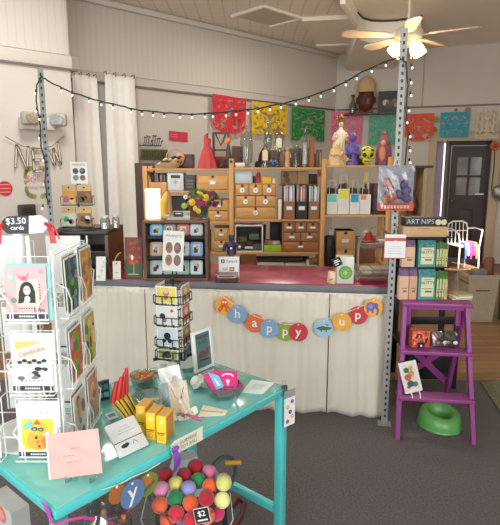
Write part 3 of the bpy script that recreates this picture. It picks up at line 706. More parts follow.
# left bay, lower: yellow cone, tape dispenser etc. stand on the display case (later)
boxy('dark_box', 'dark box behind the yellow squash in the left bay', 'box', 168, 186, 197, zv(222), C((52, 46, 46)), YS + .08, .18)
boxy('open_box', 'pale grey tray above the narrow drawer chest', 'tray', 214, 228, 224.5, zv(228) + .012, C((196, 190, 182)), YS + .03, .2) if False else None
# middle bay, upper shelf
ztc = P(255, 183.5, YS + .02).z + .002
def lidded(g, w, h): g.bb(-w / 2 - .006, w / 2 + .006, -.006, .2, h * .86, h, C((186, 190, 192)), bev=.004)
boxy('grey_bin', 'pale grey lidded bin on top of the pine drawer chest', 'bin', 234.3, 252, 170.5, ztc, C((198, 200, 200)), YS + .03, .19, deco=lidded, bev=.006)
def can(name, label, cat, u, r, v0, zb, m, Y=YS + .08, prof=None, top=None):
    p = P(u, v0, Y); h = p.z - zb; g = G()
    g.lathe(prof(r, h) if prof else [(r, 0), (r, h * .8), (r * .6, h * .9), (r * .6, h)], m, n=16)
    if top: g.lathe([(r * .62, h), (r * .62, h + .02), (.004, h + .022)], top, n=14)
    return solo(name, g, label, cat, (p.x, Y, zb + .001))
can('spray_can', 'bright red plastic bottle on the pine drawer chest', 'bottle', 258.5, .022, 172.5, ztc, RED, top=C((214, 170, 160)))
can('blue_bottle', 'dark blue bottle between grey bin and red bottle', 'bottle', 254.3, .015, 176, ztc, C((40, 42, 78)))
boxy('yellow_carton', 'yellow carton on the pine drawer chest', 'carton', 262, 271.5, 176.5, ztc, C((226, 176, 50)), YS + .05, .1)
can('tape_roll', 'pale round tin at the right on pine drawer chest', 'tin', 274, .022, 178.5, ztc, C((226, 210, 160)), prof=lambda r, h: [(r, 0), (r, h)])
boxy('cream_book', 'thin cream book standing between the pine chest and a magazine file', 'book', 278, 281.5, 199.5, z2, CREAM, YS + .03, .16)
FILEK, FILEB = C((150, 100, 62), .7), C((34, 32, 36), .6)
def mag_file(u0, u1, label, m, sd, cols):
    x0, x1, h = onS(u0, u1, 201.5, z2, YS + .02); w = x1 - x0; dep = .24
    o = thing('magazine_file', label, 'magazine file', ((x0 + x1) / 2, YS + .02, z2 + .001), 0, 'magazine files in the middle bay')
    g = G(); t = .004
    g.bb(-w / 2, w / 2, 0, t, 0, h, m); g.bb(-w / 2, w / 2, 0, dep, 0, t, m); g.bb(-w / 2, w / 2, dep - t, dep, 0, h * 1.9, m)
    for s in (-1, 1): g.add([(s * (w / 2 - t), 0, 0), (s * (w / 2 - t), dep, 0), (s * (w / 2 - t), dep, h * 1.9), (s * (w / 2 - t), 0, h), (s * w / 2, 0, 0), (s * w / 2, dep, 0), (s * w / 2, dep, h * 1.9), (s * w / 2, 0, h)], [(0, 1, 2, 3), (4, 7, 6, 5), (0, 4, 5, 1), (1, 5, 6, 2), (2, 6, 7, 3), (3, 7, 4, 0)], m)
    part('file_box', g, o)
    g = G(); g.prism([(-.032, h * .5), (.032, h * .5), (.032, h * .75), (-.032, h * .75)], -.004, -.0005, STEEL); g.rect(-.026, h * .54, .026, h * .71, WHITE, -.004) ; part('label_holder', g, o)
    ztop = P((u0 + u1) / 2, 185.5, YS + .02).z - z2; rnd = random.Random(sd); n = 8; names = 'white grey black red pale blue tan green'.split()
    for k in range(n):
        x = -w / 2 + .008 + (w - .016) * (k + .5) / n; hh = ztop + rnd.uniform(-.012, .008); th = (w - .016) / n - .0015
        cn, c = cols[k % len(cols)]
        g = G(); g.bb(-th / 2, th / 2, 0, .19, 0, hh - .008, C(c, .5)); g.rect(-th * .25, hh * .6, th * .25, hh * .88, C(tuple(min(255, q + 40) for q in c)), 0)
        solo('magazine', g, '%s magazine, %s from the left in %s' % (cn, 'first second third fourth fifth sixth seventh eighth'.split()[k], label.split(' with')[0]), 'magazine', ((x0 + x1) / 2 + x, YS + .03, z2 + .007), 0, 'magazines in the files')
mag_file(283.5, 295.3, 'left kraft brown magazine file with a silver label holder', FILEK, 1, [('white', (216, 212, 208)), ('grey', (150, 146, 150)), ('pale lilac', (180, 170, 186)), ('dark', (70, 62, 62)), ('cream', (220, 208, 186))])
mag_file(296, 307.8, 'black magazine file with a white label between two brown files', FILEB, 2, [('grey', (160, 158, 156)), ('red brown', (164, 84, 60)), ('dark', (60, 54, 56)), ('white', (214, 208, 200)), ('brick red', (172, 92, 74))])
mag_file(308.5, 319.8, 'right kraft brown magazine file beside the pine post', FILEK, 3, [('white', (222, 220, 214)), ('green', (96, 150, 120)), ('grey', (170, 170, 170)), ('black', (60, 60, 64)), ('pale', (204, 200, 192))])
# boxes lying on top of the files
zf = zv(183.5, YS + .16)
def rest(name, label, cat, u0, u1, v0, v1, m, Y, dep, deco=None):
    x0, x1, a, b = RC(u0, v0, u1, v1, Y); g = G(); w, h = x1 - x0, b - a; g.bb(-w / 2, w / 2, 0, dep, 0, h, m, bev=.004)
    if deco: deco(g, w, h)
    return solo(name, g, label, cat, ((x0 + x1) / 2, Y, a))
g = local(sh, G()); g.bb(X2 + .47, X3 - .02, YS + .262, YS + .30, P(250, 186, YS + .264).z, P(250, 184, YS + .264).z - .001, PINEX); part('rail', g, sh)
rest('cardboard_box', 'tan cardboard box with dark marks lying above magazine files', 'box', 281, 297, 171, 184, C((176, 138, 96), .8), YS + .264, .05, lambda g, w, h: [g.disc(-w * .2, h * .7, .03, C((110, 78, 50))), g.disc(-w * .1, h * .3, .03, C((120, 84, 56)))])
rest('paper_bag', 'plain tan paper bag beside the marked cardboard box', 'bag', 297.5, 308, 171, 184, C((190, 154, 110), .8), YS + .264, .05)
rest('dark_package', 'dark brown package at the right above magazine files', 'package', 309, 317, 174, 184, C((74, 48, 36), .7), YS + .264, .05)
# middle bay, middle shelf
x0, x1, h = onS(234.8, 263.2, 224.5, z2b, YS + .02); w = x1 - x0
o = thing('clear_drawer_box', 'clear plastic drawer box with white frame under the pine drawer chest', 'plastic drawer box', ((x0 + x1) / 2, YS + .02, z2b + .001))
FRW = C((220, 218, 212), .4); g = G()
for a in ((-w / 2, w / 2, 0, .012), (-w / 2, w / 2, h - .02, h - .006), (-w / 2, -w / 2 + .013, .012, h - .02), (w / 2 - .013, w / 2, .012, h - .02)): g.bb(a[0], a[1], 0, .22, a[2], a[3], FRW, bev=.003)
for s in (-1, 1): g.bb(s * w * .36 - .03, s * w * .36 + .03, 0, .03, h - .006, h, FRW)
part('frame', g, o)
g = G(); g.bb(-w / 2 + .014, w / 2 - .014, .004, .007, .013, h - .021, CLEAR((226, 230, 228), .12)); g.bb(-.04, .04, -.012, .003, h * .12, h * .2, FRW, bev=.003); part('drawer_front', g, o)
g = G(); g.bb(-w / 2 + .02, w / 2 - .02, .19, .2, .014, h - .03, C((120, 104, 90))); part('back_panel', g, o)
z0 = z2b + .016; cx = (x0 + x1) / 2
for k, (dx, dz, ww, hh, c, lab) in enumerate(((-.08, 0, .08, .07, (150, 110, 80), 'small brown packet at lower left inside the clear drawer box'), (.0, 0, .07, .09, (120, 96, 84), 'small grey brown packet in the middle inside the clear drawer box'), (.08, 0, .075, .06, (176, 160, 146), 'small pale packet at lower right inside the clear drawer box'),
        (-.065, .075, .09, .055, (196, 160, 120), 'tan packet on top of the brown packet in the clear drawer box'), (.05, .1, .1, .06, (190, 196, 190), 'pale green grey packet upper right in the clear drawer box'))):
    g = G(); g.bb(-ww / 2, ww / 2, 0, .08, 0, hh, C(c), bev=.006); solo('packet', g, lab, 'packet', (cx + dx, YS + .07, z0 + dz), 0, 'packets in the clear drawer box')
boxy('lime_tray', 'lime green tray beside the clear drawer box', 'tray', 263.8, 281.5, 245.5, z2b, C((150, 176, 40)), YS + .02, .2)
zl = P(270, 245.5, YS + .02).z + .002
boxy('tan_packet', 'tan packet on the lime green tray', 'packet', 264.5, 272, 240.5, zl, C((146, 112, 84)), YS + .06, .1)
boxy('pale_packet', 'pale packet beside the tan packet on the lime green tray', 'packet', 272.5, 280, 241.5, zl, C((180, 166, 150)), YS + .06, .1)
boxy('grey_folder', 'grey folder standing right behind the clear drawer box edge', 'folder', 264, 269.5, 226, zl + .04, C((120, 112, 104)), YS + .18, .04) if False else None
boxy('gap_shade', 'black slab standing in for the dark gap behind the lime tray', 'case', 270, 281.5, 222.5, z2b, C((30, 26, 26)), YS + .24, .05)  # black slab put in for the shade between box and chest
# middle bay, lowest visible shelf
z3 = zv(271)
boxy('brown_carton', 'brown carton on the low shelf behind the card reader sign', 'carton', 241, 256.5, 254.5, z3, C((150, 92, 50)), YS + .05, .16)
boxy('grey_tray', 'long pale grey tray on the low shelf, left of its twin', 'tray', 257, 284.5, 262.8, z3, C((180, 176, 170)), YS + .03, .24, group='grey trays on the low shelf', bev=.008)
boxy('grey_tray', 'pale grey tray on the low shelf, beside the white post', 'tray', 285, 306, 263.5, z3, C((186, 182, 176)), YS + .03, .24, group='grey trays on the low shelf', bev=.008)
boxy('dark_board', 'dark brown board lying across the grey trays', 'board', 258, 303, 258.5, P(270, 262.5, YS + .03).z + .002, C((66, 42, 32)), YS + .06, .16)
boxy('wooden_block', 'pale wooden block standing at end of the grey trays', 'block', 306.5, 309.6, 260, z3, C((206, 184, 150)), YS + .03, .06)
boxy('green_packet', 'small green packet on the low shelf beside the pale wooden block', 'packet', 310, 318.5, 265, z3, C((122, 164, 92)), YS + .03, .12)
# right bay: gift bags
z4 = zv(215)
def gift_bag(u0, u1, v0, label, sq, sqc, depth_off=0.0, hand=True):
    Y = YS + .03 + depth_off; x0, x1, h = onS(u0, u1, v0, z4, Y); w = x1 - x0
    o = thing('gift_bag', label, 'gift bag', ((x0 + x1) / 2, Y, z4 + .001), 0, 'white gift bags in the right bay')
    PB = C((226, 220, 210), .7); g = G(); n = 8; d = .09; t = .002
    g.bb(-w / 2, w / 2, 0, d, 0, .003, PB)
    g.bb(-w / 2, w / 2, 0, t, 0, h, PB); g.bb(-w / 2, w / 2, d - t, d, 0, h, PB)
    for s in (-1, 1):
        X = s * (w / 2); g.add([(X, 0, 0), (X, d / 2, 0), (X, d, 0), (X, 0, h), (X - s * .014, d / 2, h), (X, d, h)], [(0, 1, 4, 3), (1, 2, 5, 4)], PB)
    part('bag', g, o)
    g = G(); a, b, c, dd = sq; g.rect(-w / 2 + w * a, h * b, -w / 2 + w * c, h * dd, C(sqc), 0, .0012); part('coloured_square', g, o)
    g = G()
    for y in (.004, d - .004): g.tube([(-w * .3, y, h - .03), (-w * .28, y, h + .09), (-w * .2, y, h + .13), (w * .2, y, h + .13), (w * .28, y, h + .09), (w * .3, y, h - .03)], .0032, C((206, 196, 182)), n=6)
    part('handles', g, o)
    # dark tissue inside
    g = G(); rnd = random.Random(int(u0)); 
    for k in range(4): g.ball((-w * .3 + w * .2 * k, d / 2, h - .005 + .02 * rnd.random()), .026, C((70, 42, 34)), (.75, .8, 2.0), 8)
    part('tissue', g, o, 'dark brown tissue')
gift_bag(327.2, 338, 194, 'short white gift bag with mint square, leftmost of its row', (.08, .62, .88, .98), (112, 196, 172))
gift_bag(338.4, 349.6, 189, 'tall white gift bag with bright yellow square', (.1, .62, .9, .97), (226, 214, 40))
gift_bag(350.2, 359.8, 194, 'white gift bag with a blue square', (.1, .6, .9, .98), (44, 150, 190))
gift_bag(360.1, 371, 194.5, 'white gift bag with a small orange square, rightmost of its row', (.08, .74, .6, .95), (232, 128, 60))
boxy('price_card', 'narrow yellow card standing behind the orange squared gift bag', 'card', 364, 368.6, 172, z4, C((222, 190, 90)), YS + .18, .02, deco=lambda g, w, h: g.rect(-w * .25, h * .62, w * .25, h * .72, INK, 0))
boxy('dark_crate', 'dark crate at the right end of the gift bag shelf', 'crate', 373.5, 386, 197, z4, C((58, 44, 38)), YS + .06, .2)
boxy('dark_crate', 'dark red crate topmost at the right end of gift bag shelf', 'crate', 374, 386, 184, P(380, 197, YS + .06).z + .002, C((84, 46, 40)), YS + .06, .2)
# right bay below: cartons
z5 = zv(268)
def carton_deco(g, w, h): g.disc(0, h * .88, .016, HOLE, -.0005, .001, 12); g.rect(-.035, h * .36, .035, h * .56, C((206, 192, 170)), -.001); g.bb(-w / 2 - .003, w / 2 + .003, -.003, .2, h * .97, h, KRAFT)
KB = C((186, 136, 82), .7)
boxy('storage_carton', 'kraft storage carton behind the white green circle box, lower of two', 'carton', 337, 354.8, 249.5, z5, KB, YS + .02, .2, deco=carton_deco)
boxy('storage_carton', 'kraft storage carton with a label, upper of two in the right bay', 'carton', 337, 354.5, 231, P(345, 249.5, YS + .02).z + .002, KB, YS + .02, .2, deco=carton_deco)
boxy('black_bag', 'black bag standing beside the kraft storage cartons', 'bag', 326.5, 334, 237, z5, C((22, 20, 22), .5), YS + .03, .16, bev=.02)
boxy('white_bracket', 'white board edge behind the black bag', 'board', 329.5, 331, 229, z5, WHITE, YS + .20, .04)
boxy('green_box', 'small lime green box in the right bay above the black bag', 'box', 331.5, 336.3, 230, z5 , C((150, 190, 60)), YS + .20, .05, deco=lambda g, w, h: g.rect(-w / 2, h * .86, w / 2, h, WHITE, 0, .002))
boxy('brown_board', 'brown board standing in the right bay behind the wire basket stand', 'board', 356, 376, 236, z5, WOOD((120, 70, 38)), YS + .23, .025)

# dark goods added at the back to deepen the shelf interior, and an old bookcase standing behind the left end
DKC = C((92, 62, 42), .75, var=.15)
boxy('fill_carton', 'dull brown carton added as dark fill behind the flower bouquet in the left bay', 'carton', 187.5, 204, 199, zv(222), DKC, YS + .1, .17)
boxy('fill_carton', 'long dull brown carton added as dark fill behind the tin display case', 'carton', 150, 210, 231, zv(253), C((84, 56, 40), .75, var=.15), YS + .12, .16)
boxy('dark_crate', 'dark brown crate added as dark fill behind the clear drawer box', 'crate', 236, 266, 224.5, z2b, C((54, 38, 30), .7), YS + .25, .028)
boxy('dark_crate', 'dark brown crate added as dark fill on the low shelf behind the grey trays', 'crate', 240, 309, 256.5, z3, C((48, 32, 26), .7), YS + .275, .03)
x0, x1 = P(137, 200, 5.45).x, P(147, 200, 5.45).x
g = G(); g.bb(x0, x1 + .1, 5.4, 5.42, 0, P(140, 163, 5.45).z, DARKWOOD); g.bb(x0, x0 + .02, 5.42, 5.7, 0, P(140, 163, 5.45).z, DARKWOOD)
solo('old_bookcase', g, 'dark brown bookcase end standing behind the left end of the pine shelving', 'bookcase')
# ================================================================ ON TOP OF THE SHELVING
def at_top(u, bay, dy=.14): return Vector((xv(u, YS + dy, 160), YS + dy, ZT[bay] + .001))
def hgt(u, v, bay, dy=.14): return P(u, v, YS + dy).z - ZT[bay]
# wooden box, hoop basket, cloth
p = at_top(186, 1, .22); h = hgt(186, 154.5, 1, .22); g = G(); w = xv(194.3) - xv(177.8); g.bb(-w / 2, w / 2, -.08, .08, 0, h, WOOD((70, 40, 26), .4), bev=.006); g.bb(-w / 2 - .003, w / 2 + .003, -.083, .083, h * .78, h * .8, INK)
solo('wooden_box', g, 'dark brown wooden box on the shelf top beside the coral gown', 'box', p)
p = at_top(170, 1, .06); o = thing('hoop_basket', 'small wicker basket with a round hoop handle and patterned cloth', 'basket', p)
WK = C((190, 150, 100), .8, bump=.5, bscale=90)
g = G(); g.lathe([(.06, 0), (.075, .03), (.08, .055), (.074, .055), (.06, .02)], WK, n=18, sx=1.25); part('bowl', g, o)
g = G(); r = .085; g.tube([(.045 + r * math.cos(k * .39) , .03, .1 + r * math.sin(k * .39)) for k in range(16)], .006, WK, n=6, closed=True); g.ball((.09, .03, .10), .05, C((196, 140, 110)), (1, .3, .9), 10); part('hoop_handle', g, o)
g = G(); rnd = random.Random(8)
for k in range(8): g.ball((-.09 + .025 * k, -.02, .045 + .012 * (k % 3) + .05 * k / 8), .026, C(((206, 176, 130), (60, 44, 34))[k % 2]), (1.2, .9, .6), 8, (0, -.4, .2))
part('cloth', g, o, 'patterned tan and dark cloth')
# coral tulle gown on a small form
p = at_top(207.5, 1, .1); h = hgt(208.5, 133.5, 1, .1); TU = C((190, 70, 74), .9, var=.1, bump=.3, bscale=30)
o = thing('coral_gown', 'coral tulle gown on a small dress form on the shelf top', 'gown', p)
g = G(); rs = []
for t, r in ((0, .093), (.2, .082), (.4, .062), (.55, .045), (.66, .031), (.72, .034), (.8, .038), (.86, .034)):
    rs.append([Vector((r * (1 + .09 * math.sin(9 * a) * (1 - t)) * math.cos(a), r * (1 + .09 * math.sin(9 * a) * (1 - t)) * math.sin(a), t * h)) for a in [2 * math.pi * k / 36 for k in range(36)]])
g.rings(rs, TU); part('skirt_and_bodice', g, o)
g = G(); g.cyl((0, 0, h * .86), (0, 0, h), .012, C((120, 60, 60)), n=8); g.ball((-.014, 0, h * .9), .022, TU, (1, .6, 1), 8); part('bow', g, o)
# dark picture frame and seated figurine
p = at_top(221, 1, .27); o = thing('framed_keepsake', 'dark wooden frame standing behind the seated figurine', 'picture frame', p); hf = hgt(221, 132, 1, .27); wf = xv(229.5, YS + .2) - xv(212.8, YS + .2)
def art_red(g, w, h, b): g.bb(-w / 2, w / 2, -.004, .004, b, b + h, C((170, 150, 130))); g.rect(-w / 2, b, w / 2, b + h * .3, C((150, 50, 60)), -.004); g.tube([(-w * .4, -.008, b + h), (0, -.008, b + h * .65), (w * .4, -.008, b + h)], .006, INK, n=5); g.bb(-w / 2, w / 2, -.008, -.004, b + h * .48, b + h * .53, DARKWOODX)
frame_parts(o, wf, hf, .022, DARKWOOD, art_red)
p = at_top(226, 1, .08); o = thing('seated_figurine', 'seated figurine with orange head and dark clothes before the small frame', 'figurine', p)
hd = hgt(227.5, 141.5, 1, .1); DK = C((66, 62, 58), .5, var=.3, scale=30)
g = G(); g.tube([(.012, 0, .02), (.02, 0, .07), (.024, 0, .11), (.024, 0, hd - .03)], [.03, .036, .03, .014], DK, n=10)
for s in (-1, 1): g.tube([(.02, s * .02, .03), (-.03, -.02 + s * .02, .055), (-.045, -.03 + s * .02, .02), (-.058, -.035 + s * .02, .018)], [.02, .016, .012, .01], DK, n=8); g.tube([(.024, s * .03, .1), (-.01, -.02 + s * .03, .075), (-.03, -.04, .07)], [.012, .01, .008], DK, n=8)
part('body', g, o)
g = G(); g.ball((.022, 0, hd), .026, C((222, 140, 60)), (1, 1, 1.1), 12); g.ball((.024, .006, hd + .016), .022, C((200, 110, 40)), n=10)
for s in (-.4, .4): g.ball((.022 + .024 * math.sin(s), -.022, hd), .004, INK, n=6)
part('head', g, o)
p = at_top(231, 1, .08); g = G(); g.T = MT((0, 0, .022), (0, R(90), .12)); g.lathe([(.0, -.045), (.021, -.045), (.022, -.04), (.022, .045), (.01, .046), (.008, .03)], C((222, 212, 196)), n=14)
solo('paper_roll', g, 'short cream paper roll lying in front of the first apothecary jar', 'paper roll', (xv(240, YS + .03), YS + .045, ZT[2] + .001))
# apothecary jars and bottles
GL = CLEAR((226, 230, 226), .13, .12, 'glass'); GL2 = CLEAR((188, 190, 186), .4, .08, 'glass')
def jar(u, r, v0, bay, label, name='apothecary_jar', cat='glass jar', dy=.14, kind='apoth', fill=None, tagc=None, glass=None):
    p = at_top(u, bay, dy); h = hgt(u, v0, bay, dy); gl = glass or GL
    o = thing(name, label, cat, p, 0, 'glass jars and bottles on the shelf top'); g = G()
    if kind == 'apoth': prof = [(r * .7, 0), (r * .75, .008), (r * .3, .016), (r * .9, .05), (r, h * .35), (r, h * .62), (r * .85, h * .68), (r * .9, h * .70)]
    elif kind == 'footed': prof = [(r * .75, 0), (r * .7, .01), (r * .18, .02), (r * .15, h * .34), (r * .7, h * .42), (r, h * .52), (r * .95, h * .7), (r * .8, h * .74)]
    elif kind == 'bottle': prof = [(r, 0), (r, h * .55), (r * .85, h * .68), (r * .4, h * .8), (r * .36, h * .94), (r * .48, h * .95), (r * .48, h)]
    else: prof = [(r, 0), (r, h * .8), (r * .85, h * .86), (r * .85, h)]
    g.lathe(prof, gl, n=18); part('glass', g, o)
    if kind in ('apoth', 'footed'):
        g = G(); g.lathe([(r * .95, h * .71), (r * .8, h * .76), (r * .3, h * .84), (r * .12, h * .87), (r * .28, h * .91), (r * .28, h * .96), (.003, h)], gl, n=16); part('lid', g, o)
    if fill:
        g = G(); rnd = random.Random(int(u)); zb = h * (.45 if kind == 'footed' else .1)
        for k in range(7): a = k * 2.4; g.tube([(r * .5 * math.cos(a), r * .5 * math.sin(a), zb if kind == 'footed' else .03), (r * .45 * math.cos(a + .6), r * .45 * math.sin(a + .6), h * .64)], .007, C(fill), n=6)
        part('contents', g, o)
    if tagc:
        g = G(); a, b, c = tagc; g.prism([(-.026, a * h), (.026, a * h), (.026, b * h), (.0, b * h + .012), (-.026, b * h)], -r - .004, -r - .002, C(c, .7)); g.tube([(0, -r - .003, b * h + .01), (0, -r * .7, b * h + .035)], .0015, CREAM, n=4); part('tag', g, o, 'cream paper tag')
    return o
jar(246.5, .062, 125.5, 2, 'largest lidded apothecary jar holding pale sticks', fill=(206, 196, 184))
jar(268, .044, 121, 2, 'lidded glass jar in front of yellow banner, left of its twin', kind='footed', dy=.18)
jar(278.5, .05, 120.5, 2, 'tall footed glass jar with cream tag hanging high', kind='footed', dy=.14, tagc=(.42, .6, (236, 222, 186)))
jar(265, .036, 141, 2, 'glass bottle with a large cream paper tag on shelf top', 'tagged_bottle', 'glass bottle', .06, 'bottle', tagc=(.26, .62, (232, 208, 156)))
jar(296, .034, 145, 2, 'squat glass jar with dark contents beside the tall swing bottle', 'squat_jar', 'glass jar', .1, 'jar', fill=(90, 78, 84))
jar(304.8, .033, 128.5, 2, 'tall clear glass bottle filled with pale sticks beside the brown plank', 'tall_bottle', 'glass bottle', .1, 'bottle', fill=(220, 214, 206))
p = at_top(258, 2, .28); g = G()
for k in range(6):
    a = .25 + .12 * k; L = .24 - .02 * k; g.tube([(0, 0, .02), (math.sin(a) * L * .5, 0, math.cos(a) * L * .55), (math.sin(a) * L + .02, 0, math.cos(a) * L)], [.008, .017, .003], C((44, 40, 38), .8), n=6)
g.lathe([(.03, 0), (.035, .03), (.02, .06)], INK, n=12); solo('dark_feathers', g, 'spray of dark feathers behind the cream tagged bottle', 'feathers', p)
p = at_top(273.5, 2, .06); g = G(); g.ball((0, 0, .03), .03, C((30, 70, 140), .15), (1, 1, .95), 14)
for k in range(5): g.ball((.022 * math.cos(k * 1.26), .022 * math.sin(k * 1.26), .055), .012, C((40, 100, 170), .15), n=8)
g.cyl((0, 0, .05), (0, 0, .09), .01, C((30, 70, 140), .15), n=8); solo('blue_ornament', g, 'small glossy blue glass ornament on the shelf top', 'ornament', p)
p = at_top(287.5, 2, .1); hh = hgt(287.5, 147, 2, .1); g = G(); TF = C((196, 156, 116), .6); g.lathe([(.024, 0), (.028, .03), (.02, hh * .45), (.026, hh * .7), (.012, hh * .8), (.02, hh * .9), (.003, hh)], TF, n=14); g.tube([(.024, 0, hh * .68), (.03, -.02, hh * .5), (.005, -.03, hh * .46)], .008, TF, n=6); solo('tan_figurine', g, 'small tan standing figurine between blue ornament and squat jar', 'figurine', p)
p = at_top(283, 2, .14); g = G(); g.lathe([(.02, 0), (.022, .04), (.03, .08), (.03, .13), (.012, .16)], C((130, 104, 84), .5), n=12); solo('brown_figurine', g, 'small brown vase behind the tan standing figurine', 'vase', (p.x, YS + .2, p.z))
p = at_top(311.5, 2, .12); hh = hgt(311.5, 139, 2, .12); g = G(); g.bb(-.026, .026, -.015, .02, 0, hh, WOOD((150, 82, 40)), bev=.004); solo('wooden_plank', g, 'upright brown plank beside the tall bottle on the shelf top', 'plank', p)
cols = [(96, 84, 76), (150, 128, 106), (70, 60, 58), (128, 104, 84), (180, 160, 134), (90, 70, 60)]; nm = ['grey brown', 'tan', 'black', 'brown', 'pale', 'dark brown']
for k in range(6):
    u = 314.5 + k * 1.05; hh = .13 + .02 * ((k * 7) % 3); g = G(); g.bb(-.0046, .0046, 0, .12, 0, hh, C(cols[k])); solo('small_book', g, '%s little book %s' % (nm[k], ['right after the brown plank', 'second after the brown plank', 'third after the brown plank', 'fourth after the brown plank', 'fifth after the brown plank', 'last in the row before the veiled praying statuette'][k]), 'book', (xv(u + .8, YS + .12), YS + .15, ZT[2] + .001), 0, 'small books on the shelf top')
p = at_top(254, 2, .3); 
for (u0, u1, v0, c, lab) in ((231.5, 243, 146, (110, 78, 58), 'brown picture board at back, left of the largest jar'), (263, 282.5, 150, (132, 110, 90), 'low brown picture board at back behind the tagged bottle'), (283.5, 313, 147.5, (150, 134, 112), 'grey brown picture board at the back behind the squat jar')):
    x0, x1, h = onS(u0, u1, v0, ZT[2], YS + .28); g = G(); g.bb(0, x1 - x0, 0, .015, 0, h, C(c), bev=.003); g.bb(.012, x1 - x0 - .012, -.002, 0, .012, h - .012, C(tuple(int(q * .8) for q in c)))
    solo('picture_board', g, lab, 'picture', (x0, YS + .29, ZT[2] + .001), 0, 'picture boards on the shelf top')
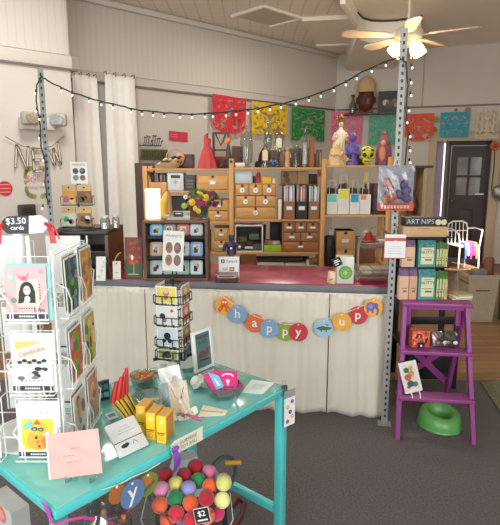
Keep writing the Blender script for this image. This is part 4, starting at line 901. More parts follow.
# statuettes
def statue(u, v0, name, label, col, kind, dy=.14):
    p = at_top(u, 3, dy); h = hgt(u, v0, 3, dy); o = thing(name, label, 'statuette', p, 0, 'statuettes on the shelf top'); m = C(col, .45, var=.08)
    def ringset(prof, m, n=24, fold=0):
        rs = []
        for t, rx, ry in prof: rs.append([Vector((rx * (1 + fold * (1 - t) * math.sin(8 * a)) * math.cos(a), ry * (1 + fold * (1 - t) * math.sin(8 * a)) * math.sin(a), t * h)) for a in [2 * math.pi * k / n for k in range(n)]])
        g.rings(rs, m)
    SK = C((226, 184, 150), .5)
    if kind == 'robed':
        g = G(); ringset([(0, .06, .05), (.05, .062, .05), (.1, .05, .042), (.4, .04, .034), (.6, .05, .036), (.66, .045, .032), (.70, .02, .018), (.74, .016, .016)], m, fold=.12)
        for s in (-1, 1): g.tube([(s * .045, 0, h * .63), (s * .065, -.02, h * .52), (s * .05, -.05, h * .58)], [.018, .02, .014], m, n=8)
        part('robe', g, o)
        for s in (-1, 1): g = G(); g.ball((s * .05, -.052, h * .6), .01, SK, n=8); part('hand', g, o)
        g = G(); g.ball((0, 0, h * .80), .026, SK, (1, 1, 1.2), 14)
        for s in (-1, 1): g.ball((s * .009, -.024, h * .805), .003, INK, n=6)
        g.ball((0, .006, h * .81), .03, C((120, 84, 50)), (1, .9, 1.15), 12); g.ball((0, -.027, h * .795), .005, SK, n=6); part('head', g, o)
        g = G(); GO = C((176, 140, 60), .35, .6); g.lathe([(.026, h * .86), (.03, h * .88), (.028, h * .89)], GO, n=12)
        for k in range(6): a = k * 1.047; g.ball((.034 * math.cos(a), .034 * math.sin(a), h * .92), .011, (GO, C((150, 40, 40)), C((70, 110, 70)))[k % 3], (1, 1, 1.4), 8)
        g.ball((0, 0, h * .95), .02, GO, n=10); g.cyl((0, 0, h * .95), (0, 0, h), .004, GO, n=6); part('crown', g, o, 'gold crown with red and green stones')
    elif kind == 'madonna':
        g = G(); ringset([(0, .092, .06), (.1, .088, .06), (.25, .07, .055), (.42, .064, .05), (.55, .06, .045), (.66, .05, .04), (.75, .04, .036), (.85, .038, .036), (.95, .026, .026), (1, .004, .004)], m, fold=.05)
        for s in (-1, 1): g.tube([(s * .055, -.03, h * .5), (s * .03, -.06, h * .4), (0, -.06, h * .46)], [.02, .018, .01], m, n=8)
        part('veil_and_body', g, o); g = G(); g.ball((0, -.026, h * .8), .026, C((238, 212, 160), .5), (.9, .7, 1.25), 14); g.ball((0, -.046, h * .79), .004, m, n=6)
        for s in (-1, 1): g.ball((s * .009, -.043, h * .81), .003, INK, n=6)
        part('face', g, o)
    elif kind == 'bust':
        g = G(); ringset([(0, .055, .045), (.08, .057, .045), (.2, .042, .038), (.35, .056, .044), (.5, .06, .045), (.6, .05, .04), (.66, .03, .03), (.70, .026, .026)], m)
        g.ball((0, -.004, h * .83), .04, m, (.95, 1, 1.1), 16); g.ball((0, -.042, h * .82), .008, m, (.8, 1, 1.4), 8)
        for s in (-1, 1): g.tube([(s * .055, 0, h * .52), (s * .06, -.03, h * .34), (.0, -.052, h * .38)], [.016, .016, .012], m, n=8); g.ball((s * .016, -.035, h * .85), .006, C((60, 50, 110)), n=6)
        part('body', g, o)
    elif kind == 'skull':
        g = G(); m2 = C((196, 186, 40), .35, var=.15); g.ball((0, 0, h * .62), .078, m2, (.95, 1, .95), 20); g.ball((0, -.03, .05), .055, m2, (.95, .85, .85), 14)
        for s in (-1, 1): g.ball((s * .05, -.03, h * .45), .026, m2, (1, 1, .8), 10)
        part('cranium', g, o); g = G(); BK = C((30, 28, 24), .4)
        for s in (-1, 1): g.ball((s * .029, -.066, h * .56), .022, BK, (1, .5, .95), 10); g.ball((s * .04, -.055, h * .82), .014, BK, (1.6, .5, .6), 8, (0, s * .5, 0))
        g.poly([(-.012, h * .36), (.012, h * .36), (0, h * .46)], BK, -.077, .008); g.poly([(-.036, h * .2), (.036, h * .2), (.034, h * .25), (-.034, h * .25)], BK, -.077, .006)
        for k in range(5): g.bb(-.026 + .013 * k - .004, -.026 + .013 * k + .004, -.082, -.076, h * .18, h * .27, m2)
        for k in range(5): g.disc(-.03 + .015 * k, h * .95 - abs(k - 2) * .006, .006, BK, -.045, .01, 8)
        part('painted_face', g, o, 'black painted eye sockets and teeth')
    elif kind == 'shrine':
        m2 = C((122, 74, 92), .6, var=.25, scale=20); g = G(); ringset([(0, .085, .05), (.1, .082, .05), (.45, .075, .045), (.7, .06, .04), (.85, .035, .03), (.9, .02, .02)], m2, fold=.08); part('mantle', g, o)
        g = G(); OR = C((216, 130, 84), .5); rs = []
        g.ball((-.022, -.035, h * .34), .04, OR, (.85, .5, 2.0), 14); g.ball((-.02, -.04, h * .66), .026, C((206, 150, 110)), (1, .8, 1.1), 10); part('figure', g, o, 'orange inner figure')
        g = G(); g.ball((0, 0, h * .93), .022, C((176, 40, 60)), (1, 1, 1.2), 10); g.cyl((0, 0, h * .95), (0, 0, h), .006, C((176, 40, 60)), n=6); part('finial', g, o, 'small red finial')
    return o
statue(339.8, 114, 'robed_statuette', 'white robed statuette with a gold crown on the shelf top', (232, 220, 198), 'robed', .2)
statue(336, 140.5, 'veiled_statuette', 'tan veiled praying statuette in front of the white robed one', (222, 184, 126), 'madonna', .07)
statue(352, 131.5, 'violet_bust', 'violet purple bust on the shelf top beside the skull', (104, 80, 160), 'bust', .07)
statue(366.5, 147, 'painted_skull', 'yellow painted sugar skull with black eye sockets', (200, 190, 40), 'skull', .1)
statue(383.5, 132, 'mantled_statuette', 'plum and orange mantled statuette beside the steel post', (122, 74, 92), 'shrine', .14)
p = at_top(350.5, 3, .04); g = G(); BE = C((210, 170, 40)); 
for k in range(5): g.ball((0, 0, .012 + .013 * k), .022 - .003 * abs(k - 2), (INK, BE)[k % 2], (1, .8, .45), 12)
g.ball((0, -.005, .085), .013, INK, n=10)
for s in (-1, 1): g.ball((s * .022, .012, .055), .014, C((220, 210, 190)), (1, .3, 1.2), 8)
solo('bee_figurine', g, 'tiny black and yellow striped figurine before the violet bust', 'figurine', p)
p = at_top(358.5, 3, .24); g = G(); g.lathe([(.06, 0), (.07, .06), (.075, .14), (.05, .17)], C((74, 66, 60), .5), n=14); solo('dark_pot', g, 'dark pot behind the painted skull', 'pot', p)
# plywood cabinet behind the steel post, parrot figure
YB = 6.1; x0, x1 = xv(391, YB), xv(430, YB); z = zv(165.5, YB)
o = thing('side_cabinet', 'tan open cabinet with a dark top behind the steel post', 'cabinet', ((x0 + x1) / 2, YB, 0)); w = x1 - x0
g = G(); g.bb(-w / 2, w / 2, -.02, .3, z - .03, z, C((60, 52, 46))); part('top', g, o)
g = G(); TANP = C((166, 140, 106), .7)
g.bb(-w / 2, -w / 2 + .02, 0, .3, 0, z - .03, TANP); g.bb(w / 2 - .1, w / 2 - .08, 0, .3, 0, z - .03, TANP); g.bb(-w / 2, w / 2 - .08, .28, .3, 0, z - .03, TANP); part('carcass', g, o)
zq = zv(229, YB); g = G(); g.bb(-w / 2 + .021, w / 2 - .101, .01, .278, zq - .02, zq, TANP); part('shelf', g, o)
px_, ph = xv(411, YB + .1), P(413.5, 186, YB + .1).z - zq; o = thing('rooster_figure', 'dark carved bird figure standing in the side cabinet', 'figurine', (px_, YB + .12, zq + .012))
g = G(); g.tube([(-.02, 0, .0), (-.02, 0, ph * .2), (.0, 0, ph * .38), (.03, 0, ph * .55), (.01, 0, ph * .75), (0, 0, ph * .9), (-.0, 0, ph)], [.036, .034, .046, .055, .04, .03, .012], C((92, 62, 40), .6, var=.4, scale=14), n=12); part('body', g, o)
g = G(); g.ball((.0, -.03, ph * .9), .04, C((150, 60, 40)), (1, .8, 1.1), 10); g.cyl((-.03, -.03, ph * .9), (-.08, -.04, ph * .87), .014, C((196, 150, 80)), .003, n=8); part('beak_and_face', g, o)
g = G(); g.ball((.045, 0, ph * .5), .04, C((60, 44, 34)), (.6, .8, 2.2), 10, (0, .3, 0)); part('wing', g, o)
# ================================================================ THINGS ON THE COUNTER
def onC(u, v): return F(u, v, ZC)
Zc = ZC + .001
# dark hutch at the left end
pf = onC(110, 279); YH = pf.y
hx0, hx1, hz = P(50, 240, YH).x, pf.x, P(100, 231.5, YH).z
hu = thing('wooden_hutch', 'low dark brown open hutch standing at the left end of the counter', 'hutch', ((hx0 + hx1) / 2, YH, Zc)); w, h = hx1 - hx0, hz - Zc
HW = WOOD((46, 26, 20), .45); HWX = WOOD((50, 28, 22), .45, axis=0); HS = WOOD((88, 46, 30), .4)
g = G(); g.bb(-w / 2, w / 2, 0, .42, h - .022, h, HWX, bev=.003); part('top', g, hu)
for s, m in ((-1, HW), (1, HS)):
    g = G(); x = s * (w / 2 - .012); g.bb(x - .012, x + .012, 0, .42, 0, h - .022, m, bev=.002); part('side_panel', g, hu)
g = G(); g.bb(-w / 2 + .024, w / 2 - .024, .40, .415, 0, h - .022, HW); g.bb(-w / 2 + .024, w / 2 - .024, .02, .4, 0, .012, HWX); part('back_panel', g, hu)
g = G(); g.bb(-w / 2 + .024, w / 2 - .024, .1, .4, h * .5, h * .5 + .012, HWX); part('shelf', g, hu)
# seed packet spinner on the hutch
zt = hz + .001; YP = YH + .16
c = P(80, 229, YP); rk = thing('seed_packet_rack', 'black wire spinner rack with kraft topped packets on the dark hutch', 'display rack', (c.x, YP, zt))
def ZP(v, Y=YP): return P(80, v, Y).z - zt
g = G(); g.lathe([(.14, 0), (.14, .008), (.02, .016), (.0, .018)], C((58, 56, 56), .4), n=28); part('base', g, rk)
g = G(); g.cyl((0, 0, .01), (0, 0, ZP(184)), .006, WIREB, n=8); part('pole', g, rk)
tiers = ((204.5, 186), (226.5, 208))
for v1, v0 in tiers:
    for u in (72.5, 88):
        x = P(u, v1, YP).x - c.x; g = G(); z = ZP(v1); y = -.05; ww = .052
        g.tube([(x - ww, y + .02, z + .06), (x - ww, y - .02, z + .055), (x - ww, y - .02, z), (x + ww, y - .02, z), (x + ww, y - .02, z + .055), (x + ww, y + .02, z + .06)], .003, WIREB, n=5)
        g.tube([(x - ww, y + .02, z + .06), (x - ww, y + .02, z), (x + ww, y + .02, z), (x + ww, y + .02, z + .06), (0, 0, z + .06)], .003, WIREB, n=5); part('pocket', g, rk)
arts = {0: [((168, 96, 150), -.02, .03), ((226, 150, 60), .015, .05), ((230, 190, 90), .02, .02)], 1: [((120, 84, 52), 0, .04), ((80, 64, 44), -.02, .03), ((150, 110, 70), .02, .06)],
        2: [((206, 224, 206), 0, .03), ((90, 150, 130), -.02, .05), ((200, 96, 110), .015, .03)], 3: [((92, 70, 44), -.01, .05), ((44, 40, 34), .02, .03), ((216, 206, 196), .02, .055)]}
bgc = [(204, 150, 70), (128, 86, 50), (190, 204, 176), (150, 112, 66)]
labs = ['packet with orange and violet flowers, top left in the black seed rack', 'packet with brown picture, top right in the black seed rack', 'packet with white flowers on green, bottom left in the black seed rack', 'packet with a black and white picture, bottom right in the black seed rack']
k = 0
for v1, v0 in tiers:
    for u in (72.5, 87.5):
        x = P(u, v1, YP).x; z0, z1 = P(u, v1, YP - .05).z, P(u, v0, YP - .05).z; hh = z1 - z0; ww = .046
        g = G(); g.bb(-ww, ww, -.004, .004, 0, hh, C(bgc[k])); g.bb(-ww, ww, -.005, .005, hh * .68, hh, C((206, 166, 112))); g.disc(0, hh * .87, .006, INK, -.005)
        for cc, dx, dz in arts[k]: g.disc(dx, dz * .8 + .004, .019, C(cc), -.0042, .001, 12)
        solo('seed_packet', g, labs[k], 'packet', (x, YP - .052, z0 + .006), 0, 'packets in the black seed rack'); k += 1
def lobes_card(g, w, h, title, cols):
    g.bb(-w / 2, w / 2, 0, .002, 0, h, C((232, 228, 222)))
    k = 0
    for dz in (.58, .27):
        for dx in (-.2, .2):
            g.disc(dx * w, dz * h, w * .17, C(cols[k]), 0, .0006, 20, rz=h * .14); g.disc(dx * w - w * .03, dz * h + h * .02, w * .08, C(cols[(k + 1) % 4]), -.0008, .0005, 14, rz=h * .06); k += 1
    g.text(title, 0, h * .87, w * .17, C((90, 80, 80)), 0)
x0, x1, z0, z1 = RC(70.5, 162, 87.5, 183.5, YP); g = G(); lobes_card(g, x1 - x0, z1 - z0, 'MAGNETS', [(90, 84, 84), (60, 58, 60), (120, 150, 140), (150, 110, 110)])
g.cyl((0, .004, -.008), (0, .004, .05), .004, WIREB, n=6); solo('display_sign', g, 'white sign with four ovals on top of the black seed rack', 'sign', ((x0 + x1) / 2, YP, z0))
# small clear jars on the hutch
for (u, r, v0, lab, lid) in ((105.5, .034, 215.5, 'clear glass jar with pale lid on the hutch, beside the seed rack', 1), (113.8, .026, 215.5, 'slimmer clear glass jar on the hutch beside the tin display case', 0)):
    p = P(u, 229, YH + .12); hh = P(u, v0, YH + .12).z - zt; o = thing('clear_jar', lab, 'glass jar', (p.x, YH + .12 + (.0 if lid else .06), zt), 0, 'clear jars on the hutch')
    g = G(); g.lathe([(r, 0), (r, hh * .7), (r * .8, hh * .8), (r * .8, hh * .86)], CLEAR((222, 226, 224), .3, .06, 'glass'), n=16); part('glass', g, o)
    g = G(); g.lathe([(r * .84, hh * .86), (r * .84, hh), (.002, hh)], C((206, 202, 194), .4), n=16); part('lid', g, o)
    g = G(); g.lathe([(r * .8, .003), (r * .8, hh * .5), (.003, hh * .52)], C((216, 210, 198)), n=12); part('contents', g, o)
# small things on the counter left of the display case
def stand_card(name, label, cat, u0, u1, v0, v1, m, lean=.16, th=.003, deco=None, rz=0.0, v_ref=None):
    p = onC((u0 + u1) / 2, v1); w = P(u1, v1, p.y).x - P(u0, v1, p.y).x; h = (P(u0, v0, p.y).z - p.z) / math.cos(lean) * 1.02
    g = G(); g.bb(-w / 2, w / 2, 0, th, 0, h, m)
    if deco: deco(g, w, h)
    return solo(name, g, label, cat, (p.x, p.y, Zc), 0, None, rot=(-lean, 0, rz))
def crumple(g, w, h): 
    for k in range(4): g.ball((-w * .2 + .012 * k, .0, h * (.2 + .2 * k)), .012, C((216, 212, 206)), (1.2, .5, 1), 8)
stand_card('white_pouch', 'white pouch leaning inside the dark hutch end', 'pouch', 96, 105.5, 258, 281, C((224, 220, 214)), .2, .012, crumple)
p = onC(101, 279.2); g = G(); g.tube([(-.05, 0, .006), (-.02, -.006, .012), (.0, .0, .006), (.02, .006, .014), (.04, 0, .006)], .006, INK, n=6); solo('coiled_cable', g, 'short black cord coiled before the white pouch', 'cord', (p.x, p.y - .03, Zc))
def tagd(g, w, h): g.tube([(-w * .2, 0, h), (-w * .1, -.004, h + .02), (w * .3, -.006, h + .05), (w * .6, -.004, h + .055)], .004, C((196, 150, 70)), n=6); g.disc(0, h * .88, .005, INK, 0); g.rect(-w * .25, h * .35, w * .25, h * .38, C((150, 130, 110)))
stand_card('cream_tag', 'cream tag with a gold sprig standing beside the red tree picture', 'tag', 113, 121, 262, 279.5, C((226, 218, 196)), .1, .004, tagd)
p = onC(133, 279); w = P(142, 279, p.y).x - P(124.5, 279, p.y).x; h = P(133, 238.5, p.y).z - p.z
o = thing('tree_picture', 'small framed picture of a red tree on green leaning beside the display case', 'picture', (p.x, p.y + .03, Zc), 0, rot=(-.1, 0, 0))
g = G()
for r in ((-w / 2, w / 2, 0, .006), (-w / 2, w / 2, h - .006, h), (-w / 2, -w / 2 + .006, .006, h - .006), (w / 2 - .006, w / 2, .006, h - .006)): g.bb(r[0], r[1], 0, .014, r[2], r[3], C((110, 66, 40)))
part('frame_rail', g, o)
g = G(); g.bb(-w / 2 + .006, w / 2 - .006, .004, .01, .006, h - .006, C((126, 60, 46))); g.rect(-w / 2 + .006, .006, w / 2 - .006, h * .35, C((62, 96, 60)), .004); g.rect(-w / 2 + .006, h * .48, w / 2 - .006, h * .54, C((120, 100, 80)), .004)
rnd = random.Random(4)
for k in range(10): g.disc(rnd.uniform(-.3, .3) * w, h * rnd.uniform(.36, .56), .012, C(((206, 66, 48), (220, 110, 70), (180, 40, 40))[k % 3]), .0034 - k * .0001, .0005, 10)
for k in range(6): g.disc(rnd.uniform(-.4, .4) * w, h * rnd.uniform(.7, .94), .013, C(((170, 70, 60), (120, 84, 70), (190, 60, 50))[k % 3]), .0034, .0005, 10)
g.rect(-.003, h * .1, .003, h * .38, C((190, 150, 110)), .003); g.rect(-.04, h * .08, .03, h * .1, C((206, 196, 176)), .003); g.disc(-.01, h * .5, .008, WHITE, .002, .0005, 10, rz=.018); part('artwork', g, o)
# display case of little tins
pc = onC(176, 281.5); YD = pc.y + .005; dx0, dx1, dzt = P(143.5, 260, YD).x, P(208, 260, YD).x, P(176, 221, YD).z
dc = thing('tin_display_case', 'dark wood display case with three rows of picture tins on the counter', 'display case', ((dx0 + dx1) / 2, YD, Zc)); w, h = dx1 - dx0, dzt - Zc
CW = WOOD((104, 68, 44), .5); CWX = WOOD((104, 68, 44), .5, axis=0)
g = G(); g.bb(-w / 2, w / 2, 0, .22, h - .016, h, CWX, bev=.002); part('top', g, dc); g = G(); g.bb(-w / 2, w / 2, 0, .22, 0, .018, CWX, bev=.002); part('bottom', g, dc)
for s in (-1, 1):
    g = G(); x = s * (w / 2 - .009); g.bb(x - .009, x + .009, 0, .22, .018, h - .016, CW); part('side_panel', g, dc)
g = G(); g.bb(-w / 2 + .018, w / 2 - .018, .2, .21, .018, h - .016, BLACK); part('back_panel', g, dc)
rows = [(236.5, 224.5), (257, 242.5), (275.5, 261)]
for v1, v0 in rows:
    z = P(176, v1, YD + .05).z - Zc; g = G(); g.bb(-w / 2 + .018, w / 2 - .018, .05, .2, z - .014, z - .008, BLACK); g.bb(-w / 2 + .018, w / 2 - .018, .046, .052, z - .014, z + .006, BLACK); part('shelf', g, dc)
tin_cols = [[(96, 168, 200), (120, 120, 118), (186, 76, 66), (190, 196, 196)], [(200, 140, 100), (160, 160, 150), (206, 214, 216), (120, 156, 204)], [(176, 196, 190), (150, 160, 156), (150, 180, 166), (204, 210, 212)]]
tin_nm = [['sky blue', 'grey', 'brick red', 'silver'], ['orange and blue', 'pale grey', 'white', 'light blue'], ['pale green', 'dull grey', 'sea green', 'white and navy']]
tu = [156, 169.5, 183, 196.5]
for r, (v1, v0) in enumerate(rows):
    for k, u in enumerate(tu):
        p = P(u, v1, YD + .08); tw, thh = .084, (P(u, v0, YD + .08).z - p.z) * .98; c_ = tin_cols[r][k]
        o = thing('picture_tin', '%s picture tin, %s in %s row of the display case' % (tin_nm[r][k], ('first', 'second', 'third', 'fourth')[k] + ' from the left', ('top', 'middle', 'bottom')[r]), 'tin', (p.x, YD + .085, p.z + .004), 0, 'picture tins in the display case', rot=(-.18, 0, 0))
        g = G(); q = []; rr = .014
        for cx, cz, a0 in ((tw / 2 - rr, rr, -90), (tw / 2 - rr, thh - rr, 0), (-tw / 2 + rr, thh - rr, 90), (-tw / 2 + rr, rr, 180)):
            for j in range(4): a = R(a0 + 30 * j); q.append((cx + rr * math.cos(a), cz + rr * math.sin(a)))
        g.prism(q, 0, .02, C(c_, .35)); g.prism([(x * .86, (z - thh / 2) * .84 + thh / 2) for x, z in q], -.0008, 0, C(tuple(min(255, int(v * 1.12)) for v in c_), .35)); part('tin_body', g, o)
        g = G(); rnd = random.Random(r * 9 + k); pc_ = [(48, 46, 50), (222, 216, 206), (196, 150, 110), (70, 90, 130)]
        g.rect(-tw * .26, thh * .2, tw * .24, thh * .82, C(pc_[1]), -.0009); g.poly([(-tw * .22, thh * .24), (tw * rnd.uniform(.0, .2), thh * .24), (tw * rnd.uniform(.02, .2), thh * .6), (-tw * .2, thh * rnd.uniform(.4, .75))], C(pc_[rnd.choice((0, 0, 3))]), -.0016, .0005); g.disc(tw * rnd.uniform(.0, .12), thh * rnd.uniform(.45, .62), .009, C(pc_[rnd.choice((0, 2, 2))]), -.0022, .0005, 10, rz=.014); part('picture', g, o)
# magnets sign on a stand in front of the case
p = onC(172.5, 283.5); YM = p.y; o = thing('oval_sign_stand', 'white sign with four oval pictures on a black stand before the tin case', 'sign', (p.x, YM, Zc))
g = G(); g.bb(-.05, .05, -.012, .03, 0, .006, BLACK, bev=.002); g.cyl((0, .008, .006), (0, .008, .1), .004, BLACK, n=8); g.bb(-.035, .035, -.006, .006, .052, .058, BLACK); part('stand', g, o)
x0, x1, z0, z1 = RC(161.5, 231, 182.5, 271, YM); g = G(); lobes_card(g, x1 - x0, z1 - z0, 'MAGNETS', [(150, 110, 90), (120, 100, 84), (176, 120, 90), (130, 104, 104)])
part('sign_card', g, o, loc=((x0 + x1) / 2 - p.x, 0, z0 - Zc), rot=(-.06, R(3), 0))
# lamp, bouquet, phone-like dispenser, squash on top of the case
zt2 = dzt + .001; YT = YD + .1
p = P(153.5, 220, YT); hh = P(153, 189, YT).z - zt2; o = thing('glowing_lamp', 'glowing white cylinder lamp on top of the tin display case', 'lamp', (p.x, YT, zt2)); rL = (P(161, 200, YT).x - P(146, 200, YT).x) / 2
g = G(); g.lathe([(rL * .9, 0), (rL * .9, .008)], C((200, 190, 170)), n=28); part('base', g, o)
g = G(); g.lathe([(rL, .008), (rL, hh)], EM((255, 238, 200), 1.15), n=32, caps=False); g.lathe([(rL * .97, hh), (rL * .97, .01)], EM((255, 238, 200), 1.15), n=32, caps=False); part('lamp_shade', g, o)
light('lamp_glow', 'POINT', (p.x, YT, zt2 + hh * .6), 2.5, (1, .82, .55), shadow_soft_size=.03)
bp = P(204, 221, YT + .02); o = thing('flower_bouquet', 'mixed bouquet of yellow and magenta flowers in a glass on the display case', 'bouquet', (bp.x, YT + .02, zt2)); 
g = G(); g.lathe([(.028, 0), (.03, .05), (.036, .085), (.034, .085), (.027, .05), (.026, .005)], CLEAR((220, 228, 228), .3, .05, 'glass'), n=18); part('glass_vase', g, o)
g = G(); rnd = random.Random(21); GRN = C((70, 96, 44), .6); 
heads = [(192.5, 204, (226, 186, 40), .024), (200, 197, (236, 196, 48), .028), (206, 199.5, (240, 170, 30), .026), (212, 198, (108, 24, 70), .034), (202, 206, (176, 40, 96), .024), (209, 206, (120, 28, 60), .022), (196, 210.5, (230, 196, 60), .022), (186, 199, (236, 230, 224), .015), (184.5, 208, (150, 180, 70), .022), (197, 202, (190, 60, 100), .02), (193.5, 196, (214, 180, 60), .018), (215, 206, (110, 30, 74), .022), (199, 213, (214, 200, 60), .018), (189, 205, (200, 80, 120), .014)]
for u, v, c_, r in heads: q = P(u, v, YT + .02) - bp; g.tube([(rnd.uniform(-.01, .01), 0, .02), (q.x * .4, 0, .09), (q.x, 0, q.z - .005)], .0026, GRN, n=5)
part('stems', g, o)
g = G()
for k in range(26):
    a = rnd.uniform(-1.5, 1.5); L = rnd.uniform(.06, .12); q = Vector((math.sin(a) * L, rnd.uniform(-.05, .05), .1 + math.cos(a) * L * .8)); g.ball(q, .02, GRN, (1.4, .25, .6), 8, (rnd.uniform(-.6, .6), a, rnd.uniform(0, 3)))
part('leaves', g, o)
for k, (u, v, c_, r) in enumerate(heads):
    q = P(u, v, YT + .02) - bp; g = G(); m = C(c_, .7, var=.12); m2 = C(tuple(int(x * .75) for x in c_), .7); y = rnd.uniform(-.03, .02)
    for j in range(9): a = j * .698; g.ball((q.x + r * .55 * math.cos(a), y, q.z + r * .55 * math.sin(a)), r * .42, m, (1, .6, 1), 8)
    g.ball((q.x, y - r * .3, q.z), r * .55, m2 if k % 2 else m, (1, .6, 1), 8); part('flower', g, o, smooth=60)
p = P(166, 221, YT); g = G(); YSQ = C((226, 176, 70), .45, var=.15); hh = P(168, 192, YT).z - zt2
g.tube([(-.0, 0, .008), (-.014, 0, hh * .3), (-.012, 0, hh * .6), (.004, 0, hh * .85), (.012, 0, hh)], [.012, .024, .026, .018, .008], YSQ, n=12); g.tube([(.03, .01, .006), (.02, .012, hh * .4), (.022, .012, hh * .8), (.02, .012, hh * 1.04)], [.014, .022, .016, .008], C((176, 128, 60), .5, var=.2), n=12)
solo('yellow_squash', g, 'upright yellow and tan squash between the glowing lamp and bouquet', 'squash', (p.x, YT + .0, zt2))
p = P(178.5, 221, YT - .04); o = thing('card_terminal', 'dark and white sloping desk device on top of the display case', 'desk device', (p.x, YT - .04, zt2), .1)
g = G(); w_ = .074; pr = [(0, 0), (.1, 0), (.1, .046), (.07, .052), (0, .014)]
g.add([(-w_, y, z) for y, z in pr] + [(w_, y, z) for y, z in pr], [(0, 1, 2, 3, 4), (9, 8, 7, 6, 5)] + [(i, i + 5, (i + 1) % 5 + 5, (i + 1) % 5) for i in range(5)], C((178, 172, 164), .4)); part('body', g, o)
g = G(); g.box((.0, .03, .0345), (.06, .05, .004), C((60, 58, 58), .3), (math.atan2(.038, .07), 0, 0)); g.ball((.0, .032, .037), .016, C((206, 202, 196), .3), (1.3, 1, .3), 12); part('dial', g, o)
g = G(); g.bb(-w_ - .012, -w_ + .016, .01, .09, .02, .034, C((214, 208, 200)), bev=.006); part('side_lip', g, o)
# reader sign, business card box, purple figurine
p = onC(229, 277.5); YQ = p.y; o = thing('payment_sign', 'white payment sign with black square logo on the magenta counter', 'sign', (p.x, YQ, Zc), 0, rot=(-.08, 0, 0)); x0, x1, z0, z1 = RC(220.5, 257, 241, 277.5, YQ); w, h = x1 - x0, z1 - z0
g = G(); g.bb(-w / 2, w / 2, 0, .004, 0, h, C((236, 234, 228))); lx, lz, ls = -w * .3, h * .78, w * .09
g.rect(lx - ls, lz - ls, lx + ls, lz + ls, INK, 0); g.rect(lx - ls * .5, lz - ls * .5, lx + ls * .5, lz + ls * .5, WHITE, -.0006); g.rect(lx - ls * .25, lz - ls * .25, lx + ls * .25, lz + ls * .25, INK, -.0012)
g.text('Square', w * .14, h * .78, w * .2, C((70, 68, 70)), 0); g.rect(w * .02, h * .3, w * .26, h * .5, C((176, 130, 90))); g.rect(w * .05, h * .36, w * .2, h * .44, C((206, 190, 150)), -.0007); g.text('we take', -w * .2, h * .4, w * .1, C((120, 118, 120)), 0) if False else None
for k in range(2): g.rect(-w * .3, h * (.36 + .07 * k), -w * .06, h * (.39 + .07 * k), C((150, 148, 148)))
part('sign_card', g, o)
p = onC(227, 282); w = P(238.5, 281, p.y).x - P(216, 281, p.y).x; o = thing('card_holder', 'clear business card holder with pinkish cards before the payment sign', 'card holder', (p.x, p.y - .005, Zc)); PLA = CLEAR((222, 222, 220), .25, .06)
g = G(); g.bb(-w / 2, w / 2, -.02, .028, 0, .003, PLA); g.bb(-w / 2, w / 2, -.022, -.02, 0, .03, PLA); g.bb(-w / 2, w / 2, .026, .028, 0, .06, PLA); g.bb(-w / 2, -w / 2 + .002, -.02, .026, 0, .04, PLA); g.bb(w / 2 - .002, w / 2, -.02, .026, 0, .04, PLA); part('holder', g, o)
g = G(); g.bb(-w * .42, w * .42, -.008, .018, .004, .048, C((190, 150, 146))); g.rect(-w * .35, .034, w * .3, .042, C((70, 64, 64)), -.008); part('card_stack', g, o, kind='stuff')
p = onC(231.5, 272); YG = YQ + .07; bx = P(231.5, 262, YG); o = thing('purple_figurine', 'dark purple standing figurine behind the white payment sign', 'figurine', (bx.x, YG, Zc)); hh = P(231.5, 235, YG).z - Zc; z0 = P(231.5, 256, YG).z - Zc
PU = C((58, 44, 84), .5, var=.15)
g = G(); g.bb(-.045, .045, -.02, .05, 0, z0 - .012, C((200, 196, 190)), bev=.004); part('pedestal', g, o)
g = G(); g.tube([(0, 0, z0), (0, 0, z0 + (hh - z0) * .3), (0, 0, z0 + (hh - z0) * .55), (0, 0, z0 + (hh - z0) * .74)], [.034, .03, .034, .014], PU, n=12)
for s in (-1, 1): g.tube([(s * .03, 0, z0 + (hh - z0) * .66), (s * .046, 0, z0 + (hh - z0) * .45), (s * .05, -.01, z0 + (hh - z0) * .26)], [.013, .014, .01], PU, n=8); g.ball((s * .022, -.012, z0 + .004), .016, C((170, 130, 70)), (1, 1.3, .7), 8)
g.ball((0, 0, z0 + (hh - z0) * .86), .02, PU, n=12); g.lathe([(.03, z0 + (hh - z0) * .93), (.02, z0 + (hh - z0) * .95), (.018, hh)], PU, n=12); part('body', g, o)
g = G(); g.ball((.0, -.034, z0 + (hh - z0) * .4), .008, WHITE, n=8); g.ball((.056, -.014, z0 + (hh - z0) * .45), .01, WHITE, n=8); part('white_flower', g, o)
# right end: green circle box, small folded card, price tag, wire basket stand
p = onC(345, 284); YK = p.y; x0, x1, z0, z1 = RC(336.5, 257.5, 353.5, 284, YK); w, h = x1 - x0, z1 - z0
o = thing('circle_box', 'clear white box with a green leafy circle at the counter end', 'box', (p.x, YK, Zc), R(-4))
g = G(); g.bb(-w / 2, w / 2, 0, .1, 0, h, C((206, 204, 190), .3), bev=.004); part('box', g, o); g = G(); g.disc(0, h * .42, w * .4, C((90, 140, 66)), 0, .001)
for k in range(8): a = k * .785; g.disc(w * .26 * math.cos(a), h * .42 + w * .26 * math.sin(a), w * .1, C((130, 170, 90)), -.001, .0006, 10)
g.disc(0, h * .42, w * .14, C((176, 196, 130)), -.0012, .0006, 14); part('round_label', g, o)
g = G(); s = .028; g.prism([(-s, -s), (s, -s), (s, s), (-s, s)], -.002, 0, BLACK); g.rect(-s * .7, -s * .1, s * .7, 0.1 * s, WHITE, -.002); g.rect(-s * .6, s * .3, s * .4, s * .5, WHITE, -.002); g.rect(-s * .6, -s * .6, s * .2, -s * .4, WHITE, -.002); g.cyl((0, .001, -.0), (0, .001, s * 1.6), .0015, INK, n=5)
q = P(337, 262, YK - .015); solo('hanging_price_tag', g, 'tilted black price tag with white writing on the green circle box', 'price tag', q, 0, rot=(0, R(-24), 0))
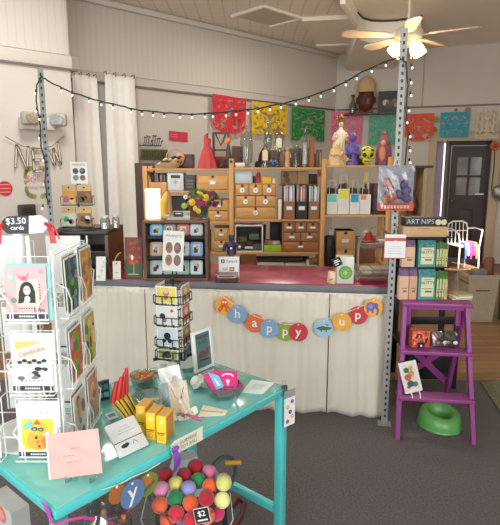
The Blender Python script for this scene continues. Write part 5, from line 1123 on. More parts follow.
p = onC(330.5, 284); g = G(); g.add([(-.02, .03, .0), (.022, -.01, .0), (.034, .02, .075), (-.006, .05, .075), (.022, -.01, 0), (.05, .035, 0), (.034, .02, .075)], [(0, 1, 2, 3), (4, 5, 6)], C((226, 196, 160), .5)); g.poly([(-.008, .02), (.012, .03), (.014, .036), (-.008, .026)], C((150, 90, 50)))
solid(solo('folded_card', g, 'small folded cream card standing left of the green circle box', 'card', (p.x, p.y, Zc)), .001)
p = onC(377, 284); YW = p.y + .12; bx0, bx1 = P(356, 270, YW).x, P(392, 270, YW).x; cx = (bx0 + bx1) / 2; w = bx1 - bx0
o = thing('wire_basket_stand', 'two tier wire basket stand with an arched handle at counter end', 'basket stand', (cx, YW, Zc)); BW = C((150, 140, 126), .4, .5)
def zW(v): return P(374, v, YW).z - Zc
def wire_basket(z, hh, ww, dd, nm):
    g = G(); 
    for k in range(3): zz = z + hh * k / 2; g.tube([(-ww / 2, -dd / 2, zz), (ww / 2, -dd / 2, zz), (ww / 2, dd / 2, zz), (-ww / 2, dd / 2, zz)], .0028, BW, n=5, closed=True)
    n = 11
    for k in range(n): x0_, x1_ = -ww / 2 + ww * k / n, -ww / 2 + ww * (k + 1) / n; [g.tube([(x0_, y, z), ((x0_ + x1_) / 2, y, z + hh), (x1_, y, z)], .0016, BW, n=4) for y in (-dd / 2, dd / 2)]
    for k in range(9): y = -dd / 2 + dd * k / 8; g.tube([(-ww / 2, y, z), (ww / 2, y, z)], .0014, BW, n=4)
    part(nm, g, o)
wire_basket(.035, .05, w * .98, .2, 'lower_basket'); wire_basket(zW(246), .045, w * .78, .17, 'upper_basket')
g = G()
for y in (-.02, .02): g.tube([(-w * .46 * math.cos(t), y, zW(246) * .9 + (zW(227) - zW(246) * .9) * math.sin(t)) for t in [k * math.pi / 14 for k in range(15)]], .004, BW, n=6)
part('arched_handle', g, o)
for s in (-1, 1):
    g = G()
    for y in (-.02, .02): g.tube([(s * w * .46, y, 0), (s * w * .46, y, zW(246) * .92)], .004, BW, n=6)
    part('leg', g, o)
zb = Zc + .042
for k, (dx, dy, r, c_, lab) in enumerate(((-.055, 0, .034, (206, 196, 170), 'cream folded cloth on left in the lower wire basket'), (.01, .0, .034, (190, 176, 156), 'tan folded cloth in the middle of the lower wire basket'), (.07, .01, .034, (196, 178, 180), 'pale pink folded cloth on right in the lower wire basket'))):
    g = G(); g.box((0, 0, r * .5), (r * 1.9, .14, r), C(c_, .9, var=.15, scale=30), bev=.018, seg=3); g.box((.004, -.002, r * 1.1), (r * 1.7, .13, r * .22), C(tuple(int(v * .92) for v in c_), .9), bev=.006); solo('folded_cloth', g, lab, 'cloth', (cx + dx, YW + dy, zb), 0, 'folded cloths in the lower wire basket')
zb = Zc + zW(246) + .004
g = G(); g.tube([(0, 0, .012), (.0, -.01, .04), (-.006, -.012, .075), (-.016, -.014, .1)], [.022, .028, .022, .008], C((186, 44, 36), .6, var=.2), n=10); g.ball((-.012, -.02, .085), .014, C((226, 170, 50)), n=10); g.tube([(.0, 0, .05), (.03, 0, .03), (.05, 0, .014)], [.016, .016, .006], C((150, 40, 30)), n=8)
solo('red_bird_toy', g, 'red toy bird with yellow face in the upper wire basket', 'toy', (cx - w * .14, YW + .05, zb))
for dx, c_, lab in ((.03, (226, 206, 190), 'pale packet lying in the upper wire basket'), (-.005, (200, 150, 150), 'pink packet lying beside the red toy bird in the upper wire basket')):
    g = G(); g.bb(-.05, .05, -.04, .04, 0, .016, C(c_), bev=.005); solo('flat_packet', g, lab, 'packet', (cx + dx + (.045 if dx > 0 else -.0), YW + (.02 if dx > 0 else -.03), zb + (.018 if dx > 0 else 0)), .1, 'packets in the upper wire basket')
p = onC(358, 279.5); g = G(); g.prism([(-.04, 0), (.04, .0), (.036, .03), (-.03, .036)], -.002, 0, C((214, 208, 200))); g.rect(-.02, .012, .02, .018, C((150, 140, 140)), -.002); solo('small_price_card', g, 'small white price card beside the green circle box', 'card', (p.x, p.y, Zc + .028), 0, rot=(-.5, 0, 0))

# ================================================================ ON THE RIGHT POST
Yb = CR.y - .19
def pouch_hang(u0, v0, u1, v1, name, label, cat, fn, Y=Yb, rz=0, lean=0):
    x0, x1, z0, z1 = RC(u0, v0, u1, v1, Y); o = thing(name, label, cat, ((x0 + x1) / 2, Y, z0), rz); fn(o, x1 - x0, z1 - z0); return o
def toybag(o, w, h):
    BG = CLEAR((236, 236, 240), .12, .2)
    g = G(); g.bb(-w / 2, w / 2, .012, .016, 0, h, C((150, 146, 150), .35, var=.2, scale=30)); part('backing', g, o)
    g = G(); rnd = random.Random(12); cols = [(190, 70, 72), (196, 92, 70), (96, 84, 128), (120, 104, 140), (176, 130, 96), (206, 200, 206), (110, 100, 116), (170, 60, 66)]
    pts = [(-.25, .62, 0), (-.15, .5, 7), (.22, .58, 2), (.3, .45, 3), (-.2, .36, 4), (-.05, .74, 5), (.1, .36, 6), (.3, .28, 2), (-.3, .24, 4), (-.1, .28, 1)]
    for x, z, c_ in pts: g.ball((x * w, 0, z * h), w * .13, C(cols[c_], .5), (rnd.uniform(.7, 1.2), .08 / .13, rnd.uniform(.7, 1.3)), 10, (0, rnd.uniform(-1, 1), 0))
    part('toys', g, o, 'red and violet toy pieces')
    g = G(); 
    def fn(u, t): return ((u - .5) * w, -.03 * math.sin(math.pi * min(1, max(0, u))) * math.sin(math.pi * t) ** .6 - .004 * math.sin(17 * u + 9 * t) - .004, t * h)
    g.sheet(fn, 24, 24, BG); part('plastic_bag', g, o, smooth=80)
    g = G(); g.rect(-w / 2, 0, w / 2, h * .17, C((206, 74, 50)), -.008); 
    for k in range(9): g.rect(-w * .42 + k * w * .092, h * .05, -w * .42 + k * w * .092 + w * .06, h * .12, C((240, 220, 190)), -.009)
    part('header_strip', g, o, 'orange red strip along the bag bottom'); g = G(); g.tube([(-.02, .016, h - .01), (0, .02, h + .05), (.02, .016, h - .01)], .002, WHITE, n=5); part('hanger', g, o)
pouch_hang(378.5, 165.5, 414, 210.5, 'toy_bag', 'clear plastic bag of red and violet toys hanging on the steel post', 'toy bag', toybag)
def pricec(o, w, h):
    g = G(); g.bb(-w / 2, w / 2, 0, .008, 0, h, C((232, 228, 224))); g.rect(-w / 2, h * .72, w / 2, h * .86, C((206, 84, 84))); g.rect(-w / 2, 0, w / 2, h * .03, C((206, 84, 84))); g.poly([(-w * .1, h * .74), (w * .1, h * .74), (0, h * .62)], WHITE, -.0008)
    for k in range(4): g.rect(-w * .32, h * (.5 - .1 * k), w * .3, h * (.515 - .1 * k), C((170, 164, 164)))
    part('card', g, o); g = G(); g.tube([(-.012, .004, h), (-.006, .01, h + .03), (.004, .012, h + .05), (.012, .004, h)], .002, INK, n=5); part('hook', g, o)
pouch_hang(385, 234.5, 405.5, 258.5, 'hanging_card', 'white card with red band hanging on the steel post below the toy bag', 'card', pricec, rz=R(-3))
# ================================================================ PURPLE STEP LADDER AND WHAT IT CARRIES
f0, f1 = F(397.5, 440, 0), F(474, 445, 0); fm = (f0 + f1) / 2; th = math.atan2(f1.y - f0.y, f1.x - f0.x); W0 = (f1 - f0).length
PUR = C((146, 62, 128), .42, var=.06); PURD = C((130, 54, 114), .42, var=.06)
lad = thing('step_ladder', 'purple painted wooden step ladder used as a stand beside the counter', 'step ladder', (fm.x, fm.y, 0), th)
ZTOP, LEAN = .822, .12; WT = W0 * .80
SHX = lambda z: -.022 * z / ZTOP
def wx(z): return (W0 + (WT - W0) * z / ZTOP) / 2
for s in (-1, 1):
    g = G(); g.rings([[Vector((s * wx(z) + a + SHX(z), LEAN * z / ZTOP + b, z)) for a, b in ((-.0115, 0), (.0115, 0), (.0115, .045), (-.0115, .045))] for z in (0, ZTOP - .03)], PUR); part('front_leg', g, lad)
    g = G(); g.rings([[Vector((s * (W0 / 2 - .06 - .0 * z) + a, .46 - .30 * z / ZTOP + b, z)) for a, b in ((-.012, 0), (.012, 0), (.012, .04), (-.012, .04))] for z in (0, ZTOP - .03)], PURD); part('rear_leg', g, lad)
for z in (.265, .536):
    g = G(); x = wx(z) + .012; y = LEAN * z / ZTOP; g.bb(-x + SHX(z), x + SHX(z), y - .025, y + .08, z - .022, z, PUR, bev=.004); part('tread', g, lad)
g = G(); x = wx(ZTOP) + .022; g.bb(-x + SHX(ZTOP), x + SHX(ZTOP), LEAN - .05, LEAN + .2, ZTOP - .022, ZTOP, PUR, bev=.005); part('top_board', g, lad)
g = G(); x = wx(.74) - .02; g.bb(-x + SHX(.74), x + SHX(.74), LEAN + .0, LEAN + .015, .772, .79, PUR); part('apron', g, lad)
for s in (-1, 1):
    g = G(); x = wx(.7) - .036; g.bb(s * x - .014 + SHX(.7), s * x + .014 + SHX(.7), LEAN + .06, LEAN + .09, .66, ZTOP - .03, PUR); part('bracket', g, lad)
xr = W0 / 2 - .06
for s in (-1, 1):
    g = G(); za, zb_ = .19, .50; ya, yb_ = .46 - .3 * za / ZTOP, .46 - .3 * zb_ / ZTOP; d = Vector((2 * xr, yb_ - ya, zb_ - za))
    a = Vector((-s * xr, ya + .045 + .012 * (s > 0), za)); b = Vector((s * xr, yb_ + .045 + .012 * (s > 0), zb_)); n = Vector((-(zb_ - za), 0, 2 * xr * s)).normalized() * .02
    g.rings([[a + n, a - n, a - n + Vector((0, .01, 0)), a + n + Vector((0, .01, 0))], [b + n, b - n, b - n + Vector((0, .01, 0)), b + n + Vector((0, .01, 0))]], PUR); part('cross_brace', g, lad)
LM_ = MT((fm.x, fm.y, 0), (0, 0, th))
def LP(u, v, z, yl=None):      # point in ladder coords on a horizontal plane
    return F(u, v, z)
# stand and pouches on the top board
ytop = LEAN + .04; Yl = (LM_ @ Vector((0, ytop, 0))).y
zT = ZTOP + .001
def XA(u, v, Y=Yl): return P(u, v, Y)
zm, zk = XA(425, 267).z, XA(425, 237).z
sx0, sx1 = XA(400, 265).x, XA(450, 265).x; scx = (sx0 + sx1) / 2; sw = sx1 - sx0
o = thing('pouch_stand', 'small dark two tier stand for pouches on top of the purple ladder', 'stand', (scx, Yl + .02, zT)); DS_ = C((40, 32, 30), .5)
for z in (zm - zT, zk - zT):
    g = G(); g.bb(-sw / 2, sw / 2, -.02, .1, z - .008, z, DS_, bev=.002); part('shelf', g, o)
for s in (-1, 1):
    g = G(); g.bb(s * sw / 2 - (.004 if s > 0 else 0), s * sw / 2 + (0 if s > 0 else .004), .06, .1, 0, zk - zT - .008, DS_); part('side_panel', g, o)
g = G(); g.bb(-sw / 2, sw / 2, .096, .1, 0, zk - zT - .008, DS_); part('back_panel', g, o)
def pouch(u0, u1, v0, zb, label, body, band, front=None, Y=None, txt=None, dep=.045):
    Y = Y or Yl; x0, x1 = XA(u0, v0, Y).x, XA(u1, v0, Y).x; h = XA((u0 + u1) / 2, v0, Y).z - zb; w = x1 - x0
    o = thing('snack_pouch', label, 'pouch', ((x0 + x1) / 2, Y, zb + .001), 0, 'paper pouches on the ladder stand')
    g = G(); m = C(body, .6); rs = []
    for t, d in ((0, dep), (.5, dep), (.8, dep * .8), (.95, dep * .3), (1, dep * .16)): rs.append([Vector((x, y, t * h)) for x, y in ((-w / 2, dep / 2 - d / 2), (w / 2, dep / 2 - d / 2), (w / 2, dep / 2 + d / 2), (-w / 2, dep / 2 + d / 2))])
    g.rings(rs, m); part('bag', g, o)
    g = G(); g.rect(-w / 2 - .0005, h * .78, w / 2 + .0005, h * .98, C(band, var=.35, scale=60), .002, .002) if False else None
    rb = []
    for t, d in ((.76, dep * .84), (.8, dep * .82), (.95, dep * .34), (1.01, dep * .2)): rb.append([Vector((x * 1.01, y, t * h)) for x, y in ((-w / 2, dep / 2 - d / 2 - .0008), (w / 2, dep / 2 - d / 2 - .0008), (w / 2, dep / 2 + d / 2 + .0008), (-w / 2, dep / 2 + d / 2 + .0008))])
    g.rings(rb, C(band, .6, var=.4, scale=70)); part('patterned_top', g, o)
    g = G()
    if front: g.rect(-w * .34, h * .1, w * .4, h * .74, C(front), -.0002, .001)
    if txt: g.text(txt, w * .03, h * .56, w * .26, C((60, 70, 60)), -.0014, bold=.01); g.rect(-w * .2, h * .66, w * .26, h * .68, C((120, 120, 96)), -.0012)
    g.rect(-w * .3, h * .36, w * .35, h * .375, INK, -.0014); g.rect(-w * .1, h * .24, w * .3, h * .3, C((110, 96, 76)), -.0012); part('label', g, o)
TANc, TEAL2, GRNc = (214, 172, 140), (70, 150, 140), (96, 140, 56)
pouch(400.2, 409.5, 269, zT, 'tan pouch with purple top, front left of the lower row', TANc, (110, 76, 110))
pouch(410.2, 418, 269, zT, 'tan pouch with purple top, second of the lower row', (204, 158, 124), (110, 76, 110))
pouch(419.3, 436.4, 270, zT, 'teal pouch with a cream label in the lower row', TEAL2, (56, 120, 118), (216, 208, 168), txt='NUTTY')
pouch(403, 415.8, 241, zm, 'tan pouch with purple top in the upper row', TANc, (110, 76, 110))
pouch(419.3, 436.4, 241, zm, 'teal pouch with a cream label in the upper row', TEAL2, (56, 120, 118), (216, 208, 168), txt='NUTTY')
for tier, zb, v0, vb in (('lower', zT, 271.5, 0), ('upper', zm, 242.5, 0)):
    for k in range(4):
        pouch(437.2 + k * 2.9, 439.8 + k * 2.9, v0 + (1, 0, .6, 1.5)[k], zb, 'slim green pouch, %s of the green bunch in the %s row' % (('first', 'second', 'third', 'last')[k], tier), ((104, 140, 60), (84, 130, 50), (120, 150, 76), (196, 178, 120))[k], (60, 104, 44), (200, 190, 140) if k < 3 else None, dep=.05)
# box on top of the stand
x0, x1, z0, z1 = RC(404, 217, 447.5, 236.5, Yl); w, h = x1 - x0, z1 - z0
o = thing('lettered_box', 'long tan box with a black lettered top on the pouch stand', 'box', ((x0 + x1) / 2, Yl, zk + .001)); g = G()
g.bb(-w / 2, w / 2, 0, .1, 0, h * .52, C((196, 156, 112), .6), bev=.002); g.bb(-w * .46, w / 2, .012, .1, h * .52, h * .97, C((40, 38, 40), .5), bev=.002); part('carton', g, o)
g = G(); g.bb(-w * .3, w * .12, .01, .09, h * .97, h * 1.0, C((70, 66, 66), .5)); g.text('ART NIPS', -w * .11, h * .76, h * .34, C((176, 170, 166)), .012, bold=.005)
for x in (.3, .43): g.disc(x * w, h * .74, h * .15, C((206, 196, 170)), .012, .001)
g.rect(-w * .2, h * .4, w * .1, h * .44, C((150, 112, 76)), 0); part('lettering', g, o)
# paper stack on the ladder top at right
p = F(461, 299, zT); g = G()
for k, c_ in enumerate(((206, 186, 140), (226, 220, 206), (176, 160, 120))): g.box((.004 * k, 0, .006 + .011 * k), (.12 - .012 * k, .1, .009), C(c_), (0, 0, .1 * k), bev=.002)
solo('leaflet_stack', g, 'small stack of cream leaflets on the ladder top beside the pouches', 'leaflets', (p.x - .005, p.y + .02, zT), .05)
# lower tread things
zA = .537
def on_tread(u, v, z): return F(u, v, z)
p = F(417.5, 348.5, zA); Y = p.y + .015; x0, x1, z0, z1 = RC(412, 332, 430, 348.5, Y); w, h = x1 - x0, z1 - z0
o = thing('orange_box', 'orange red patterned gift box on the upper ladder tread', 'box', ((x0 + x1) / 2, Y, zA)); g = G(); g.bb(-w / 2, w / 2, 0, .07, 0, h, C((206, 84, 56), .5), bev=.003)
rnd = random.Random(6)
for k in range(22): g.disc(rnd.uniform(-.42, .42) * w, rnd.uniform(.1, .9) * h, .006, C(((236, 150, 110), (160, 50, 40))[k % 2]), 0, .0005, 8, rz=.012)
part('carton', g, o); g = G(); g.prism([(-.02, .002), (.02, .002), (.02, .033), (-.02, .033)], -.008, -.006, BLACK); g.disc(0, .014, .006, WHITE, -.008); part('black_label', g, o)
for k, (u, c_, lab, rz) in enumerate(((440, (150, 130, 130), 'silvery grey packet on the left of the upper ladder tread pair', .2), (452, (96, 92, 84), 'dark silvery packet nearest the right ladder leg on the upper tread', -.2))):
    p = F(u, 348, zA); o = thing('foil_packet', lab, 'packet', (p.x, p.y + .022, zA + .006), rz, 'foil packets on the upper tread'); g = G(); w, h = .072, .085
    def fn(a, t): return ((a - .5) * w, -.016 * math.sin(math.pi * a) * math.sin(math.pi * t) + .003 * math.sin(20 * a + 12 * t), t * h)
    g.sheet(fn, 12, 12, C(c_, .25, .5, var=.3, scale=30)); g.bb(-w / 2, w / 2, .002, .012, 0, h, C(c_, .3, .4)); part('pack', g, o, rot=(-.35, 0, 0))
    g = G(); g.ball((0, -.028, .05), .02, C((60, 56, 56)), (1, .3, .8), 8); g.ball((.02, -.03, .03), .014, C((220, 214, 204)), (1, .3, .8), 8); g.ball((-.018, -.026, .03), .012, C((176, 120, 100)), (1, .3, .8), 8); part('print', g, o)
p = F(415, 393, .266); Y = p.y + .01; x0, x1, z0, z1 = RC(402, 357, 423, 392, Y)
o = thing('white_photo_frame', 'tilted white picture frame with colourful picture on the lower ladder tread', 'picture frame', (*PLN(414, 391, LM_ @ Vector((0, .014, 0)), LM_.to_3x3() @ Vector((0, -1, 0)))[:2], .302), 0); w, h = .102, .182
def art_col(g, w, h, b):
    g.bb(-w / 2, w / 2, -.002, .006, b, b + h, C((214, 206, 196)))
    for x, z, r, c_ in ((-.2, .78, .016, (70, 90, 70)), (.15, .82, .014, (190, 170, 60)), (.1, .62, .018, (206, 130, 110)), (-.2, .5, .02, (196, 90, 70)), (.2, .45, .015, (226, 190, 150)), (-.1, .25, .02, (60, 80, 120)), (.25, .2, .016, (70, 110, 90)), (-.3, .14, .01, (190, 60, 60))): g.disc(x * w, b + z * h, r, C(c_), -.002, .0005, 12)
g = G()
bw = .014
for r in ((-w / 2, w / 2, 0, bw), (-w / 2, w / 2, h - bw, h), (-w / 2, -w / 2 + bw, bw, h - bw), (w / 2 - bw, w / 2, bw, h - bw)): g.bb(r[0], r[1], -.006, .01, r[2], r[3], C((226, 220, 214)), bev=.001)
part('frame_rail', g, o, rot=(-.15, R(-14), 0)); g = G(); art_col(g, w - 2 * bw, h - 2 * bw, bw); part('picture', g, o, rot=(-.15, R(-14), 0))
g = G(); g.tube([(-.02, 0, .0), (-.015, -.015, -.014), (-.012, -.018, -.03)], .003, WHITE, n=6); g.tube([(.03, 0, .006), (.033, -.014, -.012), (.034, -.018, -.03)], .003, WHITE, n=6); part('easel_feet', g, o)
# green potty under the ladder
p = F(447, 435, 0); o = thing('child_potty', 'green plastic child potty on the carpet under the purple ladder', 'potty', (p.x, p.y + .13, .001), .25); PG = C((96, 160, 84), .35, var=.03)
g = G(); n = 40
def ring(z_fn, rx, ry, off=0): return [Vector((rx * math.cos(2 * math.pi * k / n), ry * math.sin(2 * math.pi * k / n) + off, z_fn(2 * math.pi * k / n))) for k in range(n)]
rim = lambda a: .082 + .022 * max(0, math.sin(a)) ** .7 - .003 * max(0, -math.sin(a)) ** 4 + .014 * abs(math.cos(a)) ** 2
g.rings([ring(lambda a: 0, .128, .14), ring(lambda a: .03, .128, .14), ring(lambda a: rim(a) * .75, .120, .130), ring(lambda a: rim(a) * .96, .106, .114), ring(lambda a: rim(a) + .003, .088, .096), ring(lambda a: rim(a) - .006, .068, .076), ring(lambda a: .05, .058, .066), ring(lambda a: .02, .05, .06), ring(lambda a: .018, .002, .002)], PG, caps=True)
part('bowl', g, o, smooth=70); g = G(); g.lathe([(.130, 0), (.133, .004), (.129, .012)], PG, n=40, sy=1.09, caps=False); part('foot_rim', g, o)
# black stool behind the ladder
Ys = 3.55; x0, x1 = P(407, 340, Ys).x, P(457, 340, Ys).x; o = thing('black_stool', 'black wooden step stool standing behind the purple ladder', 'stool', ((x0 + x1) / 2, Ys, 0)); w = x1 - x0; BK = C((26, 22, 24), .5)
zS = lambda v: P(430, v, Ys).z
for s in (-1, 1):
    for y in (0, .3): g = G(); g.bb(s * w / 2 - .02, s * w / 2 + .02, y, y + .03, 0, zS(316) if y == 0 else zS(306), BK, bev=.003); part('leg', g, o)
g = G(); g.bb(-w / 2, w / 2, -.01, .0, zS(324), zS(316.5), BK, bev=.003); part('crossbar', g, o)
g = G(); g.bb(-w / 2 + .02, w / 2 - .02, .01, .025, zS(380), zS(350), BK, bev=.003); part('front_panel', g, o)
g = G(); g.bb(-w / 2 - .02, w / 2 + .02, -.02, .33, zS(350), zS(346), BK, bev=.003); part('step', g, o)
for z in (.09,): g = G(); g.bb(-w / 2, w / 2, .0, .03, z, z + .03, BK); part('crossbar', g, o)

# ================================================================ TOWARDS THE DOORWAY
Yt = 5.2; x0, x1, z0, z1 = RC(468, 275.5, 498, 322, Yt); w, h = x1 - x0, z1; o = thing('waste_bin', 'tall beige plastic waste bin before the doorway at right', 'waste bin', ((x0 + x1) / 2, Yt + .15, -.011)); BB = C((176, 160, 136), .5, var=.06)
h += .011
g = G(); g.rings([[Vector((a * w / 2 * s, b * .14 * s, z)) for a, b in ((-1, -1), (1, -1), (1, 1), (-1, 1))] for z, s in ((0, .84), (h * .92, 1), (h * .92, 1.06), (h, 1.06), (h, .98), (h * .3, .86))], BB); part('bin_body', g, o)
g = G(); g.rect(-w * .24, h * .66, w * .22, h * .69, C((96, 84, 70)), -.137, .003); part('marking', g, o)
g = G(); g.bb(-w / 2, w / 2, -.13, .13, h * .8, h * .84, C((120, 106, 90))); part('rubbish', g, o, kind='stuff')
zc = h * .84 - .011 + .0
p = P(488, 276, Yt + .15); g = G(); g.lathe([(.045, 0), (.05, .1), (.05, .21), (.04, .24), (.0, .25)], C((120, 74, 48), .6), n=18); solo('brown_jug', g, 'brown jug shaped thing standing in the top of the waste bin', 'jug', (p.x, Yt + .15, zc + .002))
p = P(478, 274, Yt + .15); g = G(); g.bb(-.07, .07, -.05, .05, 0, .12, C((120, 116, 112)), bev=.01); solo('grey_carton', g, 'small grey carton in top of the beige waste bin', 'carton', (p.x, Yt + .13, zc + .002))
p = P(503, 300, 5.3); g = G(); g.lathe([(.12, 0), (.14, .55), (.13, .6), (.0, .61)], C((70, 120, 50), .5), n=20); solo('green_bin', g, 'green bin at the right edge beside the beige waste bin', 'bin', (p.x + .12, 5.35, -.011))
q = WB(500.5, 193, .16); g = G(); g.ball((0, 0, 0), .13, C((130, 126, 122), .3, .7), (1, .3, 1), 20); g.lathe([(.13, -.004), (.14, 0), (.13, .004)], C((90, 86, 82), .3, .7), n=24) if False else None
g.tube([(0, 0, .12), (0, .01, .3), (.0, .012, .5)], .012, C((70, 62, 54)), n=8); solo('hanging_pan', g, 'round grey metal pan hanging right of the doorway', 'pan', q, TB)
# white metal garden chair in the sunlight
p = F(461.5, 268.5, -.012); o = thing('garden_chair', 'white metal garden chair in bright sun before the dark door', 'chair', (p.x, p.y, -.011), R(12)); o.scale = (.84, .84, .94); WM = C((240, 238, 232), .35)
sz, bw_, hh = .40, .23, .78
for s in (-1, 1):
    g = G(); g.tube([(s * .21, -.2, 0), (s * .2, -.19, sz)], .013, WM, n=8); part('leg', g, o); g = G(); g.tube([(s * .2, .22, 0), (s * .19, .19, sz)], .013, WM, n=8); part('leg', g, o)
    g = G(); g.tube([(s * .2, .19, sz + .26), (s * .26, .05, sz + .28), (s * .27, -.15, sz + .26), (s * .23, -.19, sz + .18), (s * .2, -.19, sz)], .013, WM, n=8); part('arm', g, o)
g = G(); g.box((0, 0, sz), (.42, .4, .02), WM, bev=.008); part('seat', g, o)
g = G(); g.tube([(-.2, .19, sz), (-.21, .21, sz + .25), (-.19, .22, hh - .04), (-.1, .225, hh), (.1, .225, hh), (.19, .22, hh - .04), (.21, .21, sz + .25), (.2, .19, sz)], .014, WM, n=8)
for x in (-.12, -.04, .04, .12): g.tube([(x, .2, sz), (x, .222, hh - .01)], .008, WM, n=6)
g.tube([(-.2, .215, sz + .22), (.2, .215, sz + .22)], .009, WM, n=6); part('backrest', g, o)
g = G()
def fn(a, t): return ((a - .5) * .34 + .04, -.0 - .215 - .02 * math.sin(9 * a) + .0, .36 - t * .22)
for k, c_ in enumerate(((84, 96, 160), (190, 170, 200), (200, 60, 140), (120, 60, 160), (236, 120, 50))):
    g.tube([(-.11 + .055 * k, .0, .026), (-.11 + .055 * k, -.215, .03), (-.11 + .056 * k, -.25, -.1), (-.11 + .057 * k, -.245, -.22 + .05 * (k % 2))], [.02, .022, .026, .02], C(c_, .8), n=8)
solo('bright_scarf', g, 'blue violet and orange cloth draped over the white garden chair seat', 'cloth', (p.x, p.y, sz * .94 + .012), R(12), smooth=80).scale = (.84, .84, .94)
light('sunbeam', 'SPOT', (4.2, 5.6, 3.2), 4200, (1, .95, .86), (0, 0, 0), spot_size=R(9), spot_blend=.25, shadow_soft_size=.02)
so = bpy.data.objects['sunbeam']; so.rotation_euler = (Vector((p.x + .02, p.y + .0, .2)) - so.location).to_track_quat('-Z', 'Y').to_euler()
# carpet-like mat at the right
g = G(); a, b = F(481, 384.5, 0), F(500.5, 414, 0); dd = (b - a).normalized(); nn = Vector((-dd.y, dd.x, 0)); a2 = a
g.slab([a[:2], (a + dd * 1.2)[:2], (a + dd * 1.2 + Vector((.9, .25, 0)))[:2], (a + Vector((.9, .25, 0)))[:2]], .001, .014, PATTERN('carpet', (112, 108, 84), .95, .02, .6)); solo('floor_mat', g, 'olive green mat on the carpet at the right edge', 'mat')

# ================================================================ CEILING FAN
YFn = 5.2; hp = P(408, 36, YFn); o = thing('ceiling_fan', 'cream ceiling fan with glowing tulip lights above the steel post', 'ceiling fan', hp); FW = C((226, 212, 190), .4)
g = G(); g.cyl((0, 0, .06), (0, 0, CEIL - hp.z - .07), .013, FW, n=12); part('downrod', g, o)
g = G(); g.lathe([(.02, CEIL - hp.z - .09), (.06, CEIL - hp.z - .03), (.065, CEIL - hp.z - .001)], FW, n=20); part('canopy', g, o)
g = G(); g.lathe([(.03, .09), (.09, .075), (.13, .05), (.14, .02), (.13, -.02), (.09, -.04), (.06, -.05)], FW, n=28); part('motor_housing', g, o)
for k in range(5):
    a = R(-30 + 72 * k); T = MT((0, 0, .005), (0, 0, a)) @ MT((0, 0, 0), (R(11), 0, 0)); g = G(T)
    g.slab([(.2, -.05), (.56, -.07), (.62, -.05), (.64, 0), (.62, .05), (.56, .07), (.2, .05)], -.005, .005, C((190, 166, 140), .5)); bl = part('blade', g, o)
    g = G(T); g.slab([(.1, -.02), (.22, -.035), (.26, 0), (.22, .035), (.1, .02)], -.009, -.005, FW); part('blade_iron', g, bl)
g = G(); g.lathe([(.05, -.05), (.06, -.07), (.03, -.10)], FW, n=16); part('light_fitter', g, o)
for k in range(4):
    a = R(20 + 90 * k); d = Vector((math.cos(a), math.sin(a), 0)); c_ = d * .095 + Vector((0, 0, -.075)); g = G(MT(c_, (0, 0, a)) @ MT((0, 0, 0), (0, R(-35), 0)))
    g.lathe([(.02, 0), (.045, -.02), (.06, -.06), (.066, -.1), (.062, -.1), (.04, -.03), (.015, -.006)], EM((255, 226, 160), 1.8), n=18, caps=False); part('tulip_shade', g, o)
    light('fan_light', 'POINT', hp + d * .2 + Vector((0, 0, -.24)), 8, (1, .8, .52), shadow_soft_size=.04)
g = G(); g.tube([(.03, -.03, -.1), (.03, -.03, -.2)], .0015, CREAM, n=5); g.ball((.03, -.03, -.2), .006, CREAM, n=6); part('pull_chain', g, o)
# ================================================================ TEAL TABLE
ZB = .75
C0, C1 = F(55, 511, ZB), F(288, 386, ZB)
e1 = (C1 - C0).normalized(); e2 = Vector((-e1.y, e1.x, 0)); TT = math.atan2(e1.y, e1.x); LT = (C1 - C0).length
WTb = .56
TEAL = C((88, 198, 196), .28, var=.03, coat=.3); TEAL_SHEEN = C((118, 194, 184), .12, var=.06, scale=6, coat=.8)  # top tone greyed and lightened to carry the glass reflection
tb_ = thing('teal_table', 'turquoise painted display table in the front with a glossy glass top', 'table', (C0.x, C0.y, 0), TT)
g = G(); g.bb(0, LT, 0, WTb, ZB - .03, ZB - .004, TEAL, bev=.003); part('tabletop', g, tb_)
g = G(); g.bb(.008, LT - .008, .008, WTb - .008, ZB - .004, ZB, TEAL_SHEEN, bev=.001); part('glass_top', g, tb_, 'glossy glass sheet')
for x in (.0, LT - .036):
    for y in (.002, WTb - .036): g = G(); g.bb(x, x + .036, y, y + .036, 0, ZB - .03, TEAL, bev=.003); part('leg', g, tb_)
for y in (.06, WTb - .08): g = G(); g.bb(.036, LT - .036, y, y + .02, ZB - .05, ZB - .03, TEAL); part('apron', g, tb_)
for x in (.006, LT - .03): g = G(); g.bb(x, x + .022, .038, WTb - .036, .19, .225, TEAL, bev=.002); part('stretcher', g, tb_)
g = G(); g.bb(.036, LT - .036, WTb / 2 - .012, WTb / 2 + .012, .19, .225, TEAL); part('stretcher', g, tb_) if False else None
Zt = ZB + .001
def onT(u, v): return F(u, v, Zt)
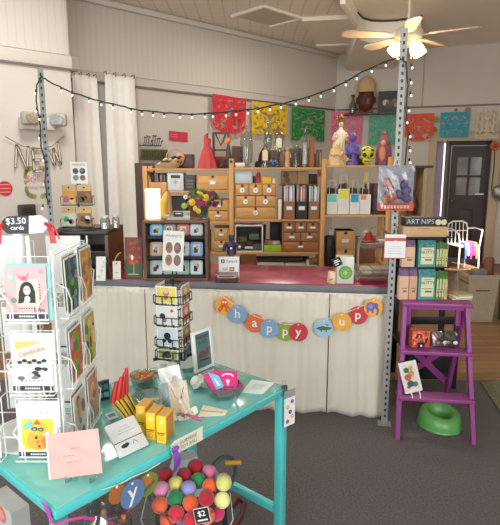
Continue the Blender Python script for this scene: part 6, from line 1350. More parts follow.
# ---------------------------------------------------------------- white card spinner
RXc, RYc = -.695, 1.55; RH = .165
ck = thing('card_rack', 'white wire spinner rack of greeting cards on the left of the teal table', 'card rack', (RXc, RYc, Zt))
g = G(); g.lathe([(.13, 0), (.13, .006), (.03, .012), (.0, .012)], WIREW, n=32); part('base', g, ck)
ztag = P(20, 228, RYc).z - Zt
g = G(); g.cyl((0, 0, .01), (0, 0, ztag + .02), .017, WIREW, n=16); part('pole', g, ck)
ZT3 = [.01, .213, .424]; PW = .118; PH = .10
def wire_pocket(T, nm='pocket'):
    g = G(T); w = PW / 2 + .003; r = .0022; dpt = .03
    g.tube([(-w, 0, PH), (-w, -dpt, PH - .012), (-w * .55, -dpt - .002, .045), (-w * .55, -dpt, .0), (w * .55, -dpt, .0), (w * .55, -dpt - .002, .045), (w, -dpt, PH - .012), (w, 0, PH)], r, WIREW, n=6)
    g.tube([(-w, 0, .0), (-w, -dpt, .0), (w, -dpt, .0), (w, 0, .0)], r, WIREW, n=6)
    g.tube([(-w, 0, 0), (-w, 0, PH + .08), (w, 0, PH + .08), (w, 0, 0)], r, WIREW, n=6)
    part(nm, g, ck)
FX = [.083, -.083]
for z in ZT3:
    for x in FX: wire_pocket(MT((x, -RH + .012, z)))
    for y in (-.075, .06): wire_pocket(MT((RH - .012, y, z), (0, 0, R(90))))
    for x in FX: wire_pocket(MT((x, RH - .012, z), (0, 0, R(180))))
    g = G(); g.tube([(-RH + .01, -RH + .01, z + .06), (RH - .01, -RH + .01, z + .06), (RH - .01, RH - .01, z + .06), (-RH + .01, RH - .01, z + .06)], .0025, WIREW, n=6, closed=True); 
    for a in range(4): g.tube([(0, 0, z + .06), ((RH - .01) * math.cos(a * 1.571), (RH - .01) * math.sin(a * 1.571), z + .06)], .0022, WIREW, n=5)
    part('ring_frame', g, ck)
for sx in (-1, 1):
    for sy in (-1, 1): g = G(); g.cyl((sx * (RH - .01), sy * (RH - .01), .006), (sx * (RH - .01), sy * (RH - .01), .62), .003, WIREW, n=6); part('upright', g, ck)
def card_art(kind):
    def f(g, w, h):
        W_ = C((240, 238, 232)); g.bb(-w / 2, w / 2, 0, .0015, 0, h, W_)
        if kind == 'portrait':
            PK = C((226, 172, 172)); g.rect(-w / 2, .022, w / 2, h, PK); g.rect(-w * .22, h * .27, w * .3, h * .76, C((206, 206, 182)), -.0007)
            HB = C((44, 36, 34)); SKN = C((222, 216, 204)); g.disc(w * .03, h * .56, w * .17, HB, -.0014, rz=h * .16); g.prism([(-w * .16, h * .56), (-w * .2, h * .32), (-w * .08, h * .33), (0, h * .44), (w * .08, h * .33), (w * .22, h * .33), (w * .22, h * .56)], -.0022, -.0014, HB)
            g.disc(w * .03, h * .56, w * .085, SKN, -.0022, rz=h * .085); g.disc(w * .03, h * .4, w * .07, SKN, -.0022, rz=h * .06)
            for s in (-1, 1): g.rect(w * .03 + s * w * .035 - .003, h * .575, w * .03 + s * w * .035 + .003, h * .585, HB, -.003)
            g.rect(w * .01, h * .515, w * .05, h * .522, C((150, 70, 70)), -.003)
            g.poly([(-w * .12, h * .74), (-w * .2, h * .86), (-w * .02, h * .78), (w * .08, h * .88), (w * .04, h * .73)], C((226, 130, 156)), -.002); g.disc(-w * .03, h * .78, .006, C((206, 96, 130)), -.0028)
            g.disc(-w * .34, h * .8, w * .1, C((150, 190, 178)), -.0007); g.disc(-w * .34, h * .8, w * .05, C((206, 226, 216)), -.0014); g.disc(w * .38, h * .9, w * .06, C((206, 150, 150)), -.0007)
            for k in range(8): g.rect(w * .32, h * (.3 + .05 * k), w * .35, h * (.32 + .05 * k), INK, -.0007)
            for k in range(9): g.rect(-w * .2 + k * w * .06, h * .22, -w * .17 + k * w * .06, h * .235, INK, -.0007)
            g.disc(-w * .3, h * .38, w * .07, C((120, 150, 140)), -.0007); g.text('love', w * .3, h * .2, w * .16, INK, -.0007)
        elif kind == 'group':
            g.rect(-w * .4, .03, w * .4, h * .9, C((226, 222, 214))); g.poly([(-w * .4, h * .74), (-w * .4, h * .9), (w * .32, h * .9)], C((232, 188, 110)), -.0007); 
            g.text('Celebrate', .0, h * .72, w * .17, C((206, 110, 70)), -.0014, rot=.3)
            rnd = random.Random(2); GR = [C((60, 58, 60)), C((120, 118, 118)), C((196, 194, 190)), C((36, 34, 36))]
            for k in range(6): x = (-.3 + .12 * k) * w; g.disc(x, h * (.5 + .03 * (k % 2)), w * .06, GR[2], -.0012 - .0001 * k, rz=h * .05); g.disc(x, h * (.535 + .03 * (k % 2)), w * .062, GR[k % 2 * 3], -.0016 - .0001 * k, rz=h * .028)
            for k in range(8): g.disc(rnd.uniform(-.32, .32) * w, h * rnd.uniform(.24, .42), w * .09, GR[k % 4], -.0008 - .0001 * k, rz=h * .035)
            g.disc(0, h * .6, w * .16, C((226, 214, 184)), -.0011, rz=h * .06)
            for k in range(6): g.rect(-w * .3 + k * w * .1, h * .2, -w * .24 + k * w * .1, h * .212, INK, -.0008)
        elif kind == 'yellow':
            YE = C((240, 206, 60)); g.rect(-w * .4, .026, w * .4, h * .72, YE); g.disc(.0, h * .34, w * .28, C((226, 170, 60)), -.0007, rz=h * .2); g.disc(.0, h * .55, w * .2, C((236, 190, 70)), -.0012, rz=h * .12)
            g.poly([(-w * .36, h * .6), (-w * .16, h * .7), (-w * .1, h * .58), (-w * .3, h * .52)], C((120, 196, 190)), -.0018); g.poly([(-w * .1, h * .62), (0, h * .72), (w * .1, h * .62)], C((190, 110, 60)), -.0018)
            g.disc(-w * .07, h * .54, w * .08, INK, -.002, rz=h * .035); g.disc(w * .09, h * .53, w * .07, INK, -.002, rz=h * .035); g.disc(-w * .07, h * .54, w * .05, C((150, 170, 176)), -.0027, rz=h * .02); g.disc(w * .09, h * .53, w * .045, C((150, 170, 176)), -.0027, rz=h * .02); g.poly([(w * .1, h * .44), (w * .3, h * .5), (w * .28, h * .4)], WHITE, -.0018)
            for k in range(3): g.disc(-w * .04 + .004 * k, h * (.38 - .08 * k), w * .035, C(((70, 60, 60), (206, 120, 60), (170, 60, 50))[k]), -.002)
            g.disc(w * .22, h * .3, w * .14, C((230, 130, 60)), -.0014, rz=h * .1)
            for k in range(5): g.disc(-w * .3 + k * w * .14, h * .84, w * .025, C((190, 180, 170)), -.0007)
        else:
            rnd = random.Random(kind[0]); g.rect(-w * .44, h * .04, w * .44, h * .96, C(kind[1]))
            for k in range(12): g.disc(rnd.uniform(-.36, .36) * w, rnd.uniform(.12, .88) * h, w * rnd.uniform(.07, .16), C(kind[2][k % len(kind[2])], var=.2), -.0007 - .0001 * k, rz=h * rnd.uniform(.05, .13))
        if isinstance(kind, str):
            g.rect(-w / 2, .004, w / 2, .02, C((232, 230, 226)), 0); g.rect(-w * .4, .005, w * .42, .019, C((62, 60, 66)), -.0007); g.rect(-w * .5, .005, -w * .44, .019, C((62, 60, 66)), -.0007); g.rect(w * .45, .005, w * .5, .019, C((62, 60, 66)), -.0007)
            for k in range(7): g.rect(-w * .2 + k * w * .055, .01, -w * .16 + k * w * .055, .0145, C((226, 226, 226)), -.0013)
    return f
def rack_card(T, w, h, art, label, lean=.1, group='greeting cards in the white rack', name='greeting_card', cat='greeting card'):
    g = G(); art(g, w, h); o = solo(name, g, label, cat, group=group); o.matrix_world = MT((RXc, RYc, Zt)) @ T @ MT((0, 0, 0), (-lean, 0, 0)); 
    M = o.matrix_world.copy(); o.location = M.to_translation(); o.rotation_euler = M.to_euler(); return o
plain = lambda c_: (lambda g, w, h: [g.bb(-w / 2, w / 2, 0, .002, 0, h, C(c_)), g.rect(-w * .3, h * .12, w * .1, h * .16, C((70, 68, 72)), 0)])
CW_ = .114; CH_ = .165
FY = -RH - .006
rack_card(MT((FX[0], FY, ZT3[2] + .004)), CW_, .152, card_art('portrait'), 'pink greeting card with a long dark haired portrait, top of the white rack', .04)
rack_card(MT((FX[0], FY, ZT3[1] + .004)), CW_, CH_, card_art('group'), 'white greeting card with a black and white group picture, middle of the white rack', .06)
rack_card(MT((FX[0], FY, ZT3[0] + .004)), CW_, CH_, card_art('yellow'), 'yellow picture greeting card, bottom of the white rack front', .06)
for z, c_, lab, dx, hh in ((ZT3[2], (142, 206, 198), 'teal envelope behind the pink portrait card', .008, .158), (ZT3[1], (236, 234, 228), 'white envelope behind the black and white group card', .006, .172), (ZT3[0], (238, 236, 230), 'white envelope behind the yellow picture card', .006, .172)):
    rack_card(MT((FX[0] + dx, FY + .006, z + .004)), CW_ + .004, hh, plain(c_), lab, .03, 'envelopes in the white rack', 'envelope', 'envelope')
for i, (z, c_) in enumerate(zip(ZT3, ((236, 226, 214), (226, 222, 216), (240, 214, 206)))):
    rack_card(MT((FX[1], FY, z + .004)), CW_, CH_, card_art((30 + i, c_, [(206, 150, 140), (150, 170, 160), (226, 200, 120)])), ('cream', 'grey', 'pale pink')[i] + ' greeting card cut by the left picture edge, %s tier of the white rack' % ('bottom', 'middle', 'top')[i], .06)
# right hand side: near and far pockets, two cards each
GN = (92, 140, 66)
rs_ = {(2, 0): [((61, (70, 110, 54), [(130, 170, 90), (120, 110, 180), (60, 90, 46), (150, 140, 200)]), 'green card with violet crocus flowers, near pocket of the top right tier'), ((62, (124, 84, 56), [(150, 110, 70), (90, 60, 40), (70, 90, 60)]), 'brown and green card behind the crocus card in the top right tier')],
       (2, 1): [((63, (206, 150, 70), [(226, 176, 90), (180, 110, 60), (140, 130, 110)]), 'ochre orange card in the far pocket of the top right tier'), ((64, (70, 140, 190), [(110, 170, 206), (50, 110, 160)]), 'bright blue card behind the ochre card in top right tier')],
       (1, 0): [((65, (190, 110, 70), [(110, 180, 70), (226, 110, 60), (240, 130, 150), (90, 160, 60)]), 'orange and lime card with pink flowers in the middle right tier'), ((66, (120, 170, 220), [(150, 190, 230), (90, 130, 190), (190, 130, 90)]), 'sky blue card behind the orange lime card in middle right tier')],
       (1, 1): [((67, (196, 176, 90), [(110, 130, 60), (226, 200, 120), (90, 70, 50)]), 'yellow and olive card in far pocket of the middle right tier'), ((68, (206, 200, 206), [(170, 170, 190), (226, 214, 196)]), 'pale lilac card behind the yellow olive card in middle right tier')],
       (0, 0): [((69, (196, 190, 176), [(140, 170, 150), (120, 110, 100), (206, 150, 130)]), 'sage and grey card in near pocket of the bottom right tier'), ((70, (150, 140, 130), [(90, 84, 80), (190, 180, 170)]), 'dull grey card behind the sage card in bottom right tier')],
       (0, 1): [((71, (190, 150, 130), [(226, 180, 150), (150, 110, 90), (130, 150, 140)]), 'salmon card in the far pocket of the bottom right tier'), ((72, (214, 170, 150), [(196, 130, 110), (226, 206, 196)]), 'peach card behind the salmon card in bottom right tier')]}
for (t, pk), lst in rs_.items():
    for k, (kd, lab) in enumerate(lst):
        y = (-.075, .06)[pk] + .006 * k
        rack_card(MT((RH + .015 - .009 * k, y, ZT3[t] + .004 + .006 * k), (0, 0, R(90))), .108, CH_ + .004 * pk, card_art(kd), lab, .02)
# white card backs on the far side of the rack
for t in range(3):
    for k, x in enumerate(FX):
        rack_card(MT((x, RH - .02, ZT3[t] + .004)), CW_, CH_ + (.03 if t == 2 else 0), plain((232, 230, 226)), 'white card back, %s tier of the white rack\'s far side, %s' % (('bottom', 'middle', 'top')[t], ('nearer the price tag', 'nearer the picture edge')[k]), -.06)
# price tag with ribbons on top of the pole
o = thing('price_tag', 'black and white hand lettered price tag with red ribbons on top of the white rack', 'price tag', (RXc + .028, RYc - .02, Zt + ztag + .012), R(6))
g = G(); w, h = .062, .026
g.prism([(-w, -h * .4), (-w * .78, -h), (w * .2, -h), (w * .26, h), (-w * .72, h), (-w, h * .45)], -.004, -.001, BLACK); g.text('$3.50', -w * .34, h * .42, .026, WHITE, -.0042, bold=.01, rot=.03); g.text('cards', -w * .3, -h * .32, .018, WHITE, -.0042, bold=.01)
part('black_tag', g, o); g = G(); g.prism([(w * .2, -h), (w * .85, -h * .9), (w * 1.1, -h * .2), (w * 1.1, h * .5), (w * .8, h * 1.05), (w * .26, h)], -.003, 0, C((240, 238, 234))); g.rect(w * .4, -h * .5, w * .7, h * .4, C((216, 214, 210)), -.003); part('white_tag', g, o)
RB = C((196, 40, 44), .5)
for sx, x0_ in ((1, w * 1.02), (-1, -w * .95)):
    g = G(); g.ball((x0_, -.006, h * .1), .006, RB, n=8)
    for dx, dz, ww in ((.018, -.06, .006), (.036, -.048, .002)):
        n = 10; vs = [((x0_ + sx * dx * t + j * ww * (.6 + t)), -.006 - .004 * math.sin(6 * t), h * .1 + dz * t * t - .0 + .008 * math.sin(3 * t)) for t in [k / n for k in range(n + 1)] for j in (-1, 1)]
        g.add(vs, [(2 * k, 2 * k + 1, 2 * k + 3, 2 * k + 2) for k in range(n)], RB)
    part('ribbon', g, o, 'red ribbon')
# ---------------------------------------------------------------- pink card on a clear easel
p = onT(77, 483); Y = p.y
o = thing('pink_card', 'large pale pink card in a shiny plastic sleeve on a clear easel', 'card', (p.x, p.y, Zt), 0); cw = P(98, 455, Y).x - P(45, 455, Y).x; chh = .118
g = G(); g.bb(-cw / 2, cw / 2, 0, .004, 0, chh, C((236, 166, 158), .6)); g.bb(-cw / 2 - .004, -cw / 2, -.001, .006, 0, chh, C((240, 232, 226)))
for k, (a, b) in enumerate(((-.05, .5), (-.22, .3), (-.14, .14))): 
    for j in range(int(3 + k)): g.rect(cw * a + j * .008, chh * (.62 - .15 * k), cw * a + j * .008 + .005, chh * (.62 - .15 * k) + .002, C((150, 96, 100)))
part('card', g, o, rot=(-.3, R(-8), 0), loc=(0, 0, .02))
g = G()
def fn(a, t): return ((a - .5) * (cw + .008), -.003 - .006 * math.sin(5 * a + 7 * t) ** 2 * math.sin(math.pi * a) * math.sin(math.pi * t), t * (chh + .004))
g.sheet(fn, 20, 16, CLEAR((252, 252, 252), .025, .3)); part('plastic_sleeve', g, o, rot=(-.3, R(-8), 0), loc=(0, -.002, .019), smooth=80)
EZ = CLEAR((226, 232, 232), .35, .05)
for x in (-.02, .045): g = G(); g.tube([(x, .045, .1), (x, .03, .0), (x, -.012, .012), (x, -.026, .02), (x, -.026, .034)], .004, EZ, n=8); g.tube([(x, .02, .06), (x, .06, 0)], .004, EZ, n=8); part('easel_leg', g, o)
# ---------------------------------------------------------------- things along the table
p = onT(136, 454); o = thing('white_packet', 'white soap like packet wrapped in clear film in front of the yellow boxes', 'packet', (p.x, p.y, Zt), R(48)); w, d, h = .105, .07, .03
g = G(); g.box((0, .045, .041), (w, .014, .105), C((246, 245, 242)), (-.8, 0, 0), bev=.005); T_ = MT((0, .045, .041), (-.8, 0, 0)); g.T = T_
g.rect(-w * .5, -.012, w * .5, -.009, C((120, 120, 124)), -.0072)
for k in range(3): g.rect(-w * .3 + .01 * k, .012 + .009 * k, w * .3 - .008 * k, .0135 + .009 * k, C((190, 190, 194)), -.0072)
g.disc(-w * .22, -.026, .012, INK, -.0072, rz=.006); g.disc(-w * .14, -.024, .008, INK, -.0072, rz=.005); g.tube([(w * .05, -.007, -.03), (w * .12, -.007, -.02), (w * .2, -.007, -.03)], .0012, C((90, 90, 96)), n=5)
part('carton', g, o)
g = G(); g.box((0, .045, .041), (w + .010, .022, .113), CLEAR((250, 250, 250), .1, .12), (-.8, 0, 0), bev=.008); part('film', g, o)
YB_ = C((246, 196, 40), .4, var=.03); YB2 = C((206, 150, 70), .5)
for k, (u, v, lab) in enumerate(((141, 432.5, 'left of three yellow cartons on the teal table'), (151, 440, 'middle of three yellow cartons on the teal table'), (161.5, 443.5, 'right yellow carton with an orange side panel on the teal table'))):
    p = onT(u, v); o = thing('yellow_carton', lab, 'carton', (p.x, p.y, Zt), R(-14), 'yellow cartons on the teal table'); w, d, h = .032, .065, .09
    g = G(); g.bb(-w / 2, w / 2, 0, d, 0, h, YB_, bev=.0015); g.bb(-w / 2 + .002, w / 2 - .002, .003, d - .003, h, h + .0006, YB2); g.bb(w / 2, w / 2 + .0006, .006, d - .006, .008, h - .008, C((216, 140, 70))); part('carton', g, o)
    g = G(); g.rect(-w * .4, h * .36, w * .4, h * .4, C((120, 84, 40))); g.rect(-w * .32, h * .3, w * .3, h * .33, C((120, 84, 40))); g.disc(0, h * .78, .005, WHITE); g.disc(.0, h * .17, .008, C((236, 150, 60))); g.disc(.0, h * .17, .0045, YB_, -.0007); part('print', g, o)
# red handled striped sticks
RD_ = C((206, 42, 36), .4); YL_ = C((232, 190, 50), .4)
for k, (u, v, ut, vt, lab) in enumerate(((129, 425, 116.5, 383, 'leftmost'), (132.5, 425, 121, 378, 'second from left'), (135.5, 422, 124.5, 374, 'third from left'), (138, 419, 126.5, 369, 'tallest, rightmost'))):
    b = onT(u, v); Y = b.y + .02; t = P(ut, vt, Y + .02); d = t - b
    o = thing('striped_stick', 'red topped stick with yellow and black striped bent foot, %s' % lab, 'toy stick', (b.x, b.y, Zt), 0, 'striped sticks on the teal table')
    kn = P((112.5, 117.5, 121.5, 126)[k], (402, 399, 397, 393)[k], Y) - b; n = 10
    for i, (m, off) in enumerate(((YL_, -.0045), (BLACK, 0), (YL_, .0045))):
        g = G(); pts = []
        for j in range(n + 1): s = j / n; q = Vector((kn.x * (s ** 1.25), kn.y * s, .006 + (kn.z - .006) * (s ** 1.0))); pts.append(q + Vector((off, off * .4, 0)))
        g.tube(pts, .0032, m, n=6); part('striped_foot', g, o)
    g = G(); g.tube([kn + Vector((0, 0, -.004)), kn.lerp(d, .3), kn.lerp(d, .75), d], [.009, .0088, .008, .0065], RD_, n=10); g.ball(d, .006, RD_, n=8); part('handle', g, o, 'red handle')
p = onT(112, 419); g = G(); g.box((0, 0, .012), (.04, .028, .003), C((214, 220, 230)), (.5, .1, .9)); g.box((0, -.001, .0145), (.028, .012, .001), C((120, 130, 170)), (.5, .1, .9)); solo('stick_tag', g, 'small white tag with blue writing beside the striped sticks', 'tag', (p.x, p.y, Zt))
for k, (u, v) in enumerate(((100.5, 401), (106.5, 399.5))):
    p = onT(u, v); g = G(); g.bb(-.013, .013, 0, .012, 0, .075, C((50, 76, 96), .35), bev=.002); g.rect(-.009, .012, .009, .03, C((150, 190, 190)), 0); g.rect(-.009, .04, .009, .062, C((110, 150, 160)), 0)
    solo('navy_packet', g, 'upright navy and teal packet, %s behind the white rack cards' % ('left one' if k == 0 else 'right one'), 'packet', (p.x, p.y, Zt), R(20), 'navy packets on the teal table')
# glass bowls
GLS = CLEAR((226, 236, 234), .3, .05, 'glass')
p = onT(143, 392); o = thing('candy_bowl', 'round glass bowl filled with orange sweets at the back of the table', 'glass bowl', (p.x, p.y + .03, Zt)); g = G()
g.lathe([(.034, 0), (.038, .004), (.048, .03), (.056, .06), (.054, .06), (.046, .03), (.034, .008)], GLS, n=24, caps=False); part('bowl', g, o)
g = G(); rnd = random.Random(5); 
for k in range(60): a, r = rnd.uniform(0, 6.28), .042 * math.sqrt(rnd.random()); g.ball((r * math.cos(a), r * math.sin(a), .044 + rnd.uniform(0, .012)), .0065, C(((206, 130, 66), (186, 104, 50), (220, 160, 96))[k % 3]), n=6)
g.lathe([(.03, .012), (.042, .042), (.0, .046)], C((160, 110, 80)), n=20); part('sweets', g, o, 'orange sweets', kind='stuff')
p = onT(151, 404); o = thing('glass_dish', 'wide clear glass dish in front of the orange sweets bowl', 'glass dish', (p.x, p.y - .01, Zt)); g = G()
g.lathe([(.04, 0), (.045, .006), (.062, .022), (.07, .034), (.066, .034), (.056, .022), (.04, .01)], GLS, n=28, caps=False); part('dish', g, o); g = G()
for k, c_ in enumerate(((206, 206, 196), (150, 160, 150), (196, 180, 150))): g.box((-.02 + .02 * k, .005 * k, .012 + .003 * k), (.03, .02, .006), C(c_), (.2, .2 * k, .5 * k), bev=.002)
part('wrapped_sweets', g, o)
# packets with kraft necklace card
p = onT(182, 421); o = thing('necklace_packet', 'beige carded necklace in a clear packet leaning on the teal table', 'packet', (p.x, p.y + .01, Zt), R(6)); w, h = .064, .128
g = G(); g.bb(-w / 2, w / 2, 0, .003, 0, h, C((206, 188, 160), .7)); g.rect(-w * .5, h * .86, w * .5, h, C((196, 176, 150))); 
for k in range(3): g.rect(-w * .3, h * (.16 - .045 * k), w * .3, h * (.175 - .045 * k), C((120, 100, 80)))
pts = [(-w * .34, -.003, h * .86), (-w * .2, -.004, h * .62), (.0, -.004, h * .5), (w * .1, -.004, h * .56), (w * .22, -.004, h * .72), (w * .34, -.003, h * .86)]; g.tube(pts, .0012, C((176, 90, 90)), n=5); g.ball((0, -.005, h * .47), .008, C((226, 214, 196)), (1, .5, 1.2), 8); g.ball((w * .14, -.005, h * .58), .004, C((170, 90, 90)), n=6)
part('card', g, o, rot=(-.35, R(-8), 0)); g = G()
def fn(a, t): return ((a - .5) * (w + .02), -.004 - .008 * math.sin(math.pi * a) * math.sin(math.pi * t) - .003 * math.sin(11 * a + 6 * t), -.002 + t * (h + .02))
g.sheet(fn, 16, 16, CLEAR((250, 250, 250), .08, .25)); part('plastic_sleeve', g, o, rot=(-.35, R(-8), 0), smooth=80)
p = onT(178, 409); o = thing('white_card_packet', 'white topped clear packet leaning behind the necklace packet', 'packet', (p.x - .01, p.y + .03, Zt), R(6)); w, h = .078, .140
g = G(); g.bb(-w / 2, w / 2, 0, .003, h * .62, h, C((236, 232, 230))); g.bb(-w / 2, w / 2, .001, .003, 0, h * .62, C((176, 190, 206))); g.disc(w * .2, h * .66, .012, C((206, 180, 176)), 0, .001); part('card', g, o, rot=(-.3, R(-12), 0)); g = G(); g.sheet(fn, 12, 12, CLEAR((250, 250, 250), .08, .25)); part('plastic_sleeve', g, o, rot=(-.3, R(-12), 0), smooth=80)
p = onT(201, 389); g = G(); PWt = C((232, 228, 222), .6, var=.05)
for k in range(9): a = k * .698; g.ball((.02 * math.cos(a), .012 * math.sin(a), .018 + .006 * (k % 3)), .02, PWt, (1.2, .4, 1), 8, (k * .7, k, k * 1.3))
solo('tissue_bundle', g, 'crumpled white tissue bundle beside the pink packets bowl', 'tissue', (p.x - .005, p.y + .01, Zt))
# bowl of pink packets
p = onT(224, 398); o = thing('pink_packet_bowl', 'square clear bowl on the teal table holding pink packets', 'bowl', (p.x, p.y + .02, Zt), R(20)); g = G()
g.rings([[Vector((a * s, b * s, z)) for a, b in ((-1, -1), (1, -1), (1, 1), (-1, 1))] for z, s in ((0, .04), (.004, .042), (.05, .062), (.05, .059), (.008, .039))], CLEAR((226, 220, 222), .3, .06), caps=False); part('bowl', g, o)
g = G(); g.bb(-.034, .034, -.034, .034, .006, .02, C((206, 110, 150)), bev=.006); part('paper_lining', g, o, 'pink paper lining')
MGp = C((222, 46, 130), .35)
for k, (dx, dy, rx, ry, rz, ww, hh, lab) in enumerate(((.014, -.008, -.75, .1, .15, .075, .072, 'large magenta packet with white smiling print in the clear square bowl'), (-.022, -.02, -.75, -.3, .4, .05, .075, 'magenta and light blue packet at the left of clear square bowl'))):
    o = thing('pink_packet', lab, 'packet', (p.x + dx, p.y + .02 + dy, Zt + .03 + .004 * k), 0, 'pink packets in the clear square bowl', rot=(rx, ry, rz)); g = G(); g.bb(-ww / 2, ww / 2, 0, .01, 0, hh, MGp, bev=.003); part('packet', g, o); g = G()
    if k == 0:
        pts = [(ww * .3 * math.cos(a), -.0005, hh * .62 + hh * .2 * math.sin(a)) for a in [.3 + .25 * j for j in range(11)]]; g.tube(pts, .0028, WHITE, n=5); g.disc(0, hh * .42, .007, WHITE, 0, .001); g.rect(-.002, hh * .2, .003, hh * .4, WHITE, 0, .001); g.rect(-ww * .3, hh * .08, ww * .3, hh * .12, C((60, 50, 70)), 0, .001)
    else: g.poly([(-ww * .1, .0), (ww * .5, .0), (ww * .5, hh * .6), (-ww * .1, hh)], C((110, 190, 220)), 0, .001); g.poly([(ww * .1, .01), (ww * .3, .01), (ww * .1, hh * .7)], WHITE, -.001, .001)
    part('print', g, o)
# flyer, cream price strip, tags
q = [onT(u, v) for u, v in ((241, 392.5), (263, 394), (274.5, 383), (252, 380))]; cq = sum(q, Vector()) / 4; g = G(); g.slab([(a - cq)[:2] for a in q], 0, .002, C((216, 224, 218), .3)); g.slab([((a - cq) * .5)[:2] for a in q], .002, .0026, C((196, 208, 206)))
solo('white_flyer', g, 'pale flyer lying flat near the right corner of the teal table', 'flyer', (cq.x, cq.y, Zt))
q = [onT(u, v) for u, v in ((198, 417), (225, 415.5), (228, 411), (203, 405.5))]; cq = sum(q, Vector()) / 4; g = G(); g.slab([(a - cq)[:2] for a in q], 0, .002, C((232, 220, 192))); 
for k in range(6): a, b = q[0].lerp(q[3], .5), q[1].lerp(q[2], .5); m_ = a.lerp(b, .1 + .14 * k) - cq; g.box((m_.x, m_.y, .0023), (.012, .004, .0006), C((140, 120, 96)))
solo('cream_strip', g, 'cream printed paper strip lying on the teal table edge', 'paper strip', (cq.x, cq.y, Zt))
p = onT(191, 418); o = thing('ribbon_tag', 'cream arrow tag with a magenta ribbon standing before the necklace packet', 'tag', (p.x, p.y, Zt), R(30)); g = G(); g.prism([(-.04, .002), (.03, .004), (.034, .024), (.028, .03), (-.04, .03)], -.002, 0, C((234, 224, 200))); g.text('$8 ea', -.005, .017, .018, C((120, 100, 90)), -.002); part('tag', g, o, rot=(-.25, R(-20), 0))
g = G(); MR = C((196, 50, 130), .5)
for dx, dz, dy in ((.05, .002, -.02), (.07, .004, -.005)):
    n = 8; g.add([(-.03 + dx * t + j * .003, -.004 - .02 * t + dy * t, .018 * (1 - t) + .003 + .005 * math.sin(6 * t) * (1 - t) + j * .001) for t in [k / n for k in range(n + 1)] for j in (-1, 1)], [(2 * k, 2 * k + 1, 2 * k + 3, 2 * k + 2) for k in range(n)], MR)
g.ball((-.03, -.005, .02), .007, MR, (1, .6, 1), 8); part('ribbon', g, o, 'magenta ribbon')
# white frame at the back edge of the table
p = onT(205, 372); o = thing('teal_art_frame', 'white framed dark teal print standing beside the black spinner', 'picture frame', (p.x - .004, p.y + .03, Zt), R(52), rot=(-.1, 0, R(52))); w, h = .112, .172; bw = .012; g = G()
for r in ((-w / 2, w / 2, 0, bw), (-w / 2, w / 2, h - bw, h), (-w / 2, -w / 2 + bw, bw, h - bw), (w / 2 - bw, w / 2, bw, h - bw)): g.bb(r[0], r[1], -.006, .01, r[2], r[3], C((238, 236, 230)), bev=.001)
part('frame_rail', g, o); g = G(); g.bb(-w / 2 + bw, w / 2 - bw, -.002, .008, bw, h - bw, C((96, 120, 122))); g.text('FINDERS', 0, h * .82, .02, INK, -.002, bold=.01); g.text('& CO', 0, h * .7, .02, INK, -.002, bold=.01)
g.tube([(-.03, -.003, h * .34), (-.01, -.003, h * .44), (.015, -.003, h * .42), (.03, -.003, h * .5)], .008, C((120, 70, 60)), n=6); g.disc(.028, h * .3, .008, C((190, 90, 70)), -.002); g.tube([(-.03, -.003, h * .26), (.03, -.003, h * .24)], .002, C((60, 50, 46)), n=5); part('print', g, o)
g = G(); g.bb(-.008, .008, .01, .05, 0, .1, BLACK); part('back_stand', g, o)
# black card spinner at the back edge
p = onT(173, 363); SX, SY = p.x, p.y + .05; o = thing('black_card_spinner', 'black wire spinner of small cards at the back edge of the teal table', 'card rack', (SX, SY, Zt), R(-14)); hS = P(173, 283, SY).z - Zt
g = G(); 
for a in range(4): t = a * 1.571 + .6; g.tube([(0, 0, .012), (.085 * math.cos(t), .085 * math.sin(t), .01), (.095 * math.cos(t), .095 * math.sin(t), .009)], .007, BLACK, n=6)
g.lathe([(.05, .004), (.045, .014), (.012, .02)], BLACK, n=20); part('base', g, o)
g = G(); g.cyl((0, 0, .01), (0, 0, hS + .015), .005, BLACK, n=8); g.ball((0, 0, hS + .018), .009, BLACK, n=8); part('pole', g, o)
def zS_(v): return P(173, v, SY - .05).z - Zt
tz = [(zS_(304), zS_(287)), (zS_(325), zS_(306.5)), (zS_(346.5), zS_(328)), (zS_(367), zS_(350))]
tz = [(max(a_, .018), b_) for a_, b_ in tz]
for z0, z1 in tz:
    for rz in (0, 90, 180, 270):
        g = G(MT((0, 0, z0), (0, 0, R(rz)))); ww = .052
        for zz in (0, .035): g.tube([(-ww, -.045, zz), (-ww, -.068, zz), (ww, -.068, zz), (ww, -.045, zz)], .0022, WIREB, n=5)
        for x in (-ww, -ww * .4, ww * .4, ww): g.tube([(x, -.068, 0), (x, -.068, .035)], .0022, WIREB, n=5)
        g.tube([(-ww, -.045, 0), (-ww, -.045, .07), (ww, -.045, .07), (ww, -.045, 0)], .0018, WIREB, n=5); part('wire_pocket', g, o)
fr = [('yellow card with a pink ice cream', (236, 216, 110), [(196, 130, 120, 0, .6, .014), (226, 196, 190, 0, .72, .011), (170, 120, 80, 0, .35, .009)]), ('white card with red and dark sketch', (232, 228, 226), [(206, 60, 60, .25, .75, .007), (60, 50, 56, -.2, .45, .013), (150, 130, 160, -.1, .25, .01)]),
      ('pale blue card with a black horse', (206, 214, 226), [(34, 32, 40, 0, .55, .016), (34, 32, 40, .12, .3, .01), (40, 38, 46, -.15, .3, .009)]), ('lime card with a dark animal', (150, 180, 90), [(70, 60, 50, 0, .5, .017), (200, 190, 160, .2, .7, .009), (90, 84, 70, -.2, .3, .01)])]
sd = [('tan', (206, 160, 110)), ('rose tan', (206, 130, 100)), ('kraft', (190, 150, 100)), ('sky blue', (110, 176, 210))]
names4 = ('top', 'second', 'third', 'lowest')
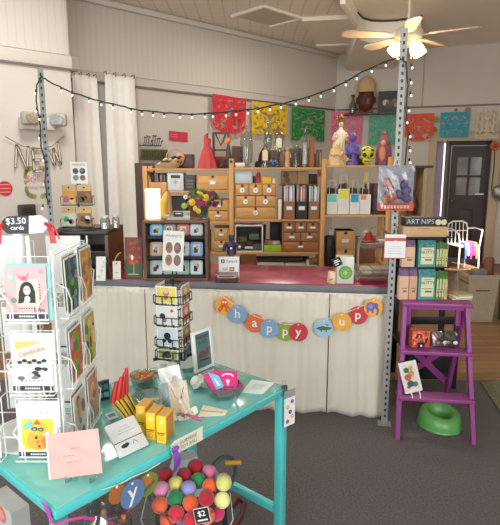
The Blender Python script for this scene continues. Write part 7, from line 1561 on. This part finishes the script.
for i, (z0, z1) in enumerate(tz):
    h = (z1 - z0) * 1.02; w = .096; M0 = MT((SX, SY, Zt), (0, 0, R(-14)))
    for nm, T, lab, c_, ar in (('front', MT((-.006, -.06, z0 + .003)), fr[i][0] + ' on the front of the black spinner', fr[i][1], fr[i][2]), ('side', MT((.059, 0, z0 + .003), (0, 0, R(90))), '%s coloured card, %s on the right side of the black spinner' % (sd[i][0], names4[i]), sd[i][1], [(226, 214, 196, 0, .6, .016)]),
            ('left', MT((-.059, 0, z0 + .003), (0, 0, R(-90))), 'white card edge, %s on the left side of black spinner' % names4[i], (226, 222, 220), [])):
        g = G(); g.bb(-w / 2, w / 2, 0, .0015, 0, h, C((238, 236, 230))); g.rect(-w * .44, h * .07, w * .44, h * .93, C(c_))
        for k, a in enumerate(ar): g.disc(a[3] * w, a[4] * h, a[5], C(a[:3]), -.0007 - .0002 * k, .0005, 12)
        q = solo('small_card', g, lab, 'card', group='cards in the black spinner'); M = M0 @ T; q.location = M.to_translation(); q.rotation_euler = M.to_euler()
# clip and spotted card at the right corner
q = C1 - e1 * .03; o = thing('binder_clip', 'black binder clip at the right corner of the teal table', 'clip', (q.x + .004, q.y - .002, ZB + .0006), TT + R(-40)); g = G(); g.rings([[Vector((x, y, z)) for x in (-.011, .011)] + [Vector((x, y, z)) for x in (.011, -.011)] for y, z in ()], BLACK) if False else None
g.add([(-.011, -.008, 0), (.011, -.008, 0), (.011, .008, 0), (-.011, .008, 0), (-.011, -.001, .014), (.011, -.001, .014), (.011, .002, .014), (-.011, .002, .014)], [(0, 1, 2, 3), (4, 5, 6, 7), (0, 1, 5, 4), (2, 3, 7, 6), (1, 2, 6, 5), (0, 3, 7, 4)], BLACK); part('jaw', g, o)
g = G(); g.tube([(-.005, .002, .012), (-.006, .004, .03), (.006, .004, .03), (.005, .002, .012)], .0012, STEEL, n=5); part('lever', g, o, 'silver lever')
pz = P(283, 394, q.y - .03); o = thing('spotted_card', 'white card with coloured dots hanging from the right corner of the teal table', 'card', (C1.x + .006, C1.y - .028, .0), R(40)); Yc = C1.y - .03; zt_, zb_ = P(282, 397, Yc).z, P(282, 425.5, Yc).z
g = G(); w, h = .056, zt_ - zb_; g.T = MT((0, 0, zb_)); g.bb(-w / 2, w / 2, 0, .002, 0, h, C((232, 226, 232))); 
for x, z, c_ in ((.22, .82, (150, 60, 100)), (-.2, .66, (226, 150, 80)), (.04, .47, (70, 60, 140)), (.24, .3, (236, 150, 70)), (-.2, .16, (150, 50, 80))): g.disc(x * w, z * h, .0085, C(c_)); g.disc(x * w, z * h, .004, C(tuple(min(255, v + 50) for v in c_)), -.0007)
part('card', g, o); g = G(); g.T = MT((0, 0, zb_)); g.bb(-w / 2, w / 2, -.001, .003, h - .002, h + .028, C((150, 150, 146), .4)); part('hanger_strip', g, o, 'grey hanging strip')
# ---------------------------------------------------------------- hanging at and standing under the near edge
def edge(s, z, out=.012): return C0 + e1 * s - e2 * out + Vector((0, 0, z - ZB))
sE = lambda u: (PLN(u, 460, C0, e2) - C0).dot(e1)
def EP(u, v, out=.014): return PLN(u, v, C0 - e2 * out, e2)
p = EP(187, 441, .016); o = thing('lettered_tag', 'cream hand lettered tag with a purple ribbon hanging over the table edge', 'tag', p, TT); a, b = EP(172, 441, .016), EP(201, 441, .016); L = (b - a).length
g = G(); hh = .022; g.prism([(-L / 2, -hh * .2), (-L / 2 + .006, -hh), (L / 2, -hh), (L / 2, hh), (-L / 2 + .012, hh), (-L / 2, hh * .6)], -.003, 0, C((236, 228, 208))); g.text('SURPRISE', .004, hh * .35, .017, C((110, 96, 90)), -.003); g.text('TOY BALL', .006, -hh * .42, .016, C((110, 96, 90)), -.003); part('tag', g, o)
g = G(); PR = C((124, 64, 168), .45); x0_ = -L / 2 + .008
for dx, ln, wd in ((-.012, .075, .009), (.01, .06, .007)):
    n = 8; g.add([(x0_ + dx * t + j * wd, -.008 - .012 * math.sin(3 * t), -.002 - ln * t + .004 * j) for t in [k / n for k in range(n + 1)] for j in (-1, 1)], [(2 * k, 2 * k + 1, 2 * k + 3, 2 * k + 2) for k in range(n)], PR)
g.tube([(x0_ - .004, -.006, -.004), (x0_ - .014, -.016, .008), (x0_ + .002, -.02, .01), (x0_ + .01, -.008, 0)], .006, PR, n=8); part('ribbon', g, o, 'purple ribbon')
bt2 = thing('hanging_bunting', 'round bunting cards strung under the table edge, blue one reads y', 'bunting', (0, 0, 0))
for u, v, r, m, tx, lab, ou in ((117, 494, .028, C((176, 104, 46)), None, 'orange round card', .006), (132.5, 494, .042, C((98, 124, 164)), 'y', 'blue round card with white letter y', .01), (148, 484, .036, C((128, 136, 60)), 'o', 'olive round card with an orange dot', .006)):
    c_ = EP(u, v, ou); g = G(); g.disc(0, 0, r, m, 0, .0015)
    if tx == 'y': g.text('y', 0, .006, .075, WHITE, -.0016, bold=.01)
    if tx == 'o': g.disc(.0, .012, .014, C((206, 110, 60)), -.0015); g.tube([(-.02, -.003, -.02), (.0, -.003, -.005), (.02, -.003, .0)], .004, C((70, 84, 40)), n=5)
    g.disc(0, r * .8, .004, WHITE, -.0015); part('round_card', g, bt2, lab, c_, (0, 0, TT))
g = G(); g.tube([EP(102, 490, .006), EP(120, 484, .006), EP(132, 477, .006), EP(147, 471, .006), EP(160, 463, .006)], .0018, C((226, 220, 206)), n=5); part('string', g, bt2)
# bucket of felt balls
KB_ = Vector((-.205, 1.57, 0)); RBk = .138; zb0, zrim = .27, .525
g = G(); g.lathe([(.17, 0), (.17, .02), (.06, .03), (.06, .23), (.17, .25), (.17, .268)], C((60, 44, 40), .5), n=28); solo('low_pedestal', g, 'low dark pedestal carrying the clear tub under the table edge', 'pedestal', (KB_.x, KB_.y, .001))
o = thing('clear_tub', 'clear plastic tub full of felt balls below the table edge', 'tub', (KB_.x, KB_.y, zb0)); g = G(); hT = zrim - zb0
g.lathe([(.002, .004), (.1, .004), (.125, hT), (.138, hT), (.14, hT + .003), (.137, hT + .006), (.128, hT + .004)], CLEAR((236, 240, 240), .14, .05), n=40, caps=False); part('tub', g, o)
g = G(); g.tube([(-.138, 0, hT), (-.15, -.06, hT - .06), (-.11, -.12, hT - .1), (0, -.15, hT - .11), (.11, -.12, hT - .1), (.15, -.06, hT - .06), (.138, 0, hT)], .0016, C((200, 200, 200), .3), n=6); part('wire_handle', g, o)
balls = [(166, 475, (196, 36, 50), 'dark red'), (184, 475.5, (186, 34, 52), 'deep red'), (196, 466, (190, 30, 46), 'big red'), (209, 472.5, (238, 130, 170), 'rose pink'), (161, 489, (238, 150, 190), 'pale pink'), (172.5, 485, (236, 220, 120), 'yellow'), (188, 488.5, (150, 150, 206), 'lavender'),
         (196.5, 482, (40, 140, 76), 'emerald'), (207.5, 485, (232, 92, 50), 'orange'), (218.5, 483, (240, 140, 180), 'bubblegum pink'), (176, 498, (36, 130, 70), 'green'), (188.5, 501, (236, 96, 50), 'coral orange'), (199, 499, (176, 30, 50), 'crimson'), (214.5, 498, (240, 232, 150), 'lemon'), (221.5, 493.5, (206, 206, 110), 'yellow green'),
         (162, 504.5, (236, 100, 60), 'tangerine'), (175.5, 510, (206, 40, 60), 'bright red'), (191, 513, (200, 36, 60), 'cherry red'), (208, 511, (240, 110, 60), 'light orange'), (218, 511.5, (206, 40, 100), 'magenta'), (168, 519, (236, 96, 56), 'rust orange'), (180, 523, (160, 150, 210), 'lilac'), (203, 523, (240, 130, 170), 'light pink')]
rb = .0262; placed = []
gb = G(); gb.ball((0, 0, 0), 1, C((255, 255, 255)), n=20)
for u, v, c_, nm in balls:
    zz = .555 - max(0, (v - 490)) * .0013
    q = F(u, v, zz); r = rb * (1.12 if 'big' in nm else 1.0)
    d = Vector((q.x - KB_.x, q.y - KB_.y))
    if d.length > .128 - r: d = d.normalized() * (.126 - r); q.x, q.y = KB_.x + d.x, KB_.y + d.y
    for _ in range(60):
        moved = False
        for pc_, pr in placed:
            dv = q - pc_
            if dv.length < r + pr - .001: q = pc_ + dv.normalized() * (r + pr); moved = True
        if not moved: break
    placed.append((q.copy(), r)); g = G(); g.ball((0, 0, 0), r, C(c_, .95, var=.1, bump=.35, bscale=220, sheen=.4), n=20)
    solo('felt_ball', g, '%s felt ball in the clear tub' % nm, 'ball', q, 0, 'felt balls in the clear tub', smooth=180)
# hidden layer that carries the visible ones
g = G(); g.lathe([(.002, 0), (.095, 0), (.108, .12), (.09, .17), (.002, .185)], C((150, 60, 70), .95, var=.4, scale=30), n=24); solo('tissue_filler', g, 'red tissue filling under the felt balls inside the clear tub', 'tissue', (KB_.x, KB_.y, zb0 + .006))
p = F(202, 515, .54); g = G(MT((0, 0, 0))); s = .022; g.prism([(-s, -s), (s, -s), (s, s), (-s, s)], -.002, 0, BLACK); g.prism([(-s * 1.08, -s * 1.08), (s * 1.08, -s * 1.08), (s * 1.08, s * 1.08), (-s * 1.08, s * 1.08)], 0, .001, WHITE); g.text('$2', 0, s * .3, .024, WHITE, -.002, bold=.01); g.rect(-s * .7, -s * .7, s * .7, -s * .5, WHITE, -.002)
YF_ = KB_.y - .155; q = P(202, 515.5, YF_); solo('black_price_card', g, 'small black price card with white figures on the clear tub', 'price card', q, 0, rot=(-.15, R(-12), 0))
# white bag, wheel toy, red cord, cellophane sweets
p = F(205, 466, .5); g = G(); g.rings([[Vector((a * s * .07, b * s * .05, z)) for a, b in ((-1, -1), (0, -1.2), (1, -1), (1.1, 0), (1, 1), (0, 1.1), (-1, 1), (-1.1, 0))] for z, s in ((0, .8), (.06, 1.0), (.12, .9), (.16, .55))], C((206, 208, 216), .5)); 
WB_ = Vector((p.x - .09, p.y + .13, .0)); 
g2 = G(); g2.v = [Vector((v.x * 1.1, v.y, v.z * 2.9)) for v in g.v]; g2.f, g2.mi, g2.m = g.f, g.mi, g.m
solo('white_bag', g2, 'pale white bag standing behind the felt balls under the table', 'bag', (WB_.x, WB_.y, .001), R(20), smooth=70)
Yw = 1.86; p = P(223, 474, Yw); z = p.z; o = thing('ring_toy', 'dark grey ring toy with a yellow wooden peg under the table', 'toy', (p.x, Yw, 0), R(35)); rr = (P(229, 456, Yw).z - P(229, 490, Yw).z) / 2
g = G(); g.tube([(rr * .8 * math.cos(t), 0, z + rr * math.sin(t)) for t in [k * 6.283 / 28 for k in range(28)]], .008, C((72, 74, 76), .5), n=8, closed=True); part('ring', g, o); g = G(); g.cyl((0.01, -.0, z + rr * .6), (.065, -.03, z + rr * .58), .010, C((214, 150, 40), .5), n=10); part('peg', g, o, 'yellow wooden peg'); g = G(); g.tube([(0, 0, z - rr), (.01, 0, .0)], .012, C((50, 50, 52)), n=8); g.lathe([(.06, .0), (.06, .01)], C((50, 50, 52)), n=16); part('stem', g, o)
g = G(); pp = [F(u, v, .02) for u, v in ((232, 505), (238, 496), (244, 500), (242, 512), (235, 524), (230, 540))]; g.tube([a - pp[0] for a in pp], .007, C((120, 34, 44), .6), n=8); solo('looped_rope', g, 'dark red cord looped on the carpet beside the clear tub', 'cord', (pp[0].x, pp[0].y, .009))
p = EP(108, 512, -.06); cz = p.z; g = G(); rnd = random.Random(31); o = thing('cellophane_bag', 'crinkled clear cellophane bag of bright sweets under the table edge', 'sweets bag', (p.x, p.y, .0))
rs = []
for z, s in ((-.16, .5), (-.1, .9), (-.03, 1.0), (.02, .8), (.045, .4), (.07, .5), (.06, .75)): rs.append([Vector((.075 * s * (1 + .16 * rnd.uniform(-1, 1)) * math.cos(a), .06 * s * (1 + .16 * rnd.uniform(-1, 1)) * math.sin(a), cz + z * .8 + .008 * rnd.uniform(-1, 1))) for a in [k * 6.283 / 18 for k in range(18)]])
g.rings(rs, CLEAR((236, 238, 240), .35, .12), caps=False); part('cellophane', g, o, smooth=20)
g = G()
for k in range(46): a, r = rnd.uniform(0, 6.28), .058 * math.sqrt(rnd.random()); g.box((r * math.cos(a), r * .8 * math.sin(a), cz - .11 + rnd.uniform(0, .1)), (.022, .012, .01), C(((206, 60, 90), (240, 190, 60), (60, 140, 90), (226, 226, 226), (230, 110, 50), (130, 60, 150))[k % 6]), (rnd.uniform(0, 3), rnd.uniform(0, 3), rnd.uniform(0, 3)), bev=.003)
part('sweets', g, o, 'bright wrapped sweets', kind='stuff')
g = G(); g.lathe([(.07, 0), (.07, cz - .135)], C((120, 110, 106)), n=18); part('inner_stand', g, o)
# magenta ribbon on the near corner, bag with coral sticker at lower left
o = thing('magenta_ribbon', 'magenta ribbon draped over the near corner of the teal table', 'ribbon', (C0.x, C0.y, 0), TT); g = G(); MR2 = C((196, 70, 176), .5)
n = 8; g.add([(-.002 + .0 * t, .02 + .05 * (1 - t) + j * .014, ZB + .0015) for t in (0, 1) for j in (-1, 1)], [(0, 1, 3, 2)], MR2)
pts = [(-.004, .05, ZB + .002), (-.006, .03, ZB - .005), (-.008, .016, ZB - .02), (-.008, .01, ZB - .03)]
g.add([(x, y + j * .022 * (1 - .25 * i), z) for i, (x, y, z) in enumerate(pts) for j in (-1, 1)], [(2 * k, 2 * k + 1, 2 * k + 3, 2 * k + 2) for k in range(3)], MR2)
part('band', g, o); g = G(); g.tube([(-.008, .01, ZB - .03), (-.006, -.012, ZB - .03), (.02, -.02, ZB - .028), (.06, -.024, ZB - .04), (.09, -.03, ZB - .06)], .004, C((206, 70, 150), .5), n=6); part('tail', g, o)
g = G(); g.bb(-.02, .02, 0, .003, -.05, .0, C((226, 214, 196))); g.rect(-.012, -.03, .012, -.02, C((120, 110, 100))); q = C0 + Vector((-.002, -.03, -.035)); solo('hanging_label', g, 'small cream label hanging below the near table corner', 'label', q, R(20))
p = PLN(9, 503, C0 + e1 * .10, e1); o = thing('sticker_bag', 'white paper bag with a coral round sticker at lower left under the table', 'bag', (p.x - .0, p.y, .0), TT - R(90)); g = G(); g.rings([[Vector((a * .08, b * .03, z)) for a, b in ((-1, -1), (1, -1), (1, 1), (-1, 1))] for z in (0, p.z + .015)], C((196, 190, 184), .7)); part('bag', g, o)
g = G(); g.disc(.01, p.z - .02, .03, C((226, 110, 104)), -.0305, .001); g.disc(.01, p.z - .02, .018, C((236, 150, 140)), -.0315, .001); part('sticker', g, o, 'coral round sticker')
